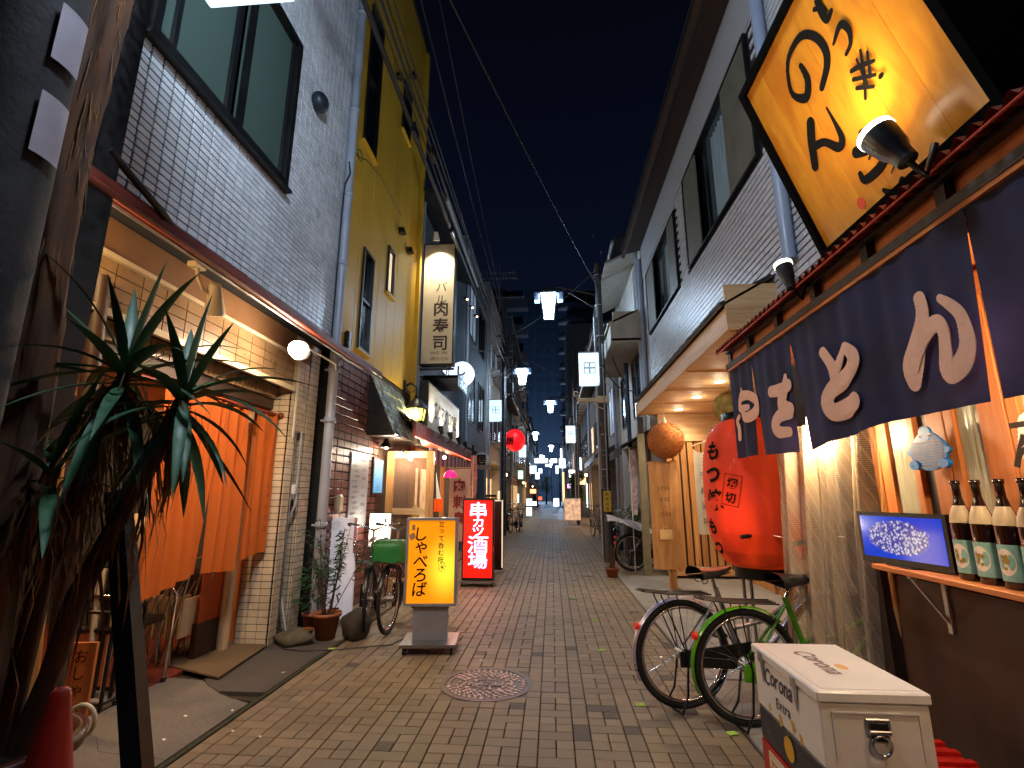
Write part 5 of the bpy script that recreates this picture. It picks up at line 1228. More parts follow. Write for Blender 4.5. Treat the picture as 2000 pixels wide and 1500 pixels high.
vc = thing('clear_vinyl_sheet', 'wavy clear vinyl windbreak sheet with an orange hem beside the red lantern', 'vinyl sheet', (1.5, 3, .8))
def vy(u, v):
    y = 3.42 + .17 * v - (.44 + .02 * v) * u; z = 1.78 - 1.72 * v
    return (1.47 + .36 * u + .035 * math.sin(u * 26 + 1.5 * math.sin(3 * v)) * (.4 + .6 * u) + .02 * math.sin(u * 60 + v * 4), y, z)
part(vc, 'sheet', MB().grid(110, 26, vy), vinyl)
g = MB(); pts = [vy(0, v / 20) for v in range(21)]
for i in range(20):
    a_, b_ = Vector(pts[i]), Vector(pts[i + 1]); g.quad(a_, b_, b_ + Vector((.0, -.035, 0)), a_ + Vector((.0, -.035, 0)))
part(vc, 'hem', g, mat('orange_hem', '#c47a4a', .6))
g = MB(); pts = [vy(1, v / 20) for v in range(21)]
g.tube([Vector(p) + Vector((.01, -.01, 0)) for p in pts], .016, 8); part(vc, 'edge_batten', g, M['cedar_z'])

# shelf with brackets, monitor, bottles
sf = thing('wall_shelf', 'orange pine shelf on white brackets under the stall window', 'shelf', (1.75, 2, 1))
g = MB(); g.box((1.68, -1.0, .975), (1.90, 2.92, 1.0), bev=.003); part(sf, 'board', g, M['owood_y'])
for yy in (2.66, 1.2, -.2):
    g = MB(); g.box((1.70, yy, .962), (1.86, yy + .025, .974)); g.box((1.847, yy, .72), (1.859, yy + .025, .962)); g.obox((1.71, yy + .006, .955), (.14, 0, -.2), (0, .012, 0), (.012, 0, .010)); part(sf, 'bracket', g, M['white'])
tvm = thing('monitor', 'small monitor showing a bowl of food on blue, standing on the shelf end', 'monitor', (1.75, 2.85, 1.0))
o = Vector((1.70, 3.02, 1.005)); eu = Vector((.09, -.52, 0)); ev_ = Vector((-.0, 0, .26)); nn = eu.cross(ev_).normalized(); nn = nn if nn.x < 0 else -nn
g = MB(); g.obox(o - nn * .03, eu, nn * .03, ev_); part(tvm, 'case', g, M['blackp'])
eun = eu.normalized()
m, t, b = _m('food_picture'); N = t.nodes.new; L = t.links.new
tcn = N('ShaderNodeTexCoord'); vo = N('ShaderNodeTexVoronoi'); vo.inputs['Scale'].default_value = 70; L(tcn.outputs['Object'], vo.inputs['Vector'])
c_ = o + eu * .47 + ev_ * .52 + nn * .002 - Vector((1.75, 2.85, 1.0)); mp = N('ShaderNodeMapping'); mp.inputs['Location'].default_value = -c_; L(tcn.outputs['Object'], mp.inputs[0])
mp2 = N('ShaderNodeMapping'); mp2.inputs['Scale'].default_value = (1, 1 / .185, 1 / .088); L(mp.outputs[0], mp2.inputs[0]); ln = N('ShaderNodeVectorMath'); ln.operation = 'LENGTH'; L(mp2.outputs[0], ln.inputs[0])
nz = N('ShaderNodeTexNoise'); nz.inputs['Scale'].default_value = 30; L(tcn.outputs['Object'], nz.inputs['Vector']); ad = N('ShaderNodeMath'); ad.operation = 'MULTIPLY_ADD'; ad.inputs[1].default_value = .35; L(nz.outputs[0], ad.inputs[0]); L(ln.outputs['Value'], ad.inputs[2])
lt = N('ShaderNodeMapRange'); lt.inputs['From Min'].default_value = 1.08; lt.inputs['From Max'].default_value = 1.18; L(ad.outputs[0], lt.inputs['Value'])
cr = N('ShaderNodeValToRGB'); cr.color_ramp.elements[0].color = (.9, .85, .95, 1); cr.color_ramp.elements[0].position = .1; cr.color_ramp.elements[1].color = lin('#4440a0'); cr.color_ramp.elements[1].position = .62; L(vo.outputs['Distance'], cr.inputs[0])
vo2 = N('ShaderNodeMath'); vo2.operation = 'MULTIPLY'; vo2.inputs[1].default_value = 1.0; L(vo.outputs['Distance'], vo2.inputs[0])
mx = N('ShaderNodeMix'); mx.data_type = 'RGBA'; L(lt.outputs[0], mx.inputs[0]); L(cr.outputs[0], mx.inputs[6]); mx.inputs[7].default_value = lin('#1040d0'); L(mx.outputs[2], b.inputs['Emission Color']); b.inputs['Emission Strength'].default_value = .85; b.inputs['Base Color'].default_value = (0, 0, 0, 1); b.inputs['Roughness'].default_value = .1
g = MB(); g.obox(o + eu * .04 + ev_ * .12, eu * .92, nn * .0015, ev_ * .80); part(tvm, 'screen', g, m)
g = MB(); g.box((1.72, 2.68, .9995), (1.85, 2.86, 1.006)); part(tvm, 'stand', g, M['blackp'])
# bottles
def bottle(y, x, label):
    t_ = thing('sake_bottle', label, 'bottle', (x, y, 1.0), 'brown bottles lined up on the shelf')
    g = MB(); g.lathe([(.001, 0), (.040, 0), (.043, .008), (.043, .225), (.038, .262), (.024, .305), (.0155, .345), (.0145, .395), (.018, .397), (.018, .415), (.001, .416)], (x, y, 1.0), 24); part(t_, 'glass', g, M.setdefault('brown_bottle', mat('brown_bottle_glass', '#1d0c05', .07, var=.1, spec=.9)))
    g = MB(); g.lathe([(.0438, .03), (.0438, .165)], (x, y, 1.0), 24, a0=PI * .45, a1=PI * 1.62); part(t_, 'label', g, M.setdefault('bottle_label', mat('teal_label', '#88b0a0', .5, var=.12, scale=30)))
    g = MB()
    vs = [];
    for k in range(22):
        a = 2 * PI * k / 22; aa = PI * 1.08 + math.cos(a) * .72; vs.append((x + .0446 * math.cos(aa), y + .0446 * math.sin(aa), 1.10 + .05 * math.sin(a)))
    g = MB(); n0 = (x + .0448 * math.cos(PI * 1.08), y + .0448 * math.sin(PI * 1.08), 1.10); g.add([n0] + [tuple(v) for v in vs], [(0, 1 + (k + 1) % 22, 1 + k) for k in range(22)]); part(t_, 'label_circle', g, M.setdefault('pink_circle', mat('peach_circle', '#ecd0b8', .5)))
    g = MB(); r_ = random.Random(int(y * 100))
    for k in range(9):
        aa = PI * 1.08 + r_.uniform(-.35, .3); zz = 1.10 + r_.uniform(-.025, .025); g.box((x + .0452 * math.cos(aa) - .001, y + .0452 * math.sin(aa) - .005, zz - .005), (x + .0452 * math.cos(aa) + .001, y + .0452 * math.sin(aa) + .005, zz + .005), rz=aa)
    part(t_, 'label_emblem', g, M.setdefault('emblem_yellow', mat('mustard_print', '#a07a28', .5)))
    g = MB(); g.lathe([(.0425, .236), (.0395, .264), (.030, .292), (.0235, .308)], (x, y, 1.0), 24, a0=PI * .5, a1=PI * 1.6); part(t_, 'shoulder_label', g, M.setdefault('cream_label', mat('cream_label', '#cdb89a', .5, var=.1, scale=25)))
labs = ['brown bottle nearest the monitor on the shelf', 'brown bottle second from the monitor', 'brown bottle third from the monitor', 'brown bottle fourth from the monitor', 'brown bottle fifth from the monitor', 'brown bottle farthest from the monitor, at the picture edge']
for k, yy in enumerate((2.385, 2.28, 2.165, 2.06, 1.95, 1.84)): bottle(yy, 1.775, labs[k])
# blue animal shaped plaque
bp_ = thing('blue_plaque', 'light blue animal shaped wire grill plaque hanging above the monitor', 'hanging plaque', (1.80, 2.5, 1.5))
o = Vector((1.80, 2.53, 1.575)); blue = mat('light_blue_enamel', '#0f6cc0', .3, var=.05)
def pl(poly, th, m, nm, dx=0): g = MB(); g.prism(poly, o + Vector((dx, 0, 0)), (0, -1, 0), (0, 0, 1), (-th, 0, 0)); return part(bp_, nm, g, m)
body = []
for k in range(40):
    a = 2 * PI * k / 40; r_ = .118 if math.sin(a) < .2 else .118 - .045 * (math.sin(a) - .2) * 1.2
    body.append((r_ * math.cos(a) * 1.0, .095 * math.sin(a) - .015))
pl(body, .012, blue, 'body')
pl([(.04 * math.cos(2 * PI * k / 18) - .0 - .0, .036 * math.sin(2 * PI * k / 18) + .065) for k in range(18)], .013, blue, 'head', -.0005)
for s_ in (-1, 1):
    pl([(s_ * .092 + .034 * math.cos(2 * PI * k / 18), -.08 + .022 * math.sin(2 * PI * k / 18)) for k in range(18)], .02, blue, 'foot', -.001)
    pl([(s_ * .118 + .018 * math.cos(2 * PI * k / 14), -.02 + .014 * math.sin(2 * PI * k / 14)) for k in range(14)], .012, blue, 'hand', -.001)
    pl([(s_ * .03 + .009 * math.cos(2 * PI * k / 12), .055 + .009 * math.sin(2 * PI * k / 12)) for k in range(12)], .014, M['white'], 'eye', -.0008)
    pl([(s_ * .03 + .004 * math.cos(2 * PI * k / 12), .053 + .004 * math.sin(2 * PI * k / 12)) for k in range(12)], .016, M['ink'], 'pupil', -.0008)
g = MB()
for k in range(10):
    z = .025 - k * .013; w_ = .1 * math.sqrt(max(.05, 1 - ((z + .02) / .12) ** 2)); g.box((o.x - .0150, o.y - w_, o.z + z - .0028), (o.x - .0122, o.y + w_, o.z + z + .0028))
part(bp_, 'grill_slots', g, mat('slot_grey', '#6c6a78', .6))
# white lantern with dark strokes at the edge
wl2 = thing('white_paper_lantern', 'white paper lantern with dark characters hanging at the right end of the shelf', 'lantern', (1.66, 1.93, 1.55))
c_ = (1.72, 1.83, 1.52)
def ribbed(g, prof, c, n, ribs, amp):
    z0, z1 = prof[0][1], prof[-1][1]; P2 = []
    K = ribs * 2
    for i in range(K + 1):
        z = z0 + (z1 - z0) * i / K
        for j in range(len(prof) - 1):
            if prof[j][1] <= z <= prof[j + 1][1] + 1e-6:
                f = (z - prof[j][1]) / max(1e-6, prof[j + 1][1] - prof[j][1]); r_ = prof[j][0] + (prof[j + 1][0] - prof[j][0]) * f; break
        P2.append((r_ + (amp if i % 2 else -amp * .3), z))
    g.lathe(P2, c, n)
g = MB(); ribbed(g, [(.055, -.13), (.085, -.10), (.10, 0), (.085, .10), (.055, .13)], c_, 30, 16, .002); part(wl2, 'paper', g, emit('paper_lantern_white', '#ffc09a', .35, base='#d8b4a4'))
g = MB(); letters(g, '一', (c_[0] - .103, c_[1] + .0, c_[2] + .07), (0, -1, 0), (0, 0, 1), .1, bold=.06); letters(g, 'ん', (c_[0] - .108, c_[1] + .0, c_[2] - .02), (0, -1, 0), (0, 0, 1), .12, bold=.06); part(wl2, 'lettering', g, M['brown_ink'])
g = MB(); g.lathe([(.001, .155), (.055, .155), (.057, .125)], c_, 24); g.lathe([(.057, -.125), (.055, -.155), (.001, -.155)], c_, 24); part(wl2, 'cap', g, M['blackp'])

# orange sign on the eave
SGN = [[(0.441,0.788,0.027),(0.434,0.71,0.041),(0.379,0.665,0.046),(0.32,0.739,0.029),(0.346,0.822,0.024),(0.409,0.88,0.028),(0.514,0.877,0.035),(0.575,0.81,0.038),(0.592,0.723,0.041),(0.561,0.663,0.041),(0.483,0.62,0.034)],[(0.332,0.559,0.056),(0.287,0.498,0.057),(0.229,0.395,0.049)],[(0.299,0.458,0.042),(0.352,0.432,0.036),(0.405,0.359,0.043),(0.443,0.374,0.038),(0.452,0.45,0.021),(0.453,0.534,0.01)],[(0.473,0.275,0.049),(0.532,0.252,0.055),(0.584,0.261,0.038),(0.544,0.313,0.039)],[(0.582,0.244,0.015),(0.511,0.209,0.009)],[(0.569,0.213,0.015),(0.586,0.169,0.03),(0.532,0.148,0.038),(0.445,0.154,0.037),(0.438,0.191,0.025)],[(0.603,0.109,0.009),(0.571,0.093,0.006)],[(0.598,0.04,0.029),(0.569,0.012,0.044),(0.527,0.025,0.038),(0.501,0.061,0.019)],[(0.68,0.883,0.032),(0.672,0.826,0.039),(0.676,0.784,0.031),(0.71,0.787,0.023)],[(0.65,0.873,0.02),(0.684,0.84,0.02)],[(0.647,0.687,0.016),(0.714,0.709,0.03),(0.733,0.659,0.029),(0.71,0.615,0.022),(0.672,0.604,0.019)],[(0.653,0.535,0.019),(0.698,0.513,0.022),(0.756,0.476,0.014)],[(0.731,0.555,0.014),(0.696,0.481,0.018),(0.646,0.401,0.015)],[(0.751,0.524,0.014),(0.712,0.446,0.018)],[(0.644,0.501,0.019),(0.733,0.432,0.014)],[(0.637,0.463,0.017),(0.703,0.405,0.014)],[(0.747,0.409,0.021),(0.756,0.408,0.019)],[(0.701,0.545,0.011),(0.686,0.439,0.015)]]
os_ = thing('tilted_roof_sign', 'large tilted orange wooden sign with black brush hiragana and black frame on the stall roof', 'sign', (1.3, 2, 3))
o = Vector((1.42, 2.45, 2.53)); eu = Vector((0, -1, 0)); ev_ = Vector((-.32, 0, .99)).normalized(); nn = eu.cross(ev_).normalized()
if nn.x > 0: nn = -nn
W_, H_ = 1.05, 1.05
g = MB()
for a_, b_, c_ in ((o, eu * W_, ev_ * .035), (o + ev_ * (H_ - .035), eu * W_, ev_ * .035), (o + ev_ * .035, eu * .035, ev_ * (H_ - .07)), (o + ev_ * .035 + eu * (W_ - .035), eu * .035, ev_ * (H_ - .07))): g.obox(a_ - nn * .22, b_, nn * .245, c_)
part(os_, 'frame', g, mat('sign_frame_black', '#030303', .9, spec=.05))
wf_ = wood('varnished_board', '#bd6f18', '#dc9426', 'Z', rough=.3, scale=3, piece=.03, bump=.05)
for k in range(6):
    g = MB(); w6 = (W_ - .07) / 6; g.obox(o + eu * (.035 + w6 * k + .0006) + ev_ * .035 - nn * .02, eu * (w6 - .0012), nn * .02, ev_ * (H_ - .07)); part(os_, 'board', g, wf_)
g = MB(); brush(g, SGN, o + nn * .0015, eu, ev_, lift=.0002)
# make ribbons face out
if eu.cross(ev_).dot(nn) < 0: g.v = [tuple(Vector(v) - 2 * nn * ((Vector(v) - o - nn * .0015).dot(nn))) for v in g.v]
part(os_, 'lettering', g, M['ink'])
g = MB(); sc_ = o + eu * .358 + ev_ * .091 + nn * .002; g.add([sc_ + eu * .024 * math.cos(2 * PI * k / 16) + ev_ * .028 * math.sin(2 * PI * k / 16) for k in range(16)], [tuple(range(16))]); part(os_, 'red_seal', g, mat('seal_red', '#d8441c', .5))
g = MB(); g.obox(o - nn * .222, eu * W_, nn * .002, ev_ * H_); part(os_, 'back', g, M['blackp'])
for k in range(3): g = MB(); p = o + eu * -.004 + ev_ * (.2 + .3 * k) + nn * .0; g.sphere(p + nn * .01, .007, 8, 5); part(os_, 'screw', g, M['chrome'])
g = MB(); g.obox(o - nn * .2 + ev_ * .5 + eu * .2, (.5, 0, -.35), (0, .03, 0), (0, 0, .03)); g.obox(o - nn * .2 + ev_ * .5 + eu * .8, (.5, 0, -.35), (0, .03, 0), (0, 0, .03)); part(os_, 'stay', g, M['black'])
def can_light(p, d, label, r_, L_, power):
    t_ = thing('sign_spotlight', label, 'spotlight', p, 'black spotlights aimed up at the orange sign')
    p = Vector(p); d = Vector(d).normalized()
    g = MB(); g.tube([p, p + d * L_ * .3, p + d * L_ * .45, p + d * L_], [r_ * .55, r_ * .62, r_ * .8, r_], 20); part(t_, 'can', g, mat('matt_black_can', '#17171b', .35))
    g = MB(); g.tube([p + d * L_, p + d * (L_ + .022)], [r_ * 1.02, r_ * 1.02], 20); part(t_, 'lens', g, emit('can_lens', '#fff3dc', 9))
    g = MB(); g.tube([p + d * .02, p + Vector((.05, 0, -.06)), (p.x + .10, p.y, 2.56)], .012, 8); part(t_, 'bracket', g, M['black'])
    lamp('can_beam', 'SPOT', p + d * (L_ + .03), power, (1, .85, .62), .03, spot=math.radians(120), blend=1, target=p + d * 2, parent=t_)
can_light((1.27, 1.64, 2.50), (-.14, .22, .55), 'large black spotlight overlapping the face of the orange sign', .062, .17, 24)
can_light((1.33, 2.66, 2.46), (-.03, .12, .5), 'black spotlight at the far lower corner of the orange sign', .046, .15, 24)
lamp('added_sign_wash', 'SPOT', (1.0, 1.7, 2.62), 16, (1, .80, .5), .05, spot=math.radians(140), blend=1, target=(1.2, 1.9, 3.1), parent=os_)  # invisible extra light added beside the large can to brighten the sign

# red lantern
rl_ = thing('red_paper_lantern', 'giant glowing red paper lantern with black calligraphy in a clear cover', 'lantern', (1.66, 4.45, 1.4))
c_ = (1.70, 4.42, 1.385); RL = .40
prof = [(.20, -.60), (.27, -.57), (.34, -.47), (.385, -.32), (.40, -.1), (.40, .1), (.385, .30), (.34, .46), (.27, .56), (.20, .60)]
g = MB(); ribbed(g, prof, c_, 64, 40, .0042)
m, t, b = _m('red_lantern_paper'); N = t.nodes.new; L = t.links.new
b.inputs['Base Color'].default_value = lin('#b8280c'); b.inputs['Roughness'].default_value = .7; b.inputs['Emission Color'].default_value = lin('#ff4a10')
tcn = N('ShaderNodeTexCoord'); nz = N('ShaderNodeTexNoise'); nz.inputs['Scale'].default_value = 3.5; mp = N('ShaderNodeMapping'); mp.inputs['Scale'].default_value = (2, 2, .35); L(tcn.outputs['Object'], mp.inputs[0]); L(mp.outputs[0], nz.inputs['Vector'])
r = N('ShaderNodeMapRange'); r.inputs['From Min'].default_value = .3; r.inputs['From Max'].default_value = .7; r.inputs['To Min'].default_value = .22; r.inputs['To Max'].default_value = .5; L(nz.outputs[0], r.inputs['Value']); r.inputs['To Min'].default_value = .08; r.inputs['To Max'].default_value = .30; L(r.outputs[0], b.inputs['Emission Strength'])
part(rl_, 'paper', g, m)
g = MB(); g.lathe([(.001, .66), (.205, .66), (.21, .60)], c_, 40); g.lathe([(.21, -.585), (.215, -.68), (.001, -.68)], c_, 40); part(rl_, 'ring', g, M['blackp'])
def wrap(g, ang0, cover=.0125):
    out_ = []
    for (u, v, d) in g.v:
        z = v
        for j in range(len(prof) - 1):
            if prof[j][1] <= z <= prof[j + 1][1]:
                f = (z - prof[j][1]) / (prof[j + 1][1] - prof[j][1]); r_ = prof[j][0] + (prof[j + 1][0] - prof[j][0]) * f; break
        else: r_ = .2
        a_ = ang0 + u / .40; out_.append((c_[0] + (r_ + cover) * math.cos(a_), c_[1] + (r_ + cover) * math.sin(a_), c_[2] + z))
    g.v = out_; return g
face = math.atan2(-c_[1], -c_[0])
g = MB(); letters(g, 'もつ焼', (0, .33, 0), (1, 0, 0), (0, 1, 0), .17, True, .20, bold=.04); g2 = MB(); letters(g2, 'もつ', (0, 0, 0), (1, 0, 0), (0, 1, 0), .14, True, .2, bold=.05)
part(rl_, 'lettering', wrap(g, face - .83), M['ink'])
g = MB(); letters(g, 'もつ', (0, -.28, 0), (1, 0, 0), (0, 1, 0), .13, True, .17, bold=.05); part(rl_, 'lettering', wrap(g, face - 1.02), M['ink'])
g = MB(); ca, sa = math.cos(-.22), math.sin(-.22)
letters(g, '堀切', (0, .055, 0), (1, 0, 0), (0, 1, 0), .085, True, .115, bold=.03)
for (x0, y0, x1, y1) in ((-.07, .12, .07, .125), (-.07, -.12, .07, -.115), (-.07, -.12, -.065, .125), (.065, -.12, .07, .125)):
    for i in range(10):
        xa, xb = x0 + (x1 - x0) * i / 10, x0 + (x1 - x0) * (i + 1) / 10; g.add([(xa, y0, 0), (xb, y0, 0), (xb, y1, 0), (xa, y1, 0)], [(0, 1, 2, 3)])
g.v = [(x * ca - y * sa, x * sa + y * ca + .005, z) for x, y, z in g.v]; part(rl_, 'stamp', wrap(g, face - .42), M['ink'])
# clear cover
g = MB(); P_ = [(r_ + .028, z) for r_, z in prof]
def cov(u, v):
    a_ = 2 * PI * u; i = v * (len(P_) - 1); j = min(int(i), len(P_) - 2); f = i - j; r_ = P_[j][0] + (P_[j + 1][0] - P_[j][0]) * f; z = P_[j][1] + (P_[j + 1][1] - P_[j][1]) * f
    r_ += .005 * math.sin(a_ * 14 + 3 * math.sin(v * 5)) + .003 * math.sin(a_ * 31)
    return (c_[0] + r_ * math.cos(a_), c_[1] + r_ * math.sin(a_), c_[2] + z)
g.grid(160, 24, cov); part(rl_, 'clear_cover', g, glass('lantern_film', '#000000', .07, .04))
lamp('lantern_glow', 'POINT', (1.25, 4.0, 1.2), 5, (1, .25, .1), .2, parent=rl_)
g = MB(); g.cyl((1.70, 4.42, 2.05), (1.70, 4.42, 2.74), .006, 6); part(rl_, 'hanger', g, M['black'])
g = MB()
for x in (1.60, 1.66): g.cyl((x, 4.6, 0.014), (x, 4.6, 1.0), .014, 8)
solo('steel_post_pair', g, M['steel'], 'pair of thin steel posts standing under the red lantern', 'post', off=(1.63, 4.6, 0))

# cooler box on a red crate
cb = thing('drinks_cooler', 'white metal beer cooler box with a dark blue lower half and chrome catches', 'cooler box', (1.13, 2.38, .3))
cx0, cx1, cy0, cy1, cz0, cz1 = .955, 1.335, 2.10, 2.70, .26, .655
whitem = mat('cooler_white', '#d6d0cc', .38, var=.06, scale=3, dirt=.3); navym = mat('cooler_navy', '#15182c', .35, var=.08)
g = MB(); g.box((cx0, cy0, .40), (cx1, cy1, .615), bev=.006); part(cb, 'body', g, whitem)
g = MB(); g.box((cx0 + .001, cy0 + .001, cz0), (cx1 - .001, cy1 - .001, .3995), bev=.006); part(cb, 'lower_band', g, navym)
g = MB(); g.box((cx0 - .008, cy0 - .008, .6165), (cx1 + .008, cy1 + .008, cz1), bev=.006); g.box((cx0 + .02, cy0 + .02, cz1), (cx1 - .02, cy1 - .02, cz1 + .0015)); lid = part(cb, 'lid', g, whitem)
for bb2 in ((cx0 + .04, cy0 - .006, .44, cx1 - .04, cy0 - .0015, .59),):
    g = MB()
    x0, yy, z0, x1, y1, z1 = bb2
    g.box((x0, yy, z1 - .006), (x1, y1, z1)); g.box((x0, yy + .002, z0), (x0 + .004, y1, z1 - .007)); g.box((x1 - .004, yy + .002, z0), (x1, y1, z1 - .007)); part(cb, 'pressed_rim', g, whitem)
g = MB(); X0 = cx0 + .15
g.box((X0, cy0 - .008, .515), (X0 + .085, cy0 - .0012, .57), bev=.006); g.torus((X0 + .042, cy0 - .014, .487), .032, .005, 'Y', 18, 6); g.box((X0 + .005, cy0 - .018, .52), (X0 + .08, cy0 - .009, .535), bev=.003); part(cb, 'chrome_handle', g, M['chrome'])
g = MB(); g.box((X0 + .012, cy0 - .010, .50), (X0 + .073, cy0 - .0085, .555)); part(cb, 'handle_recess', g, M['black'])
for yy in (2.60, 2.28):
    g = MB(); g.box((cx0 - .014, yy - .02, .60), (cx0 - .002, yy + .02, .645), bev=.003); g.add([(cx0 - .006, yy - .018, .60), (cx0 - .006, yy + .018, .60), (cx0 - .006, yy + .004, .52), (cx0 - .006, yy - .006, .52)], [(0, 3, 2, 1)]); part(cb, 'catch', g, M['chrome'])
g = MB(); letters(g, 'Corona', (cx0 - .002, 2.45, .555), (0, -1, 0), (0, 0, 1), .10, bold=.02, slant=.25, wide=.85, tight=.86); letters(g, 'Extra', (cx0 - .002, 2.42, .475), (0, -1, 0), (0, 0, 1), .06, bold=.02, slant=.1, wide=.9, tight=.9); part(cb, 'lettering', g, mat('navy_print', '#20223a', .4))
g = MB(); letters(g, 'Corona', (cx0 + .16, 2.42, cz1 + .0025), (0, -1, 0), (1, 0, 0), .11, bold=.02, slant=.25, wide=.85, tight=.86); part(lid, 'lettering', g, mat('faded_print', '#6a5a5c', .4))
gold = mat('gold_print', '#c79a1e', .4, var=.15)
g = MB()
for (yy, zz, s_) in ((2.46, .415, .02), (2.34, .44, .018), (2.28, .42, .015), (2.56, .43, .012)): g.add([(cx0 - .0022, yy + s_ * math.cos(2 * PI * k / 9) * (1 if k % 2 else .6), zz + s_ * 1.3 * math.sin(2 * PI * k / 9)) for k in range(9)], [tuple(range(9))[::-1]])
g.add([(cx0 - .0024 + 0, 2.40 + .045 * math.cos(2 * PI * k / 24), .335 + .045 * math.sin(2 * PI * k / 24)) for k in range(24)], [tuple(range(24))[::-1]]); part(cb, 'gold_disc', g, gold)
g = MB(); g.add([(cx0 + .23 + .022 * math.cos(2 * PI * k / 14), 2.37 + .035 * math.sin(2 * PI * k / 14), cz1 + .0022) for k in range(14)], [tuple(range(14))]); part(lid, 'gold_crest', g, mat('faded_gold', '#d09a5a', .5))
rc = thing('red_crate', 'red plastic crate with a white label carrying the cooler box', 'crate', (1.13, 2.4, .0))
g = MB(); 
for (a_, b_) in (((.955, 2.12, .02), (.975, 2.70, .255)), ((1.33, 2.12, .02), (1.35, 2.70, .255)), ((.976, 2.12, .02), (1.329, 2.14, .255)), ((.976, 2.68, .02), (1.329, 2.70, .255)), ((.976, 2.141, .02), (1.329, 2.679, .04))): g.box(a_, b_)
redp = mat('red_plastic', '#a8160e', .35, var=.08); part(rc, 'shell', g, redp)
g = MB(); g.box((.950, 2.35, .10), (.9545, 2.62, .235)); part(rc, 'label_plate', g, M['cream'])
g = MB(); letters(g, '酒', (.9495, 2.56, .17), (0, -1, 0), (0, 0, 1), .08, bold=.03); part(rc, 'print', g, M['red_ink'])
rc2 = thing('red_mesh_crate', 'second red crate with a slotted lid behind the cooler at the picture corner', 'crate', (1.6, 2.2, .0))
g = MB(); g.box((1.39, 1.85, .02), (1.66, 2.62, .31), bev=.01); part(rc2, 'shell', g, redp)
for k in range(9):
    g = MB(); g.obox((1.395, 1.87 + k * .083, .312), (.255, .0, 0), (0, .032, 0), (0, 0, .012)); part(rc2, 'lid_slat', g, redp)

# ------------------------------------------------------------------ right: grey tiled building and its sake shop
XS = 2.0
gb = thing('grey_tile_building', 'two storey building with grey glazed brick tiles and wide upper windows', 'building', (XS, 6, 0))
SY0, SY1 = -.6, 10.0
g = MB(); g.box((XS + .014, SY0, 2.98), (7, SY1, 4.47)); g.box((XS + .014, SY0, 5.86), (7, SY1, 6.65)); g.box((XS + .014, 6.66, 4.47), (7, 7.25, 5.86)); g.box((XS + .014, 9.6, 4.47), (7, SY1, 5.86)); g.box((XS + .014, SY0, 4.47), (7, 4.25, 5.86)); g.box((XS + .3, 4.2, 4.47), (7, 9.7, 5.86))
part(gb, 'wall', g, M['tile_grout'])
greyt = mat('grey_glazed_tile', '#b0b1b8', .36, var=.06, piece=.1, dirt=.12, spec=.8)
stl = []
holes = [(4.25, 6.66, 4.47, 5.86), (7.25, 9.6, 4.47, 5.75)]
z = 3.0; row = 0
while z < 5.9:
    y = SY0 + (row % 2) * .1
    while y < SY1 - .01:
        yb_ = min(y + .2, SY1)
        if not any(y < h[1] - .01 and yb_ > h[0] + .01 and z < h[3] - .01 and z + .065 > h[2] + .01 for h in holes): stl.append((y, z, yb_))
        y += .2
    z += .065; row += 1
stl_v = sorted([s_ for s_ in stl if s_[0] > 3.1 and s_[1] > 3.1], key=lambda s_: s_[0] ** 2 + (s_[1] - 1.35) ** 2)
near = set(stl_v[:300]); rest = MB(); tm = {}
for s_ in stl:
    wy = round(s_[2] - s_[0] - .010, 3)
    if wy < .01: continue
    if s_ in near:
        if wy not in tm: q = MB(); q.box((0, 0, 0), (.012, wy, .052), bev=.003); me = q.mesh('wall_brick'); me.materials.append(greyt); tm[wy] = me
        o_ = part(gb, 'wall_brick', None, None, me=tm[wy], loc=(rnd.uniform(-.001, .001), s_[0] - 6, s_[1])); o_.rotation_euler = (0, rnd.uniform(-.0025, .0025), rnd.uniform(-.002, .002))
    else: rest.box((XS + rnd.uniform(-.001, .001), s_[0], s_[1]), (XS + .012, s_[0] + wy, s_[1] + .052))
part(gb, 'brick_field', rest, greyt, kind='stuff')
g = MB(); g.box((XS - .01, SY0, 5.88), (XS + .012, SY1, 6.62)); part(gb, 'plain_band', g, mat('grey_render', '#8e8e92', .7, var=.06))
g = MB(); g.obox((XS + .2, SY0, 6.6), (-.55, 0, -.14), (0, SY1 - SY0 + .1, 0), (0, 0, .05)); g.box((1.60, SY0, 6.38), (1.66, SY1 + .1, 6.5)); part(gb, 'eave', g, M['dwood_y'])
g = MB(); g.obox((1.6, SY0, 6.55), (2.4, 0, 1.0), (0, SY1 - SY0 + .2, 0), (0, 0, .05)); part(gb, 'roof', g, M['slate'])
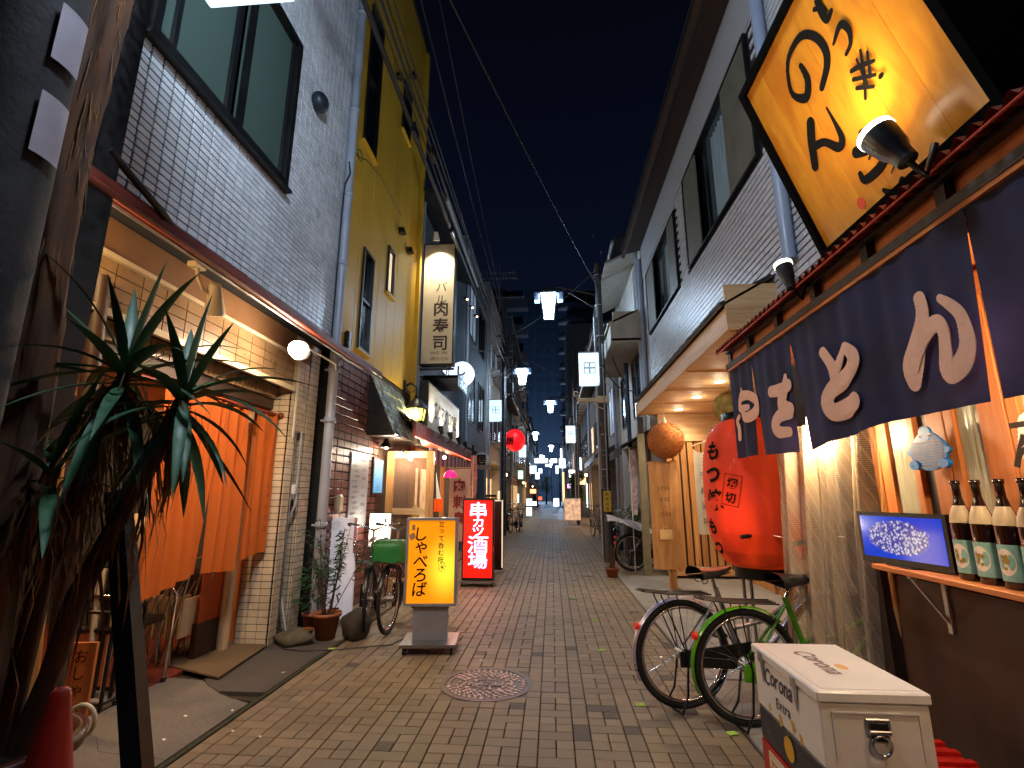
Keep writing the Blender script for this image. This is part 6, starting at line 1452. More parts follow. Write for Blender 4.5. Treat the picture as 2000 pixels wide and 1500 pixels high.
def gwin(y0, y1, z0, z1, lights):
    g = MB(); t_ = .03
    g.box((XS - .03, y0, z0), (XS + .1, y1, z0 + t_)); g.box((XS - .03, y0, z1 - t_), (XS + .1, y1, z1)); g.box((XS - .03, y0, z0 + t_), (XS + .1, y0 + t_, z1 - t_)); g.box((XS - .03, y1 - t_, z0 + t_), (XS + .1, y1, z1 - t_))
    wn = part(gb, 'window', g, M['darkframe'])
    for (a_, b_, kd) in lights:
        ya, yb_ = y0 + t_ + (y1 - y0 - 2 * t_) * a_, y0 + t_ + (y1 - y0 - 2 * t_) * b_
        g = MB()
        if kd == 's': g.box((XS - .02, ya, z0 + t_), (XS, yb_ - .01, z1 - t_)); part(wn, 'shutter_box', g, M.setdefault('shutter_grey', mat('shutter_box', '#5d5b50', .5, var=.08)))
        elif kd == 'c':
            g.grid(40, 4, lambda u, v, ya=ya, yb_=yb_: (XS + .12 + .02 * math.sin(u * 50), ya + (yb_ - ya) * u, z0 + t_ + (z1 - z0 - 2 * t_) * (1 - v))); part(wn, 'net_curtain', g, M.setdefault('net_curtain', mat('net_curtain', '#8a9aa4', .8, var=.2, stretch=(8, 8, .3))))
            g = MB(); g.box((XS + .05, ya, z0 + t_), (XS + .055, yb_, z1 - t_)); part(wn, 'pane', g, glass('window_glass', '#8aa0aa', .04, .12))
        else: g.box((XS + .05, ya, z0 + t_), (XS + .056, yb_, z1 - t_)); part(wn, 'pane', g, M['win_dark'])
gwin(4.25, 6.66, 4.47, 5.86, [(0, .3, 's'), (.3, .62, 'c'), (.62, .75, 'd'), (.75, 1, 's')])
gwin(7.25, 9.6, 4.47, 5.75, [(0, .2, 's'), (.2, .5, 'c'), (.5, .72, 'd'), (.72, 1, 's')])
g = MB(); g.tube([(XS - .06, 3.85, 3.2), (XS - .06, 3.85, 6.4)], .055, 14); pbp = mat('pale_blue_pipe', '#8591a8', .4, var=.06); part(gb, 'downpipe', g, pbp)
g = MB(); g.tube([(XS - .05, 10.04, 3.0), (XS - .05, 10.04, 6.3)], .05, 12); part(gb, 'downpipe', g, pbp)
g = MB(); g.box((XS + .02, SY0, 0), (7, 4.3, 2.97)); part(gb, 'ground_wall', g, M['stucco_d'])
# canopy of the sake shop
CX, CY0, CY1 = 1.55, 4.28, 9.1
cn = thing('cedar_canopy', 'new cedar canopy with shingled top and three downlights over the sake shop', 'canopy', (1.8, 6.7, 2.8))
g = MB(); g.box((CX, CY0, 2.76), (CX + .035, CY1, 2.97)); part(cn, 'fascia', g, M['cedar'])
for k in range(6):
    g = MB(); y0 = CX + .036 + k * .24; g.box((y0, CY0 + .002, 2.745), (y0 + .237, CY1, 2.765)) if False else g.box((CX + .036, CY0 + .04 + k * (CY1 - CY0 - .08) / 6 + .002, 2.765), (3.3, CY0 + .04 + (k + 1) * (CY1 - CY0 - .08) / 6 - .002, 2.78)); part(cn, 'soffit_board', g, M['cedar_x'])
for k in range(3):
    g = MB(); yy = 5.75 + k * 1.05; g.box((CX + .04, yy, 2.745), (3.3, yy + .05, 2.764)); part(cn, 'soffit_batten', g, M['cedar_x'])
for k in range(3):
    g = MB(); g.box((CX, CY0 - .03, 2.76 + k * .14 + .001), (2.9, CY0 - .002, 2.76 + (k + 1) * .14 - .001)); part(cn, 'gable_board', g, M['cedar_x'])
g = MB(); g.obox((CX - .03, CY0 - .03, 2.975), (.50, 0, .28), (0, CY1 - CY0 + .06, 0), (-.01, 0, .02)); part(cn, 'roof_deck', g, M['dwood_y'])
for k in range(34):
    y0 = CY0 - .03 + k * (CY1 - CY0 + .06) / 34
    for j in range(3):
        g = MB(); g.obox((CX - .045 + j * .15, y0 + .004, 2.995 + j * .085), (.17, 0, .09), (0, .142, .004), (-.006, -.0, .018 + .01 * (k % 2))); part(cn, 'shingle', g, M['slate'])
for k, (x, y) in enumerate(((2.15, 6.35), (2.15, 7.38), (2.15, 8.46))):
    t_ = thing('downlight', ['recessed downlight nearest the red lantern', 'middle recessed downlight of the cedar canopy', 'recessed downlight above the cedar ball'][k], 'downlight', (x, y, 2.76), 'downlights in the cedar canopy')
    g = MB(); g.lathe([(.001, 0), (.062, 0)], (x, y, 2.7615), 24); part(t_, 'lens', g, emit('downlight_lens', '#fff2dc', 22)); g = MB(); g.lathe([(.062, .002), (.075, -.004), (.078, .003)], (x, y, 2.7615), 24); part(t_, 'ring', g, M['white'])
    lamp('downlight_beam', 'SPOT', (x, y, 2.74), 62, (1, .80, .56), .05, spot=math.radians(150), blend=.6, target=(x - .1, y, 0), parent=t_)
    lamp('downlight_fill', 'POINT', (x, y, 2.62), 3.5, (1, .80, .56), .06, parent=t_)  # weak added fill beside the downlight, no fixture of its own
sp0 = thing('shop_front', 'slatted cedar shop front beneath the canopy', 'shop front', (2.5, 8, 0))
g = MB(); g.box((3.1, 4.3, 0), (3.2, 9.1, 2.76)); part(sp0, 'wall', g, M['cedar_z'])
g = MB(); g.box((1.98, 8.97, .02), (3.1, 9.03, 2.76)); part(sp0, 'end_wall', g, M['dwood'])
for k in range(9):
    x = 2.0 + k * .122; g = MB(); g.box((x, 8.9, .16), (x + .088, 8.94, 2.28)); part(sp0, 'slat', g, M['cedar_z'])
g = MB(); g.box((1.96, 8.88, .06), (3.1, 8.96, .16)); g.box((1.96, 8.88, 2.28), (3.1, 8.96, 2.36)); part(sp0, 'rail', g, M['cedar_x'])
g = MB(); g.box((1.9, 8.9, 2.36), (3.1, 9.0, 2.76)); part(sp0, 'lintel', g, M['cedar_x'])
for yy in (5.2, 6.4, 7.6):
    g = MB(); g.box((3.06, yy, .05), (3.1, yy + .1, 2.7)); part(sp0, 'post', g, M['cedar_z'])
g = MB(); g.box((3.07, 5.35, .8), (3.09, 6.35, 2.1)); part(sp0, 'window', g, M['warmwin'])
# downpipe post at the far canopy corner
pt = thing('canopy_post', 'weathered square post at the far corner of the cedar canopy', 'post', (1.62, 9.15, 0))
g = MB(); g.box((1.56, 9.12, .005), (1.68, 9.22, 2.45)); part(pt, 'shaft', g, mat('weathered_post', '#7a7258', .6, var=.2, dirt=.4))
g = MB(); g.box((1.57, 9.08, 2.46), (1.67, 9.2, 2.74)); part(pt, 'head', g, M['black'])
# wooden hours sign
hs_ = thing('wooden_hours_sign', 'tall cedar box sign on a post with faint opening hours', 'sign', (1.66, 7.85, 0))
g = MB(); g.box((1.47, 7.80, .30), (1.87, 7.82, 1.86)); part(hs_, 'face', g, M['cedar_z'])
g = MB(); g.box((1.84, 7.822, .28), (1.90, 8.05, 1.88)); g.box((1.47, 7.822, 1.80), (1.84, 8.0, 1.84)); part(hs_, 'side', g, M['cedar_z'])
g = MB(); g.box((1.70, 7.84, .02), (1.80, 7.94, .6)); part(hs_, 'post', g, M['cedar_z'])
g = MB(); faint = mat('faint_engraving', '#7a5228', .7)
for s_, z in (('OPEN', 1.46), ('16:00', 1.30), ('ー', 1.19), ('23:00', 1.08)): letters(g, s_, (1.68, 7.797, z), (1, 0, 0), (0, 0, 1), .085, wide=.8)
part(hs_, 'lettering', g, faint)
g = MB(); g.box((1.58, 7.785, .72), (1.76, 7.797, .86)); g.tube([(1.62, 7.79, .86), (1.67, 7.79, .92), (1.72, 7.79, .86)], .004, 5); part(hs_, 'small_plate', g, mat('pale_plate', '#e0b87a', .6))
# cedar ball and moss ball
def needle_ball(name, label, c, r_, m, seed, n=2600):
    t_ = thing(name, label, 'cedar ball', c); q = random.Random(seed)
    g = MB(); g.sphere(c, r_ * .94, 24, 16); part(t_, 'core', g, m)
    g = MB()
    for k in range(n):
        z = q.uniform(-1, 1); a = q.uniform(0, 2 * PI); s_ = math.sqrt(1 - z * z); d = Vector((s_ * math.cos(a), s_ * math.sin(a), z)); p = Vector(c) + d * r_ * .92
        t1 = d.orthogonal().normalized(); t2 = d.cross(t1); b_ = q.uniform(0, 6.28); sd = t1 * math.cos(b_) + t2 * math.sin(b_); tip = p + d * r_ * q.uniform(.07, .13) + sd * r_ * q.uniform(-.08, .08)
        w2 = d.cross(sd) * r_ * .012; g.add([p - w2, p + w2, tip], [(0, 1, 2)])
    part(t_, 'needles', g, m, kind='stuff')
    g = MB(); g.cyl((c[0], c[1], c[2] + r_ * .9), (c[0], c[1], c[2] + r_ * 1.25), r_ * .16, 10, r_ * .08); g.cyl((c[0], c[1], c[2] + r_), (c[0], c[1], 2.76), .006, 6); part(t_, 'rope', g, M['cream'])
needle_ball('cedar_ball', 'round brown cedar ball hanging under the canopy above the wooden sign', (1.74, 7.75, 2.17), .285, mat('dried_cedar', '#9a5a26', .85, var=.35, scale=30, piece=.4), 3)
needle_ball('moss_ball', 'greenish gold dried ball half hidden behind the navy curtain', (1.97, 5.5, 2.28), .20, mat('golden_moss', '#8a7434', .85, var=.5, scale=14, piece=.5), 4, 1800)
# white shop towel banner on a bamboo pole
tb_ = thing('towel_banner', 'long white cotton banner with faint characters tied to a bamboo pole', 'banner', (2.0, 7.0, 1.5))
g = MB(); g.tube([(1.90, 7.0, 2.0), (2.3, 6.9, 2.14)], .012, 6); part(tb_, 'pole', g, M['cedar_x'])
g = MB(); g.grid(10, 26, lambda u, v: (1.93 + .21 * u, 7.0 + .02 * math.sin(8 * u + 3 * v), 1.98 - 1.13 * v - .06 * math.sin(PI * u) * (1 - v))); part(tb_, 'cloth', g, mat('white_cotton', '#cfc4a8', .8, var=.08, bump=.2))
g = MB(); letters(g, '千林酒場', (2.03, 6.965, 1.62), (1, 0, 0), (0, 0, 1), .1, True, .2); part(tb_, 'lettering', g, mat('grey_ink', '#4f4a3c', .6))
# flowerpot, planter bushes
fp = clay_pot('small_potted_plant', 'low terracotta bowl with a dry stem at the edge of the concrete apron', (1.0, 9.05), .12, .15)
g = MB(); g.tube([(1.0, 9.05, .14), (1.02, 9.06, .38), (1.0, 9.05, .5)], [.05, .035, .02], 8); part(fp, 'stem', g, M['bark'])
def bush(label, c, s_, n, seed, m=None, lsz=(.05, .1)):
    t_ = thing('planter_bush', label, 'plant', (c[0], c[1], 0), 'green bushes along the lane'); q = random.Random(seed)
    g = MB(); g.box((c[0] - s_[0] * .8, c[1] - s_[1] * .5, .004), (c[0] + s_[0] * .8, c[1] + s_[1] * .5, c[2] - s_[2] * .8), bev=.02); part(t_, 'planter', g, M['blackp'])
    g = MB()
    for k in range(n):
        p = Vector([c[i] + s_[i] * q.gauss(0, .42) for i in range(3)]); leaf_shape(g, p, (q.uniform(-1, 1), q.uniform(-1, 1), q.uniform(-.3, .8)), (0, 0, 1), q.uniform(*lsz), q.uniform(.02, .045), q.uniform(0, .5))
    part(t_, 'foliage', g, m or M['leaf'], kind='stuff')
bush('dark green bush right of the concrete pole behind the covered bicycle', (1.72, 10.6, .98), (.32, .35, .2), 420, 11)
bush('smaller bush left of the concrete pole base', (1.35, 12.6, .98), (.22, .3, .18), 260, 12)
bush('bush on the far left by the distant bicycles', (-1.95, 20.5, .9), (.3, .5, .3), 240, 13)
# ------------------------------------------------------------------ street poles, lamps, box signs
def street_pole(x, y, h, label, r=.11, extras=True):
    t_ = thing('utility_pole', label, 'pole', (x, y, 0), 'concrete poles along the lane')
    g = MB(); g.cyl((x, y, 0), (x, y, h), r * 1.15, 18, r * .8); part(t_, 'shaft', g, M['pole'])
    if extras:
        g = MB()
        for k in range(7): z = 1.9 + k * .75; g.lathe([(r * 1.16, -.012), (r * 1.2, -.012), (r * 1.2, .012), (r * 1.16, .012)], (x, y, z), 16)
        for k in range(12): z = 2.4 + k * .45; g.tube([(x - (.08 if k % 2 else -.08) * 1, y - r, z), (x - (.08 if k % 2 else -.08), y - r - .1, z), (x - (.08 if k % 2 else -.08), y - r - .1, z + .04)], .007, 5)
        part(t_, 'bands', g, M['steel'])
        g = MB(); g.tube([(x - r - .03, y - .04, .1), (x - r - .03, y - .04, h * .8)], .022, 8); g.tube([(x + .02, y - r - .03, 1.2), (x + .03, y - r - .03, h * .7)], .016, 6); part(t_, 'conduit', g, M['grey'])
    return t_
def street_lantern(x, y, px, label, z=5.40):
    """x: lantern centre, px: pole x"""
    t_ = thing('street_lamp', label, 'street lamp', (x, y, z), 'lantern street lamps')
    zb, zt = z, z + .56; rb, rt = .115, .185
    g = MB(); vs = [(x - rb, y - rb, zb), (x + rb, y - rb, zb), (x + rb, y + rb, zb), (x - rb, y + rb, zb), (x - rt, y - rt, zt), (x + rt, y - rt, zt), (x + rt, y + rt, zt), (x - rt, y + rt, zt)]
    g.add(vs, [(0, 3, 2, 1), (0, 1, 5, 4), (1, 2, 6, 5), (2, 3, 7, 6), (3, 0, 4, 7)]); part(t_, 'glass', g, M['lampglass'])
    g = MB()
    for i in range(4): g.tube([Vector(vs[i]) , Vector(vs[i + 4])], .012, 5); g.tube([vs[i], vs[(i + 1) % 4]], .012, 5); g.tube([vs[i + 4], vs[4 + (i + 1) % 4]], .018, 5)
    part(t_, 'frame', g, M['lampcap'])
    g = MB(); g.box((x - .20, y - .2, zt + .015), (x + .20, y + .2, zt + .06)); g.box((x - .12, y - .12, zt + .06), (x + .12, y + .12, zt + .14), bev=.03); part(t_, 'cap', g, M['lampcap'])
    for s_ in (-1, 1):
        g = MB(); g.box((x + s_ * .21, y - .12, zt - .16), (x + s_ * .34, y + .12, zt + .03), bev=.01); part(t_, 'side_box', g, mat('side_box', '#8aa4c4', .3) if 'side_box' not in bpy.data.materials else bpy.data.materials['side_box'])
    g = MB(); d = 1 if px > x else -1
    g.tube([(x, y, zt + .14), (x + d * .25, y, zt + .20), (px - d * .1, y, zt - .02)], .028, 8); g.tube([(x + d * .3, y, zt + .17), (px - d * .1, y, zt - .35)], .012, 6)
    for k in range(4): xx = x + d * (.45 + .14 * k); g.tube([(xx, y, zt + .12 - .03 * k), (xx, y, zt + .05 - .09 * k)], .006, 5)
    part(t_, 'arm', g, M['black'])
    return t_
BL = M['boxlit']
def box_sign(x, y, z, label, side=1, w_=.48, h_=.80):
    t_ = thing('lit_box_sign', label, 'sign', (x, y, z), 'lit box signs with the four square emblem')
    g = MB(); g.box((x - w_ / 2, y - .07, z - h_ / 2), (x + w_ / 2, y + .07, z + h_ / 2), bev=.01); bx_ = part(t_, 'case', g, BL)
    g = MB(); g.box((x - w_ / 2 - .01, y - .075, z + h_ / 2 + .001), (x + w_ / 2 + .01, y + .075, z + h_ / 2 + .025)); part(t_, 'trim', g, M['grey'])
    for i in range(2):
        for j in range(2):
            g = MB(); s_ = .062; cx_, cz_ = x - .055 + i * .13, z - .045 + j * .13; t2 = .014
            for q in ((-s_, -s_, s_, -s_ + t2), (-s_, s_ - t2, s_, s_), (-s_, -s_ + t2, -s_ + t2, s_ - t2), (s_ - t2, -s_ + t2, s_, s_ - t2)): g.box((cx_ + q[0], y - .0725, cz_ + q[1]), (cx_ + q[2], y - .0705, cz_ + q[3]))
            part(bx_, 'emblem', g, M['ink'] if i == 0 else M.setdefault('emblem_red', mat('emblem_mauve', '#6a4a5c', .5)))
    g = MB()
    for dz in (-.3, .3): g.box((x + side * w_ / 2, y - .02, z + dz - .015), (x + side * (w_ / 2 + .14), y + .02, z + dz + .015))
    part(t_, 'bracket', g, M['grey'])
    return t_
def cyl_warning(x, y, z):
    pass
POLES = [(-2.08, 1.5), (1.16, 11.0), (-1.71, 18.0), (1.25, 24.5), (-1.75, 37.0), (1.25, 47.0), (-1.7, 60.0), (1.2, 74.0)]
names = ['thick dark concrete pole at the left edge of the picture with two white plates', 'concrete pole on the right carrying the nearest lit box sign and camera', 'dark concrete pole on the left before the red round lantern',
         'pole on the right beyond the security camera', 'fifth pole down the lane on the left', 'sixth pole down the lane on the right', 'seventh pole far down the lane', 'last pole before the lane end']
for k, (x, y) in enumerate(POLES):
    if k == 0: M['pole'], pm_ = mat('darkened_pole', '#121115', .85, var=.25, bump=.3, dirt=.4), M['pole']; p0 = street_pole(x, y, 9, names[k], .155, False); M['pole'] = pm_  # first pole coloured darker to offset the light of the near lamp
    else: street_pole(x, y, 6.7 if k == 1 else 8.6, names[k], .09)
LX = [-.75, .0, -1.03, .0, -1.15, .0, -1.0, -.1]
ln_ = ['street lamp above the camera near the left edge pole', 'nearest glowing street lamp, hanging from the right pole', 'glowing street lamp on the left pole, second nearest', 'third glowing street lamp, right side', 'fourth glowing street lamp above the red lantern', 'fifth glowing street lamp, right side', 'sixth tiny street lamp far down the lane', 'farthest tiny street lamp near the lane end']
for k, ((x, y), lx) in enumerate(zip(POLES, LX)): street_lantern(lx, y, x, ln_[k])
box_sign(-1.50, 1.9, 4.22, 'lit box sign cropped by the top edge above the tiled wall', -1, .46)
box_sign(.88, 10.95, 4.12, 'largest lit box sign with four squares on the right pole', 1, .44, .74)
box_sign(-2.02, 18, 4.40, 'lit box sign on the left pole beside the tall blue building', 1, .44, .78)
box_sign(.96, 24.4, 4.27, 'lit box sign below the third lamp on the right', 1, .46, .82)
box_sign(-2.1, 36.8, 4.55, 'small lit box sign right of the red round lantern', 1, .5, .9)
box_sign(.95, 47, 4.3, 'tiny lit box sign on the sixth pole', 1, .5, .9)
box_sign(-2.0, 60, 4.4, 'tiny distant lit box sign on the left, upper', 1, .55, .9)
# plates on pole 0
for k, (z, lab) in enumerate(((3.14, 'upper white plate'), (2.73, 'lower white plate'))):
    g = MB(); g.lathe([(.180, -.13), (.180, .13)], (-2.08, 1.5, z), 12, a0=-.25, a1=.42); part(p0, 'plate', g, mat('plate_white_%d' % k, '#8c8996', .6, var=.15, dirt=.5), label=lab)
for z in (2.3, 1.95):
    g = MB(); g.sphere((-1.93, 1.36, z), .03, 10, 6); part(p0, 'bolt_cap', g, M['grey'])
lamp('near_lamp_fill', 'POINT', (-.75, 1.5, 5.2), 235, (.74, .86, 1.0), .2, parent=None)
bpy.data.objects['near_lamp_fill'].parent = bpy.data.objects['street_lamp']; bpy.data.objects['near_lamp_fill'].location = (0, 0, -.15)
for k, (x, y, e_) in enumerate(((0, 11, 100), (-1.03, 18, 60), (0, 24.5, 50), (-1.15, 37, 40), (0, 47, 35), (-1, 60, 30), (0, 74, 30))):
    d_ = lamp('lamp_light', 'POINT', (0, 0, -.12), e_, (.52, .76, 1.0), .14); d_.parent = bpy.data.objects['street_lamp.%03d' % (k + 1)]

# pole 1 extras: camera arm, yellow tag
ca_ = thing('security_camera', 'beige security camera on an arm pointing over the lane from the right pole', 'security camera', (1.0, 10.95, 3.4))
g = MB(); g.box((.62, 10.90, 3.38), (1.02, 11.0, 3.46), bev=.01); g.box((1.02, 10.88, 3.35), (1.30, 11.02, 3.50), bev=.01); part(ca_, 'housing', g, M['cream'])
g = MB(); g.box((.52, 10.84, 3.50), (.62, 10.98, 3.60), bev=.015); part(ca_, 'lens_head', g, M['cream']); g = MB(); g.cyl((.57, 10.84, 3.55), (.57, 10.825, 3.55), .035, 12); part(ca_, 'lens', g, M['black'])
g = MB(); g.tube([(.57, 10.92, 3.5), (.60, 10.92, 3.42), (.68, 10.92, 3.34), (.84, 10.92, 3.37)], .012, 6); g.tube([(.95, 10.9, 3.37), (1.05, 10.88, 3.25), (1.16, 10.86, 3.2)], .01, 6); part(ca_, 'cable', g, M['cream'])
yt = thing('yellow_tag', 'narrow yellow notice wrapped on the right concrete pole', 'notice', (1.16, 10.86, 1.25))
g = MB(); g.box((1.08, 10.845, 1.02), (1.235, 10.86, 1.45)); a_ = part(yt, 'plate', g, mat('yellow_plate', '#c9a636', .5)); g = MB(); letters(g, '飲食店街', (1.157, 10.843, 1.38), (1, 0, 0), (0, 0, 1), .07, True, .1); part(a_, 'lettering', g, M['ink'])
# ladder-like tube on pole front
g = MB(); g.tube([(1.06, 10.84, 1.5), (1.06, 10.84, 2.6)], .008, 5); 
for z in (1.5, 1.75, 2.2, 2.3): g.tube([(1.06, 10.84, z), (1.24, 10.84, z)], .006, 5)
pc_ = solo('pole_ladder', g, M['steel'], 'thin steel rungs strapped to the right concrete pole', 'ladder', off=(1.16, 10.84, 2))

# ------------------------------------------------------------------ generic neighbours
def windows(b_, side, X, y0, y1, z0, h_, n, rows, dz, lit=(), q=None, fr=None, wr=.62, bal=False):
    k = 0
    for r_ in range(rows):
        for i in range(n):
            w_ = (y1 - y0) / n; a = y0 + w_ * i + w_ * (1 - wr) / 2; c = a + w_ * wr; zb = z0 + dz * r_
            g = MB(); t_ = .035
            def bx(d0, d1, ya, yb_, za, zb_): g.box((X - side * d0, ya, za), (X - side * d1, yb_, zb_))
            bx(-.02, .03, a, c, zb, zb + t_); bx(-.02, .03, a, c, zb + h_ - t_, zb + h_); bx(-.02, .03, a, a + t_, zb + t_, zb + h_ - t_); bx(-.02, .03, c - t_, c, zb + t_, zb + h_ - t_); bx(-.02, .02, (a + c) / 2 - .02, (a + c) / 2 + .02, zb + t_, zb + h_ - t_)
            w1 = part(b_, 'window', g, fr or M['darkframe'])
            g = MB(); bx(.001, .006, a + t_, c - t_, zb + t_, zb + h_ - t_); part(w1, 'pane', g, M['warmwin'] if k in lit else (M['coolwin'] if q and q.random() < .25 else M['win_dark']))
            if bal:
                g = MB(); bx(.03, .45, a - .15, c + .15, zb - .1, zb - .04); 
                part(w1, 'balcony_slab', g, M['concrete'])
            k += 1
def building(label, side, X, y0, y1, H_, m, depth=5, name='building', roof='flat', floor0=2.7):
    t_ = thing(name, label, 'building', (X, (y0 + y1) / 2, 0))
    g = MB(); g.box((X, y0 + .01, floor0), (X + side * depth, y1 - .01, H_)); g.box((X + side * .5, y0 + .01, 0), (X + side * depth, y1 - .01, floor0 - .001)); g.box((X, y0 + .01, 0), (X + side * .5, y0 + .13, floor0 - .001)); g.box((X, y1 - .13, 0), (X + side * .5, y1 - .01, floor0 - .001)); part(t_, 'wall', g, m)
    if roof == 'flat': g = MB(); g.box((X - side * .06, y0, H_), (X + side * depth, y1, H_ + .12)); part(t_, 'parapet', g, M['concrete'])
    else: g = MB(); g.obox((X - side * .55, y0 - .1, H_ - .12), (side * 3, 0, 1.2), (0, y1 - y0 + .2, 0), (0, 0, .09)); part(t_, 'roof', g, M['slate']); g = MB(); g.tube([(X - side * .57, y0, H_ - .1), (X - side * .57, y1, H_ - .1)], .045, 8); part(t_, 'gutter', g, M['grey'])
    g = MB(); g.tube([(X - side * .06, y0 + .22, .05), (X - side * .06, y0 + .22, H_)], .04, 8); part(t_, 'downpipe', g, M['pvc'])
    return t_
def shopfront(b_, side, X, y0, y1, kind, q):
    """ground floor recess: shutter, lit glass, wood lattice"""
    xi = X + side * .45
    if kind == 'shutter':
        g = MB()
        for k in range(30): z = .02 + k * .085; g.box((xi, y0 + .15, z), (xi + side * .03, y1 - .15, z + .08))
        part(b_, 'roller_shutter', g, M['grey'], kind='stuff')
    elif kind == 'lit':
        n = max(2, int((y1 - y0) / .8))
        for k in range(n):
            a = y0 + .15 + (y1 - y0 - .3) * k / n; c = a + (y1 - y0 - .3) / n
            g = MB(); g.box((xi, a + .04, .5), (xi + side * .02, c - .04, 2.1)); part(b_, 'shop_pane', g, M['warmwin']); g = MB(); g.box((xi - side * .03, a, .05), (xi, a + .06, 2.5)); part(b_, 'mullion', g, M['dwood'])
        g = MB(); g.box((xi, y0 + .15, .02), (xi + side * .02, y1 - .15, .49)); g.box((xi, y0 + .15, 2.11), (xi + side * .02, y1 - .15, 2.65)); part(b_, 'shop_board', g, M['cedar'])
    else:
        n = int((y1 - y0 - .3) / .16)
        for k in range(n): g = MB(); a = y0 + .15 + k * .16; g.box((xi, a, .03), (xi + side * .03, a + .1, 2.5)); part(b_, 'lattice_slat', g, M['dwood'])
def awning(label, side, X, y0, y1, z, out_, m, cat='awning'):
    t_ = thing('awning', label, cat, (X, (y0 + y1) / 2, z)); g = MB(); g.obox((X, y0, z), (-side * out_, 0, -.35), (0, y1 - y0, 0), (0, 0, .03)); part(t_, 'sheet', g, m)
    g = MB(); g.box((X - side * out_, y0, z - .5), (X - side * (out_ + .015), y1, z - .34)); part(t_, 'valance', g, m); return t_
def aircon(label, side, X, y, z):
    t_ = thing('aircon_unit', label, 'air conditioner', (X - side * .2, y, z), 'air conditioner units on the walls'); g = MB(); g.box((X - side * .06, y - .38, z), (X - side * .36, y + .38, z + .55), bev=.02); part(t_, 'case', g, M['cream']); g = MB(); g.lathe([(.001, 0), (.2, 0), (.22, .02)], (X - side * .365, y - .08, z + .28), 18, 'X'); part(t_, 'fan', g, M['blackp']); g = MB(); g.tube([(X - side * .1, y + .3, z + .1), (X - side * .08, y + .35, z - .8), (X - side * .05, y + .35, z - 1.6)], .025, 6); part(t_, 'hose', g, M['cream'])
Q = random.Random(21)
M['blue_d'] = mat('blue_grey_render', '#56636f', .75, var=.12, bump=.3, dirt=.3)
M['plank_w'] = mat('weathered_board', '#5a5148', .8, var=.3, scale=3, stretch=(1, 1, 8), dirt=.4)
# left side
b1 = building('dark two storey house with a sloping tiled roof behind the vertical sign', -1, -2.55, 8.72, 12.9, 7.2, M['stucco_d'], roof='pitch', floor0=2.75)
windows(b1, -1, -2.55, 9.2, 12.6, 4.2, 1.3, 2, 1, 2, q=Q)
g = MB()
for k in range(7): g.box((-2.545, 8.80, 3.1 + k * .55), (-2.53, 12.8, 3.13 + k * .55))
part(b1, 'clapboard_seams', g, M['darkframe'])
for k, (y, z) in enumerate(((11.2, 6.05), (12.0, 6.15), (12.8, 6.2))):
    t_ = thing('eave_spot', ['small warm spotlight on the dark house eave, nearest', 'small warm spotlight on the dark house eave, middle', 'small warm spotlight on the dark house eave, farthest'][k], 'spotlight', (-2.0, y, z), 'small warm spotlights along the dark house eave'); g = MB(); g.cyl((-2.05, y, z), (-1.98, y, z - .05), .03, 10, .05); part(t_, 'head', g, M['blackp']); g = MB(); g.sphere((-1.97, y, z - .055), .04, 10, 6, (.8, 1, .5)); part(t_, 'lens', g, emit('small_spot_lens', '#ffd9b0', 5)); lamp('small_spot', 'SPOT', (-1.96, y, z - .08), 10, (1, .85, .7), .03, spot=2.2, blend=1, target=(-2.2, y, z - 2), parent=t_)
b2 = building('blue grey three storey building with a vertical drain beyond the dark house', -1, -2.35, 13.0, 17.6, 8.6, M['blue_d'])
windows(b2, -1, -2.35, 13.4, 17.4, 3.4, 1.6, 2, 2, 2.6, q=Q); shopfront(b2, -1, -2.35, 13, 17.6, 'lattice', Q)
b3 = building('narrow grey building with balconies behind the second pole', -1, -2.4, 18.4, 24, 9.6, M['stucco'])
windows(b3, -1, -2.4, 18.6, 23.8, 3.4, 1.3, 3, 2, 2.8, q=Q, bal=True); shopfront(b3, -1, -2.4, 18.4, 24, 'lit', Q)
b4 = building('low shop house with a dark awning beyond the red round lantern', -1, -2.45, 24.1, 30, 6.2, M['stucco_d'], roof='pitch')
windows(b4, -1, -2.45, 24.3, 29.8, 3.5, 1.3, 3, 1, 2.8, q=Q); shopfront(b4, -1, -2.45, 24.1, 30, 'lit', Q)
b5 = building('four storey flats with lit corridor far along the left side', -1, -2.4, 30.1, 42, 12.5, M['blue_d'], 8)
windows(b5, -1, -2.4, 30.4, 41.6, 3.4, 1.4, 5, 3, 2.9, lit=(7,), q=Q, bal=True); shopfront(b5, -1, -2.4, 30.1, 42, 'lit', Q)
b6 = building('row of distant low shops on the left with warm fronts', -1, -2.4, 42.1, 62, 7.5, M['stucco_d'], roof='pitch'); windows(b6, -1, -2.4, 42.5, 61.5, 3.5, 1.4, 7, 1, 2.9, lit=(2, 5), q=Q); shopfront(b6, -1, -2.4, 42.1, 62, 'lit', Q)
b6b = building('last block on the left before the crossing road', -1, -2.5, 62.2, 84, 11, M['blue_d'], 9); windows(b6b, -1, -2.5, 62.5, 83.5, 3.5, 1.4, 6, 2, 2.9, q=Q)
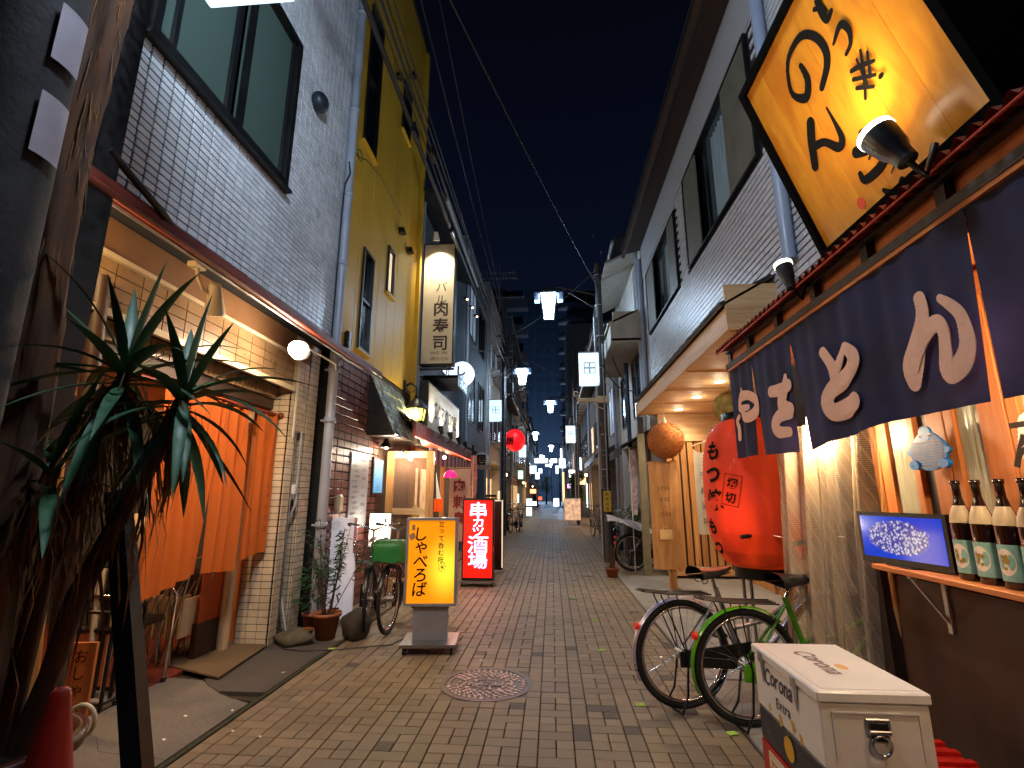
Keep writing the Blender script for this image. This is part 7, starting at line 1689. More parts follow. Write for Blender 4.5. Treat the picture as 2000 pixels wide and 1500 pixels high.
# right side
b7 = building('white two storey house with projecting box eaves right behind the concrete pole', 1, 2.0, 10.15, 14.4, 6.9, M['white'], roof='pitch', floor0=2.6)
for z_ in (4.9, 6.3):
    g = MB(); g.obox((2.0, 10.2, z_ + .35), (-.75, 0, -.35), (0, 3.4, 0), (0, 0, .05)); g.box((1.32, 10.2, z_ - .35), (2.0, 13.6, z_ - .30)) if z_ < 5 else None; part(b7, 'box_eave', g, M['stucco'])
g = MB(); g.box((1.30, 10.2, 4.50), (1.36, 13.6, 4.95)); g.box((1.36, 10.2, 4.52), (2.0, 10.25, 5.2)); part(b7, 'box_side', g, M['stucco'])
windows(b7, 1, 2.0, 10.4, 14.2, 3.1, 1.4, 2, 1, 2, q=Q)
g = MB(); g.tube([(1.85, 11.9, 2.4), (1.85, 11.9, 4.5)], .05, 8); part(b7, 'downpipe', g, M['lampcap'])
aw2 = awning('dark flat canopy over the unlit shop right of the concrete pole', 1, 2.0, 9.7, 13.2, 2.62, .65, M['slate'])
shopfront(b7, 1, 2.0, 10.15, 14.4, 'lattice', Q)
pg = thing('pink_print_flag', 'narrow pink and white printed flag beside the weathered canopy post', 'flag', (1.42, 9.6, 0))
g = MB(); g.grid(6, 26, lambda u, v: (1.50 + .10 * u + .015 * math.sin(5 * v), 9.7 + .0 * u, 2.2 - 1.2 * v)); part(pg, 'cloth', g, mat('pink_print_cloth', '#b0989c', .7, var=.4, scale=16, detail=1)); g = MB(); g.cyl((1.49, 9.7, 0), (1.49, 9.7, 2.25), .01, 6); part(pg, 'pole', g, M['white'])
aircon('cream air conditioner hose unit under the dark flat canopy', 1, 2.1, 11.3, 1.85)
b8 = building('grey house with a curved awning beyond the white house', 1, 1.95, 14.5, 19.2, 6.4, M['stucco'], roof='pitch'); windows(b8, 1, 1.95, 14.8, 19, 3.2, 1.5, 2, 1, 2, q=Q); shopfront(b8, 1, 1.95, 14.5, 19.2, 'shutter', Q)
awning('translucent pale blue awning over the grey shutter', 1, 1.95, 14.8, 19, 2.85, .7, mat('pale_blue_sheet', '#7d93a8', .4))
b9 = building('narrow orange lit bar house on the right beyond the shutter', 1, 1.9, 19.4, 24, 5.8, M['plank_w'], roof='pitch'); windows(b9, 1, 1.9, 19.6, 23.8, 3.2, 1.2, 2, 1, 2, lit=(1,), q=Q); shopfront(b9, 1, 1.9, 19.4, 24, 'lit', Q)
b10 = building('three storey grey flats right of the third street lamp', 1, 1.95, 24.8, 33, 8.8, M['blue_d']); windows(b10, 1, 1.95, 25, 32.8, 3.3, 1.4, 4, 2, 2.7, q=Q, bal=True); shopfront(b10, 1, 1.95, 24.8, 33, 'lit', Q)
b11 = building('row of distant right hand shops glowing orange', 1, 1.9, 33.1, 50, 6.5, M['stucco_d'], roof='pitch'); windows(b11, 1, 1.9, 33.5, 49.5, 3.5, 1.4, 6, 1, 2.9, lit=(1, 3), q=Q); shopfront(b11, 1, 1.9, 33.1, 50, 'lit', Q)
b12 = building('plain block on the right before the crossing road', 1, 1.9, 50.2, 84, 10, M['blue_d'], 9); windows(b12, 1, 1.9, 50.5, 83, 3.5, 1.4, 7, 2, 2.9, q=Q)
# mid-rise with corridors, left
mr = building('mid rise flats with stacked open balconies behind the left shops', -1, -4.0, 44, 56, 20.5, M['blue_d'], 10)
bgm = mat('balcony_grey', '#7f8f9c', .7, var=.1)
for k in range(6): g = MB(); g.box((-4.6, 43.0, 5.2 + k * 2.6), (-1.9, 44.0, 5.35 + k * 2.6)); g.box((-4.6, 43.0, 5.351 + k * 2.6), (-1.9, 43.08, 6.2 + k * 2.6)); part(mr, 'balcony_slab', g, bgm)
g = MB()
for k in range(6): g.box((-4.3, 44.0, 5.9 + k * 2.6), (-2.4, 43.98, 7.3 + k * 2.6))
part(mr, 'balcony_glazing', g, M['win_dark'])
# tall tower at the end
tw = thing('tall_tower', 'tall dark blue tower closing the end of the lane', 'building', (-3.9, 140, 0))
towerm = mat('tower_blue', '#44586e', .7, var=.1, scale=.3)
g = MB(); g.box((-11, 140, 0), (3.2, 152, 62)); part(tw, 'wall', g, towerm)
for k in range(5):
    x = -10.5 + k * 2.8; g = MB(); g.box((x, 139.6, 0), (x + .8, 139.99, 62)); part(tw, 'pilaster', g, towerm)
g = MB()
for k in range(20):
    for j in range(5): g.box((-9.3 + j * 2.8, 139.9, 4 + k * 2.9), (-8.2 + j * 2.8, 139.995, 5.5 + k * 2.9))
part(tw, 'window_rows', g, mat('tower_glazing', '#3f5267', .5), kind='stuff')
t2 = thing('curved_balcony_tower', 'tall tower with rounded balcony slabs rising on the right', 'building', (6, 92, 0))
g = MB(); g.box((3.4, 90, 0), (14, 104, 36.5)); part(t2, 'wall', g, mat('tower_grey', '#59626a', .7, var=.1, scale=.3))
for k in range(12):
    z = 4 + k * 2.9; g = MB(); g.lathe([(.001, 0), (2.6, 0), (2.75, .5), (2.6, .9), (.001, .9)], (4.4, 90.4, z), 20, a0=-PI, a1=0); part(t2, 'balcony', g, mat('balcony_pale', '#8e979c', .6) if k == 0 else bpy.data.materials['balcony_pale'])
g = MB(); g.lathe([(.001, 0), (5.2, 0), (5.4, .5), (5.0, .8), (.001, .8)], (6.5, 91, 37.2), 20, a0=-PI, a1=0); part(t2, 'roof_slab', g, M['slate'])
t3 = building('slim flats in front of the curved balcony tower', 1, 2.6, 70, 84, 26, M['stucco'], 8); 
# cool lamps added around the crossing to brighten the towers
for k, (x, y, z) in enumerate(((-4, 118, 8), (2.5, 116, 8), (0, 84, 7))):
    t_ = thing('added_far_lamp', ['added tower light on the crossing road, left', 'added tower light on the crossing road, right', 'added lamp at the mouth of the lane'][k], 'street lamp', (x, y, 0), 'tall added lamps at the crossing')
    g = MB(); g.cyl((x, y, 0), (x, y, z), .07, 8); part(t_, 'post', g, M['grey']); g = MB(); g.box((x - .3, y - .1, z), (x + .3, y + .1, z + .08)); part(t_, 'head', g, M['lampglass']); lamp('added_far_light', 'POINT', (x, y - .3, z + .8), 5500 if k < 2 else 150, (.45, .66, 1.0), .4, parent=t_)
g = MB(); g.box((-200, 160, 0), (200, 162, 20)); solo('far_blocks', g, towerm, 'low dark blocks beyond the crossing road', 'building')

# antennas on the left mid-rise
an = thing('tv_antenna', 'yagi television antennas on a mast above the left rooftops', 'antenna', (-2.75, 24.6, 9.6))
g = MB(); g.cyl((-2.6, 24.6, 9.0), (-2.6, 24.6, 13.6), .03, 8); part(an, 'mast', g, M['grey'])
for z, L_, y_ in ((13.0, 1.9, 0), (12.75, 1.9, .1), (11.6, 2.3, 0)):
    g = MB(); g.cyl((-3.6, 24.6 + y_, z), (-3.6 + L_, 24.6 + y_, z), .025, 6)
    for k in range(12): xx = -3.6 + L_ * k / 11; g.cyl((xx, 24.3 + y_, z), (xx, 24.9 + y_, z), .01, 4)
    part(an, 'boom', g, M['grey'])
# ------------------------------------------------------------------ cables
def sag_cable(label, a, b_, r, s_, m=None, n=26):
    g = MB(); a, b_ = Vector(a), Vector(b_); pts = []
    for i in range(n + 1): t_ = i / n; p = a.lerp(b_, t_); p.z -= s_ * 4 * t_ * (1 - t_); pts.append(p)
    g.tube(pts, r, 6); solo('overhead_cable', g, m or M['cable'], label, 'cable', 'overhead cables along the lane', off=tuple(a))
Lc = [('thick bundled cable running along the yellow building', (-1.73, -1, 6.1), (-1.70, 18, 6.25), .030, .18), ('second thick cable beside the bundled one', (-1.62, -1, 6.35), (-1.66, 18, 6.5), .018, .22), ('thin cable above the bundled one', (-1.55, -1, 6.6), (-1.6, 18, 6.75), .009, .30), ('thin cable near the yellow wall', (-1.80, -1, 6.75), (-1.78, 18, 6.6), .010, .25),
      ('upper thin cable over the left side', (-1.45, -1, 7.6), (-1.72, 18, 8.0), .010, .35), ('highest thin cable against the night sky', (-1.2, -1, 8.0), (-1.7, 18, 8.2), .008, .4), ('slack cable over the left side', (-1.9, -1, 7.4), (-1.74, 18, 7.3), .014, .35),
      ('second span of the thick bundled cable', (-1.70, 18, 6.25), (-1.75, 37, 6.3), .03, .3), ('second span of a thin cable', (-1.66, 18, 6.6), (-1.70, 37, 6.8), .012, .35), ('second span of the top cable', (-1.7, 18, 8.1), (-1.7, 37, 8.2), .01, .4), ('third span of the bundled cable', (-1.75, 37, 6.3), (-1.7, 60, 6.3), .03, .4), 
      ('crossing cable from the left edge pole to the right pole', (-2.0, 1.5, 7.2), (1.16, 11.0, 6.1), .012, .15), ('crossing cable high over the lane to the second left pole', (1.16, 11.0, 6.6), (-1.71, 18, 7.2), .010, .2), ('crossing cable between the second and third poles', (-1.71, 18, 7.0), (1.25, 24.5, 7.0), .010, .2), ('right hand cable along the white house', (1.16, 11, 5.9), (1.25, 24.5, 6.4), .014, .3), ('right hand thin cable down the lane', (1.25, 24.5, 6.6), (1.25, 47, 6.6), .014, .4),
      ('cable dropping from the left pole to the blue grey building', (-1.71, 18, 6.9), (-2.3, 14, 5.6), .010, .15), ('cable dropping from the right pole to the white house', (1.16, 11, 5.3), (1.9, 12.0, 3.9), .012, .2), ('black drop cable on the right pole', (1.16, 10.85, 4.2), (1.9, 10.4, 3.6), .014, .3)]
for l_, a_, b_, r_, s_ in Lc: sag_cable(l_, a_, b_, r_, s_)
g = MB()
for y, x, z in ((3.2, -1.72, 6.0), (5.5, -1.7, 6.0), (6.2, -1.63, 6.2), (8.0, -1.7, 6.0)):
    g.box((x - .03, y - .12, z - .10), (x + .03, y + .12, z + .06), bev=.015)
solo('cable_closure', g, M['blackp'], 'row of small black splice boxes clipped on the thick cable', 'splice box', off=(-1.7, 5, 6))
tfm = thing('pole_equipment', 'tangle of wires and boxes around the second left pole top', 'pole equipment', (-1.6, 17.9, 7))
g = MB(); g.box((-1.95, 17.8, 6.4), (-1.35, 17.9, 6.46)); g.box((-2.0, 17.8, 7.2), (-1.3, 17.9, 7.26)); g.cyl((-1.45, 17.75, 6.6), (-1.45, 17.75, 7.15), .14, 12); g.box((-1.6, 17.7, 5.0), (-1.35, 17.85, 5.4), bev=.02); part(tfm, 'crossarm', g, M['pole'])
for k in range(9):
    g = MB(); q0 = Vector((-1.71 + Q.uniform(-.2, .2), 17.85, Q.uniform(5.2, 7.2))); g.tube([q0, q0 + Vector((Q.uniform(-.5, .5), Q.uniform(-.4, .2), -.3)), q0 + Vector((Q.uniform(-.9, .9), Q.uniform(-.8, .4), Q.uniform(-.2, .4)))], .012, 5); part(tfm, 'wire', g, M['cable'])

# ------------------------------------------------------------------ distant lit signs
far = [('far_sign', 'glowing white hanging sign shaped like a low T over the far lane', (-.96, 48, 4.6), 1.25, .42, '#e6f0ff', 3.2), ('far_sign', 'small block on top of the glowing T sign', (-.95, 48, 5.0), .35, .3, '#e6f0ff', 3), ('far_sign', 'white and pink sign right of the glowing T sign', (.25, 52, 4.86), .66, .42, '#fff0f4', 3), ('far_sign', 'tall thin white tube sign down the lane', (.79, 40, 4.55), .14, .9, '#e8f4ff', 3.4),
       ('far_sign', 'greenish white square sign below the tube sign', (.92, 42, 3.97), .47, .76, '#dffff0', 2.6), ('far_sign', 'bright white and magenta shop sign on the right', (1.30, 30, 2.62), .55, .42, '#fff4ff', 3), ('far_sign', 'magenta corner of the bright shop sign', (1.42, 29.9, 2.40), .22, .14, '#ff4aa0', 2.2), ('far_sign', 'vertical blue white tube beyond the camera', (1.5, 26, 2.95), .1, .65, '#9fd0ff', 3),
       ('far_sign', 'small lit box sign far left, lower of two', (-1.72, 45, 3.6), .4, .66, '#e4f6ff', 2.6), ('far_sign', 'lowest tiny lit box sign on the left', (-1.45, 52, 3.33), .4, .66, '#e4f6ff', 2.4), ('far_sign', 'white lit box at the lane end on the right', (.33, 40, .84), .42, .6, '#cfe2ff', 3), ('far_sign', 'upper half of the cyan stand sign on the left', (-1.25, 28, 1.0), .3, .36, '#c8fff4', 2.4), ('far_sign', 'lower half of the cyan stand sign on the left', (-1.26, 28, .5), .3, .46, '#b8fff0', 2),
       ('far_sign', 'thin white tube by the left shop door', (-1.66, 25, 1.22), .07, .42, '#e0fff0', 3), ('far_sign', 'thin cyan vertical tube on the right', (1.5, 22, 1.36), .05, 1.0, '#8fe0ff', 2.4), ('far_sign', 'warm lit paper screen by the left lattice', (-1.95, 19.5, 1.35), .24, .36, '#ffe0a8', 1.4),
       ('far_sign', 'warm orange lantern glow far left', (-1.95, 40, 2.2), .3, .4, '#ffb070', 3.2), ('far_sign', 'orange lamp beyond the cyan stand sign', (-1.55, 42, 1.7), .5, .35, '#ff9a60', 2), ('far_sign', 'tiny red light at the lane end', (-2.0, 86, .9), .6, .5, '#ff4a2a', 4), ('far_sign', 'white glow low on the left by the cyan sign', (-1.2, 33, .85), .4, .25, '#fff6e6', 2.6), ('far_sign', 'warm shop glow behind the right menu board', (1.55, 27, 2.1), .5, .35, '#ffb478', 2.4), ('far_sign', 'upright white sign among the far lamps on the right', (.62, 57, 4.2), .3, .9, '#e4f4ff', 2.4), ('far_sign', 'small blue white sign above the lane centre', (-.4, 66, 5.2), .8, .3, '#cfe6ff', 2.4), ('far_sign', 'small violet shop sign low on the right', (1.3, 36, 2.0), .4, .3, '#d8a0ff', 2), ('far_sign', 'small green lit sign on the left wall', (-1.9, 31, 2.6), .3, .5, '#b0ffd0', 1.6), ('far_sign', 'tiny white sign hanging left beyond the T sign', (-1.5, 68, 4.6), .5, .6, '#e6f2ff', 2.6), ('far_sign', 'lit yellow post front right', (.75, 33, 1.9), .12, 1.9, '#ffd890', 1.6)]
for nme, lab, c_, w_, h_, col, s_ in far:
    t_ = thing(nme, lab, 'sign', c_, 'small glowing signs far down the lane')
    g = MB(); g.box((c_[0] - w_ / 2, c_[1] - .05, c_[2] - h_ / 2), (c_[0] + w_ / 2, c_[1] + .05, c_[2] + h_ / 2), bev=.01); part(t_, 'face', g, emit('far_glow', col, s_))
    g = MB(); g.box((c_[0] - w_ / 2 - .02, c_[1] + .051, c_[2] - h_ / 2 - .02), (c_[0] + w_ / 2 + .02, c_[1] + .12, c_[2] + h_ / 2 + .02)); part(t_, 'case', g, M['darkframe'])
for k, (x, y, z, e_, col) in enumerate(((-1.9, 21, 2.2, 12, (1, .7, .45)), (1.45, 21.5, 2.2, 24, (1, .62, .38)), (1.4, 29, 2.2, 22, (1, .7, .5)), (-1.9, 34, 2.2, 20, (1, .68, .42)), (1.4, 40, 2.2, 18, (1, .7, .5)), (-1.8, 48, 2.2, 22, (1, .6, .4)), (.9, 16.5, 2.4, 0, (1, 1, 1)))):
    if not e_: continue
    t_ = thing('added_shop_lamp', ['added lamp at the left shop by the parked bicycles', 'added lamp at the orange bar house', 'added lamp under the three storey flats', 'added lamp at the left flats', 'added lamp among the right hand shops', 'added lamp at the far left shops'][k], 'lamp', (x, y, z), 'added lamps at far shop fronts')  # warm lamps added to light the far ground floors
    g = MB(); g.sphere((x, y, z), .07, 10, 6); part(t_, 'globe', g, emit('added_lamp_globe', '#ffd0a0', 6)); g = MB(); g.cyl((x, y, z + .06), (x, y, z + .2), .01, 6); g.cyl((x, y, z + .2), (x + (-.7 if x < 0 else .6), y, z + .22), .012, 6); part(t_, 'bracket', g, M['black'])
    lamp('added_shop_light', 'POINT', (x, y, z - .14), e_, col, .07, parent=t_)
rdl = thing('round_red_lantern', 'round glowing red lantern disc behind the left dark pole', 'lantern', (-1.5, 20, 3.5))
g = MB(); g.sphere((-1.45, 20, 3.53), .42, 28, 18, (1, 1, 1.08)); part(rdl, 'paper', g, emit('red_round_glow', '#ff1a22', .75, base='#b01218')); g = MB(); letters(g, '居', (-1.62, 19.57, 3.45), (1, 0, 0), (0, 0, 1), .3, bold=.04); part(rdl, 'lettering', g, M['ink']); g = MB(); g.cyl((-1.45, 20, 3.97), (-1.45, 20, 4.1), .12, 14); g.tube([(-1.45, 20, 4.1), (-2.4, 20, 4.15)], .015, 6); part(rdl, 'cap', g, M['blackp'])
sf2 = thing('spear_lattice', 'small lattice screen of lit wooden bars by the left pole foot', 'screen', (-1.75, 15.5, 0))
for k in range(4): g = MB(); g.box((-2.0 + k * .075, 15.5, .55), (-1.965 + k * .075, 15.53, 1.3)); part(sf2, 'bar', g, emit('lit_bar', '#e8963c', .45, base='#b0702a'))
g = MB(); g.box((-2.03, 15.5, .45), (-1.70, 15.54, .54)); g.box((-2.03, 15.5, 1.31), (-1.70, 15.54, 1.38)); g.box((-2.03, 15.53, 0), (-2.0, 15.56, 1.38)); g.box((-1.73, 15.53, 0), (-1.70, 15.56, 1.38)); part(sf2, 'frame', g, M['dwood'])
ab = thing('menu_stand_board', 'lit menu board on a white frame standing right of the far lane', 'menu board', (.8, 21, 0))
g = MB(); g.box((.50, 21.0, .38), (1.14, 21.04, 1.22)); part(ab, 'board', g, emit('menu_board_glow', '#e8b890', .75, base='#c8a080', noise=.6, nscale=8))
g = MB(); g.box((.47, 20.98, .02), (.50, 21.05, 1.25)); g.box((1.14, 20.98, .02), (1.17, 21.05, 1.25)); g.box((.501, 20.98, 1.22), (1.139, 21.05, 1.25)); g.box((.501, 20.98, .1), (1.139, 21.05, .13)); part(ab, 'frame', g, M['white'])
# trees at the end
def small_tree(label, c, h_, r_, seed, m):
    t_ = thing('street_tree', label, 'tree', (c[0], c[1], 0), 'small trees at the lane end'); q = random.Random(seed)
    g = MB(); g.tube([(c[0], c[1], 0), (c[0] + .1, c[1], h_ * .4), (c[0], c[1], h_ * .75)], [.14, .1, .04], 8)
    for k in range(6): a = q.uniform(0, 6.28); z = h_ * q.uniform(.35, .6); g.tube([(c[0], c[1], z), (c[0] + r_ * .7 * math.cos(a), c[1] + r_ * .7 * math.sin(a), z + h_ * .2)], [.05, .015], 5)
    part(t_, 'trunk', g, M['bark'])
    g = MB()
    for k in range(26):
        cc = Vector((c[0] + q.gauss(0, r_ * .45), c[1] + q.gauss(0, r_ * .45), h_ * q.uniform(.45, 1.0)))
        for j in range(32): leaf_shape(g, cc + Vector([q.gauss(0, r_ * .17) for _ in range(3)]), (q.uniform(-1, 1), q.uniform(-1, 1), q.uniform(-.5, .6)), (0, 0, 1), q.uniform(.14, .3), q.uniform(.07, .14), .2)
    part(t_, 'crown', g, m)
small_tree('olive green street tree lit at the lane end', (-.9, 79, 0), 4.2, 1.1, 5, mat('lit_leaves', '#6c7a2c', .6, var=.4, piece=.4)); small_tree('darker tree left of the lit street tree', (-2.6, 88, 0), 4.6, 1.5, 6, M['leaf']); small_tree('small tree behind the right menu board', (1.35, 26.2, 0), 2.4, .4, 8, M['leaf'])
# ------------------------------------------------------------------ near left: posts, tree trunk, yucca, cone
bpst = thing('black_post', 'tall black steel post rising beside the yucca at the left', 'post', (-2.13, 1.95, 0))
g = MB(); g.box((-2.28, 1.89, .0), (-2.12, 2.02, 4.9)); part(bpst, 'shaft', g, M['black'])
g = MB(); g.tube([(-2.13, 1.96, 3.0), (-2.1, 2.3, 2.86), (-2.2, 2.6, 2.84)], .02, 6); part(bpst, 'stay', g, M['black'])
g = MB(); g.box((-2.20, 1.880, 1.20), (-2.125, 1.889, 1.50)); sk = part(bpst, 'sticker', g, mat('grey_sticker', '#7a757c', .6, dirt=.4))
g = MB(); letters(g, '地小路', (-2.165, 1.878, 1.43), (1, 0, 0), (0, 0, 1), .04, True, .07); part(sk, 'lettering', g, M['ink'])
g = MB(); g.box((-2.0, 2.06, .0), (-1.90, 2.16, 2.75)); solo('second_post', g, M['black'], 'thinner black post just right of the tall black post behind the yucca leaves', 'post', off=(-1.95, 2.1, 0)) if False else None
tk = thing('old_tree', 'old tree with a rough brown trunk climbing out of the picture at the left', 'tree', (-2.05, 1.75, 0))
g = MB(); r7 = random.Random(5)
pts = [(-2.0, 1.72, .1), (-2.02, 1.74, .8), (-2.08, 1.80, 1.6), (-2.13, 1.80, 2.4), (-2.14, 1.80, 3.0), (-2.12, 1.80, 3.6), (-2.08, 1.78, 4.4), (-2.04, 1.78, 5.4)]
rad = [.10, .085, .072, .066, .072, .078, .075, .065]
NN = 60; M_ = 28; vs = []; fs = []
for i in range(NN + 1):
    t_ = i / NN * (len(pts) - 1); j = min(int(t_), len(pts) - 2); f = t_ - j; p = Vector(pts[j]).lerp(Vector(pts[j + 1]), f); r_ = rad[j] + (rad[j + 1] - rad[j]) * f
    for k in range(M_):
        a = 2 * PI * k / M_; rr_ = r_ * (1 + .12 * math.sin(5 * a + t_ * 2) + .08 * math.sin(11 * a - t_ * 5) + r7.uniform(-.05, .05)); vs.append((p.x + rr_ * math.cos(a), p.y + rr_ * math.sin(a), p.z))
for i in range(NN):
    for k in range(M_): k2 = (k + 1) % M_; fs.append((i * M_ + k, i * M_ + k2, (i + 1) * M_ + k2, (i + 1) * M_ + k))
g.add(vs, fs, True); part(tk, 'trunk', g, M['bark'])
g = MB()
for k in range(240):
    i = r7.uniform(2.4, 6.5); j = int(i); f = i - j; p = Vector(pts[j]).lerp(Vector(pts[j + 1]), f); a = r7.uniform(0, 6.28); r_ = .06; q0 = p + Vector((r_ * math.cos(a), r_ * math.sin(a), 0)); L_ = r7.uniform(.08, .3)
    g.tube([q0, q0 + Vector((.012 * math.cos(a), .012 * math.sin(a), -L_ * .5)), q0 + Vector((r7.uniform(-.02, .02) + .015 * math.cos(a), .015 * math.sin(a), -L_))], [.004, .003, .001], 4)
part(tk, 'bark_strips', g, M['dry'], kind='stuff')

# yucca in a dark red pot
yp = thing('potted_yucca', 'big dark green yucca with two leaf crowns and hanging dry leaves in a maroon pot', 'potted plant', (-1.9, 1.9, 0))
g = MB(); g.lathe([(.001, 0), (.19, 0), (.26, .40), (.29, .41), (.295, .46), (.265, .465), (.255, .42), (.001, .40)], (-2.06, 1.88, .014), 36); part(yp, 'pot', g, mat('maroon_pot', '#4a1510', .4, var=.1, dirt=.3))
g = MB(); g.lathe([(.001, .425), (.255, .42)], (-2.06, 1.88, .014), 24); part(yp, 'soil', g, M['soil'])
C1, C2, C3 = Vector((-1.80, 1.92, 1.86)), Vector((-1.545, 1.95, 1.76)), Vector((-1.92, 1.80, 1.45))
for c_, b_ in ((C1, (-2.02, 1.9, .42)), (C2, (-1.96, 1.92, .42)), (C3, (-2.12, 1.86, .42))):
    g = MB(); b_ = Vector(b_); g.tube([b_, b_.lerp(c_, .2) + Vector((-.03, .01, 0)), b_.lerp(c_, .4) + Vector((-.06, 0, 0)), b_.lerp(c_, .6) + Vector((-.05, .01, 0)), b_.lerp(c_, .8) + Vector((-.01, 0, 0)), c_], [.045, .036, .04, .032, .034, .026], 12); part(yp, 'stem', g, M['bark'])
def sword(c_, d, L_, w_, droop, n=9):
    """tapering leaf with a folded midrib that arcs down"""
    d = Vector(d).normalized(); side = d.cross(Vector((0, 0, 1))); side = side.normalized() if side.length > .01 else Vector((1, 0, 0)); vs = []; p = Vector(c_); dd = d.copy()
    for i in range(n + 1):
        t_ = i / n; w2 = w_ * (.55 + 1.1 * t_ if t_ < .35 else .935 * (1 - ((t_ - .35) / .65) ** 1.7) + .02) * .5; up = side.cross(dd).normalized()
        vs += [p - side * w2 + up * w2 * .35, p.copy(), p + side * w2 + up * w2 * .35]
        dd = (dd + Vector((0, 0, -droop / n))).normalized(); p = p + dd * (L_ / n)
    fs = []
    for i in range(n): a = i * 3; fs += [(a, a + 1, a + 4, a + 3), (a + 1, a + 2, a + 5, a + 4)]
    return vs, fs
q = random.Random(12)
for c_, n_, L0 in ((C1, 30, .52), (C2, 28, .48), (C3, 8, .40)):
    for k in range(n_):
        a = k * 2.399 + q.uniform(-.2, .2); el = 1.35 - 2.3 * (k / n_) ** .8 + q.uniform(-.15, .15); d = (math.cos(a) * math.cos(el), math.sin(a) * math.cos(el) * .9, math.sin(el))
        vs, fs = sword(c_ + Vector((0, 0, -.10 * k / n_)), d, L0 * q.uniform(.75, 1.15), q.uniform(.04, .066), (.25 + 1.1 * q.random() * (1 if el < .9 else .3)))
        g = MB(); g.add(vs, fs, True); part(yp, 'leaf', g, M['yucca'])
# long drooping leaves in front
for c_, d, L_ in ((C1, (-.9, -.25, .25), .75), (C1, (-.6, -.5, .0), .6), (C2, (.8, .1, .45), .62), (C2, (.9, -.2, .1), .62), (C2, (.5, -.6, -.5), .55), (C1, (.2, -.5, -.8), .55), (C1, (-.35, -.4, -.9), .6), (C1, (-.3, -.2, .9), .62), (C1, (.4, -.1, .9), .55)):
    vs, fs = sword(c_, d, L_, .05, .9, 12); g = MB(); g.add(vs, fs, True); part(yp, 'leaf', g, M['yucca'])
g = MB()
for k in range(460):
    c_ = q.choice((C1, C2, C3, C1)); a = q.uniform(0, 6.28); r_ = q.uniform(.02, .10); z0 = -.02 - .7 * q.random() ** 1.6; sl_ = {0: .17, 1: .33, 2: .22}[[C1, C2, C3].index(c_)]; p = c_ + Vector((r_ * math.cos(a) + (sl_ + .05) * z0, r_ * math.sin(a), z0)); L_ = q.uniform(.15, .42); w2 = q.uniform(.002, .007); sx = q.uniform(-.06, .06) + .03 * math.cos(a)
    s_ = Vector((math.cos(a + 1.5), math.sin(a + 1.5), 0)); p2 = p + Vector((sx * .5 + .03 * math.cos(a), .03 * math.sin(a), -L_ * .5)); p3 = p + Vector((sx, 0, -L_))
    g.add([p - s_ * w2, p + s_ * w2, p2 + s_ * w2, p2 - s_ * w2, p3], [(0, 1, 2, 3), (3, 2, 4)])
part(yp, 'dry_leaves', g, M['dry'], kind='stuff')
# slanted dark beam propping the plant
sb_ = thing('slanted_beam', 'dark flat timber leaning beside the yucca down to the kerb', 'timber beam', (-1.5, 1.9, 0))
a0, a1 = Vector((-1.86, 1.98, 1.36)), Vector((-1.34, 1.80, .0)); g = MB(); dv = a1 - a0; s_ = Vector((.062, .015, .015)); g.obox(a0, s_, dv, Vector((.0, .055, 0))); part(sb_, 'plank', g, M['black'])
g = MB(); g.obox(a0 + Vector((-.004, .05, 0)), Vector((.02, .0, 0)), dv, Vector((0, .03, 0))); part(sb_, 'edge_strip', g, mat('grey_strip', '#4a4038', .6))
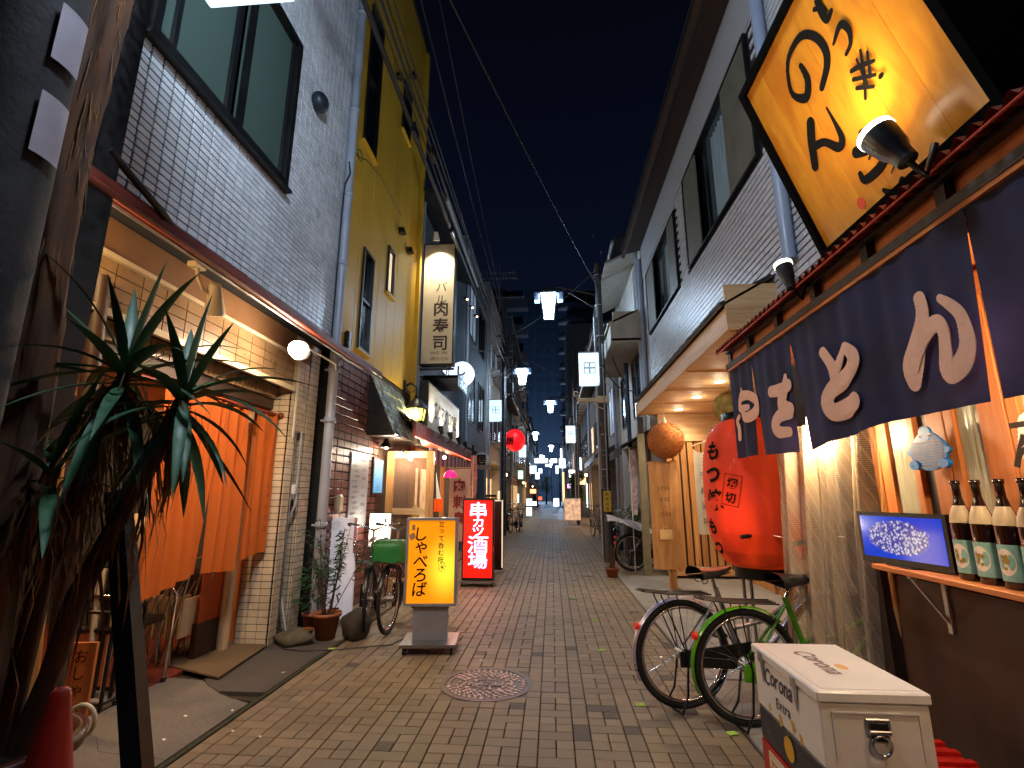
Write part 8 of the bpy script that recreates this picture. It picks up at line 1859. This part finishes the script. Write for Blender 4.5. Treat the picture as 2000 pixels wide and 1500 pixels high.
# traffic cone
tcn_ = thing('traffic_cone', 'dull red traffic cone at the bottom left corner', 'traffic cone', (-1.72, 1.80, 0))
g = MB(); g.lathe([(.14, .03), (.135, .045), (.032, .66), (.028, .685), (.018, .695), (.001, .697)], (-1.72, 1.80, 0), 32); part(tcn_, 'cone', g, mat('faded_red_plastic', '#a01a10', .5, var=.12, dirt=.3))
g = MB(); g.box((-1.91, 1.61, .002), (-1.53, 1.99, .032), bev=.01); part(tcn_, 'base', g, M['blackp'])
# small wooden name board
sw = thing('small_wooden_board', 'small upright wooden board with black handwriting behind the red cone', 'sign board', (-2.76, 3.05, 0))
g = MB(); g.box((-2.84, 3.0, .012), (-2.70, 3.02, .50), rz=.1); part(sw, 'board', g, M['owood']); g = MB(); letters(g, 'おしゃべり', (-2.77, 2.992, .43), (1, .1, 0), (0, 0, 1), .085, True, .092); part(sw, 'lettering', g, M['ink'])
rp_ = thing('coiled_rope', 'pale coil of rope beside the red cone foot', 'rope', (-2.2, 2.4, .3)); g = MB(); g.torus((-2.26, 2.5, .30), .07, .010, 'Y', 20, 6); part(rp_, 'coil', g, M['cream'])
# umbrella stand / folded things by the bar entrance
us_ = thing('umbrella_rack', 'dark steel rack holding poles beside the small wooden board', 'rack', (-3.05, 3.55, 0))
g = MB(); 
for dx in (0, .28):
    for dy in (0, .25): g.cyl((-3.15 + dx, 3.3 + dy, .018), (-3.15 + dx, 3.3 + dy, .62), .012, 6)
for z in (.06, .6): g.tube([(-3.15, 3.3, z), (-2.87, 3.3, z), (-2.87, 3.55, z), (-3.15, 3.55, z)], .012, 6, closed=True)
part(us_, 'frame', g, M['black']); g = MB(); g.box((-3.14, 3.31, .02), (-2.88, 3.54, .05)); part(us_, 'tray', g, M['grey'])
for k in range(4): g = MB(); x = -3.10 + .06 * k; g.tube([(x, 3.42, .05), (x - .05, 3.45 + .02 * k, .85)], [.012, .03], 8); part(us_, 'umbrella', g, M['blackp'] if k % 2 else M['cream'])
# tall timbers leaning behind the trunk
for k, (x, lab, m_) in enumerate(((-2.62, 'pale bamboo pole leaning behind the black post', M['cedar_z']), (-2.5, 'rough timber post behind the yucca trunk', M['dwood']))):
    g = MB(); g.cyl((x, 2.6, .0), (x - .1, 2.5, 2.6), .025 + .02 * k, 10); solo('leaning_pole', g, m_, lab, 'pole', off=(x, 2.6, 0))
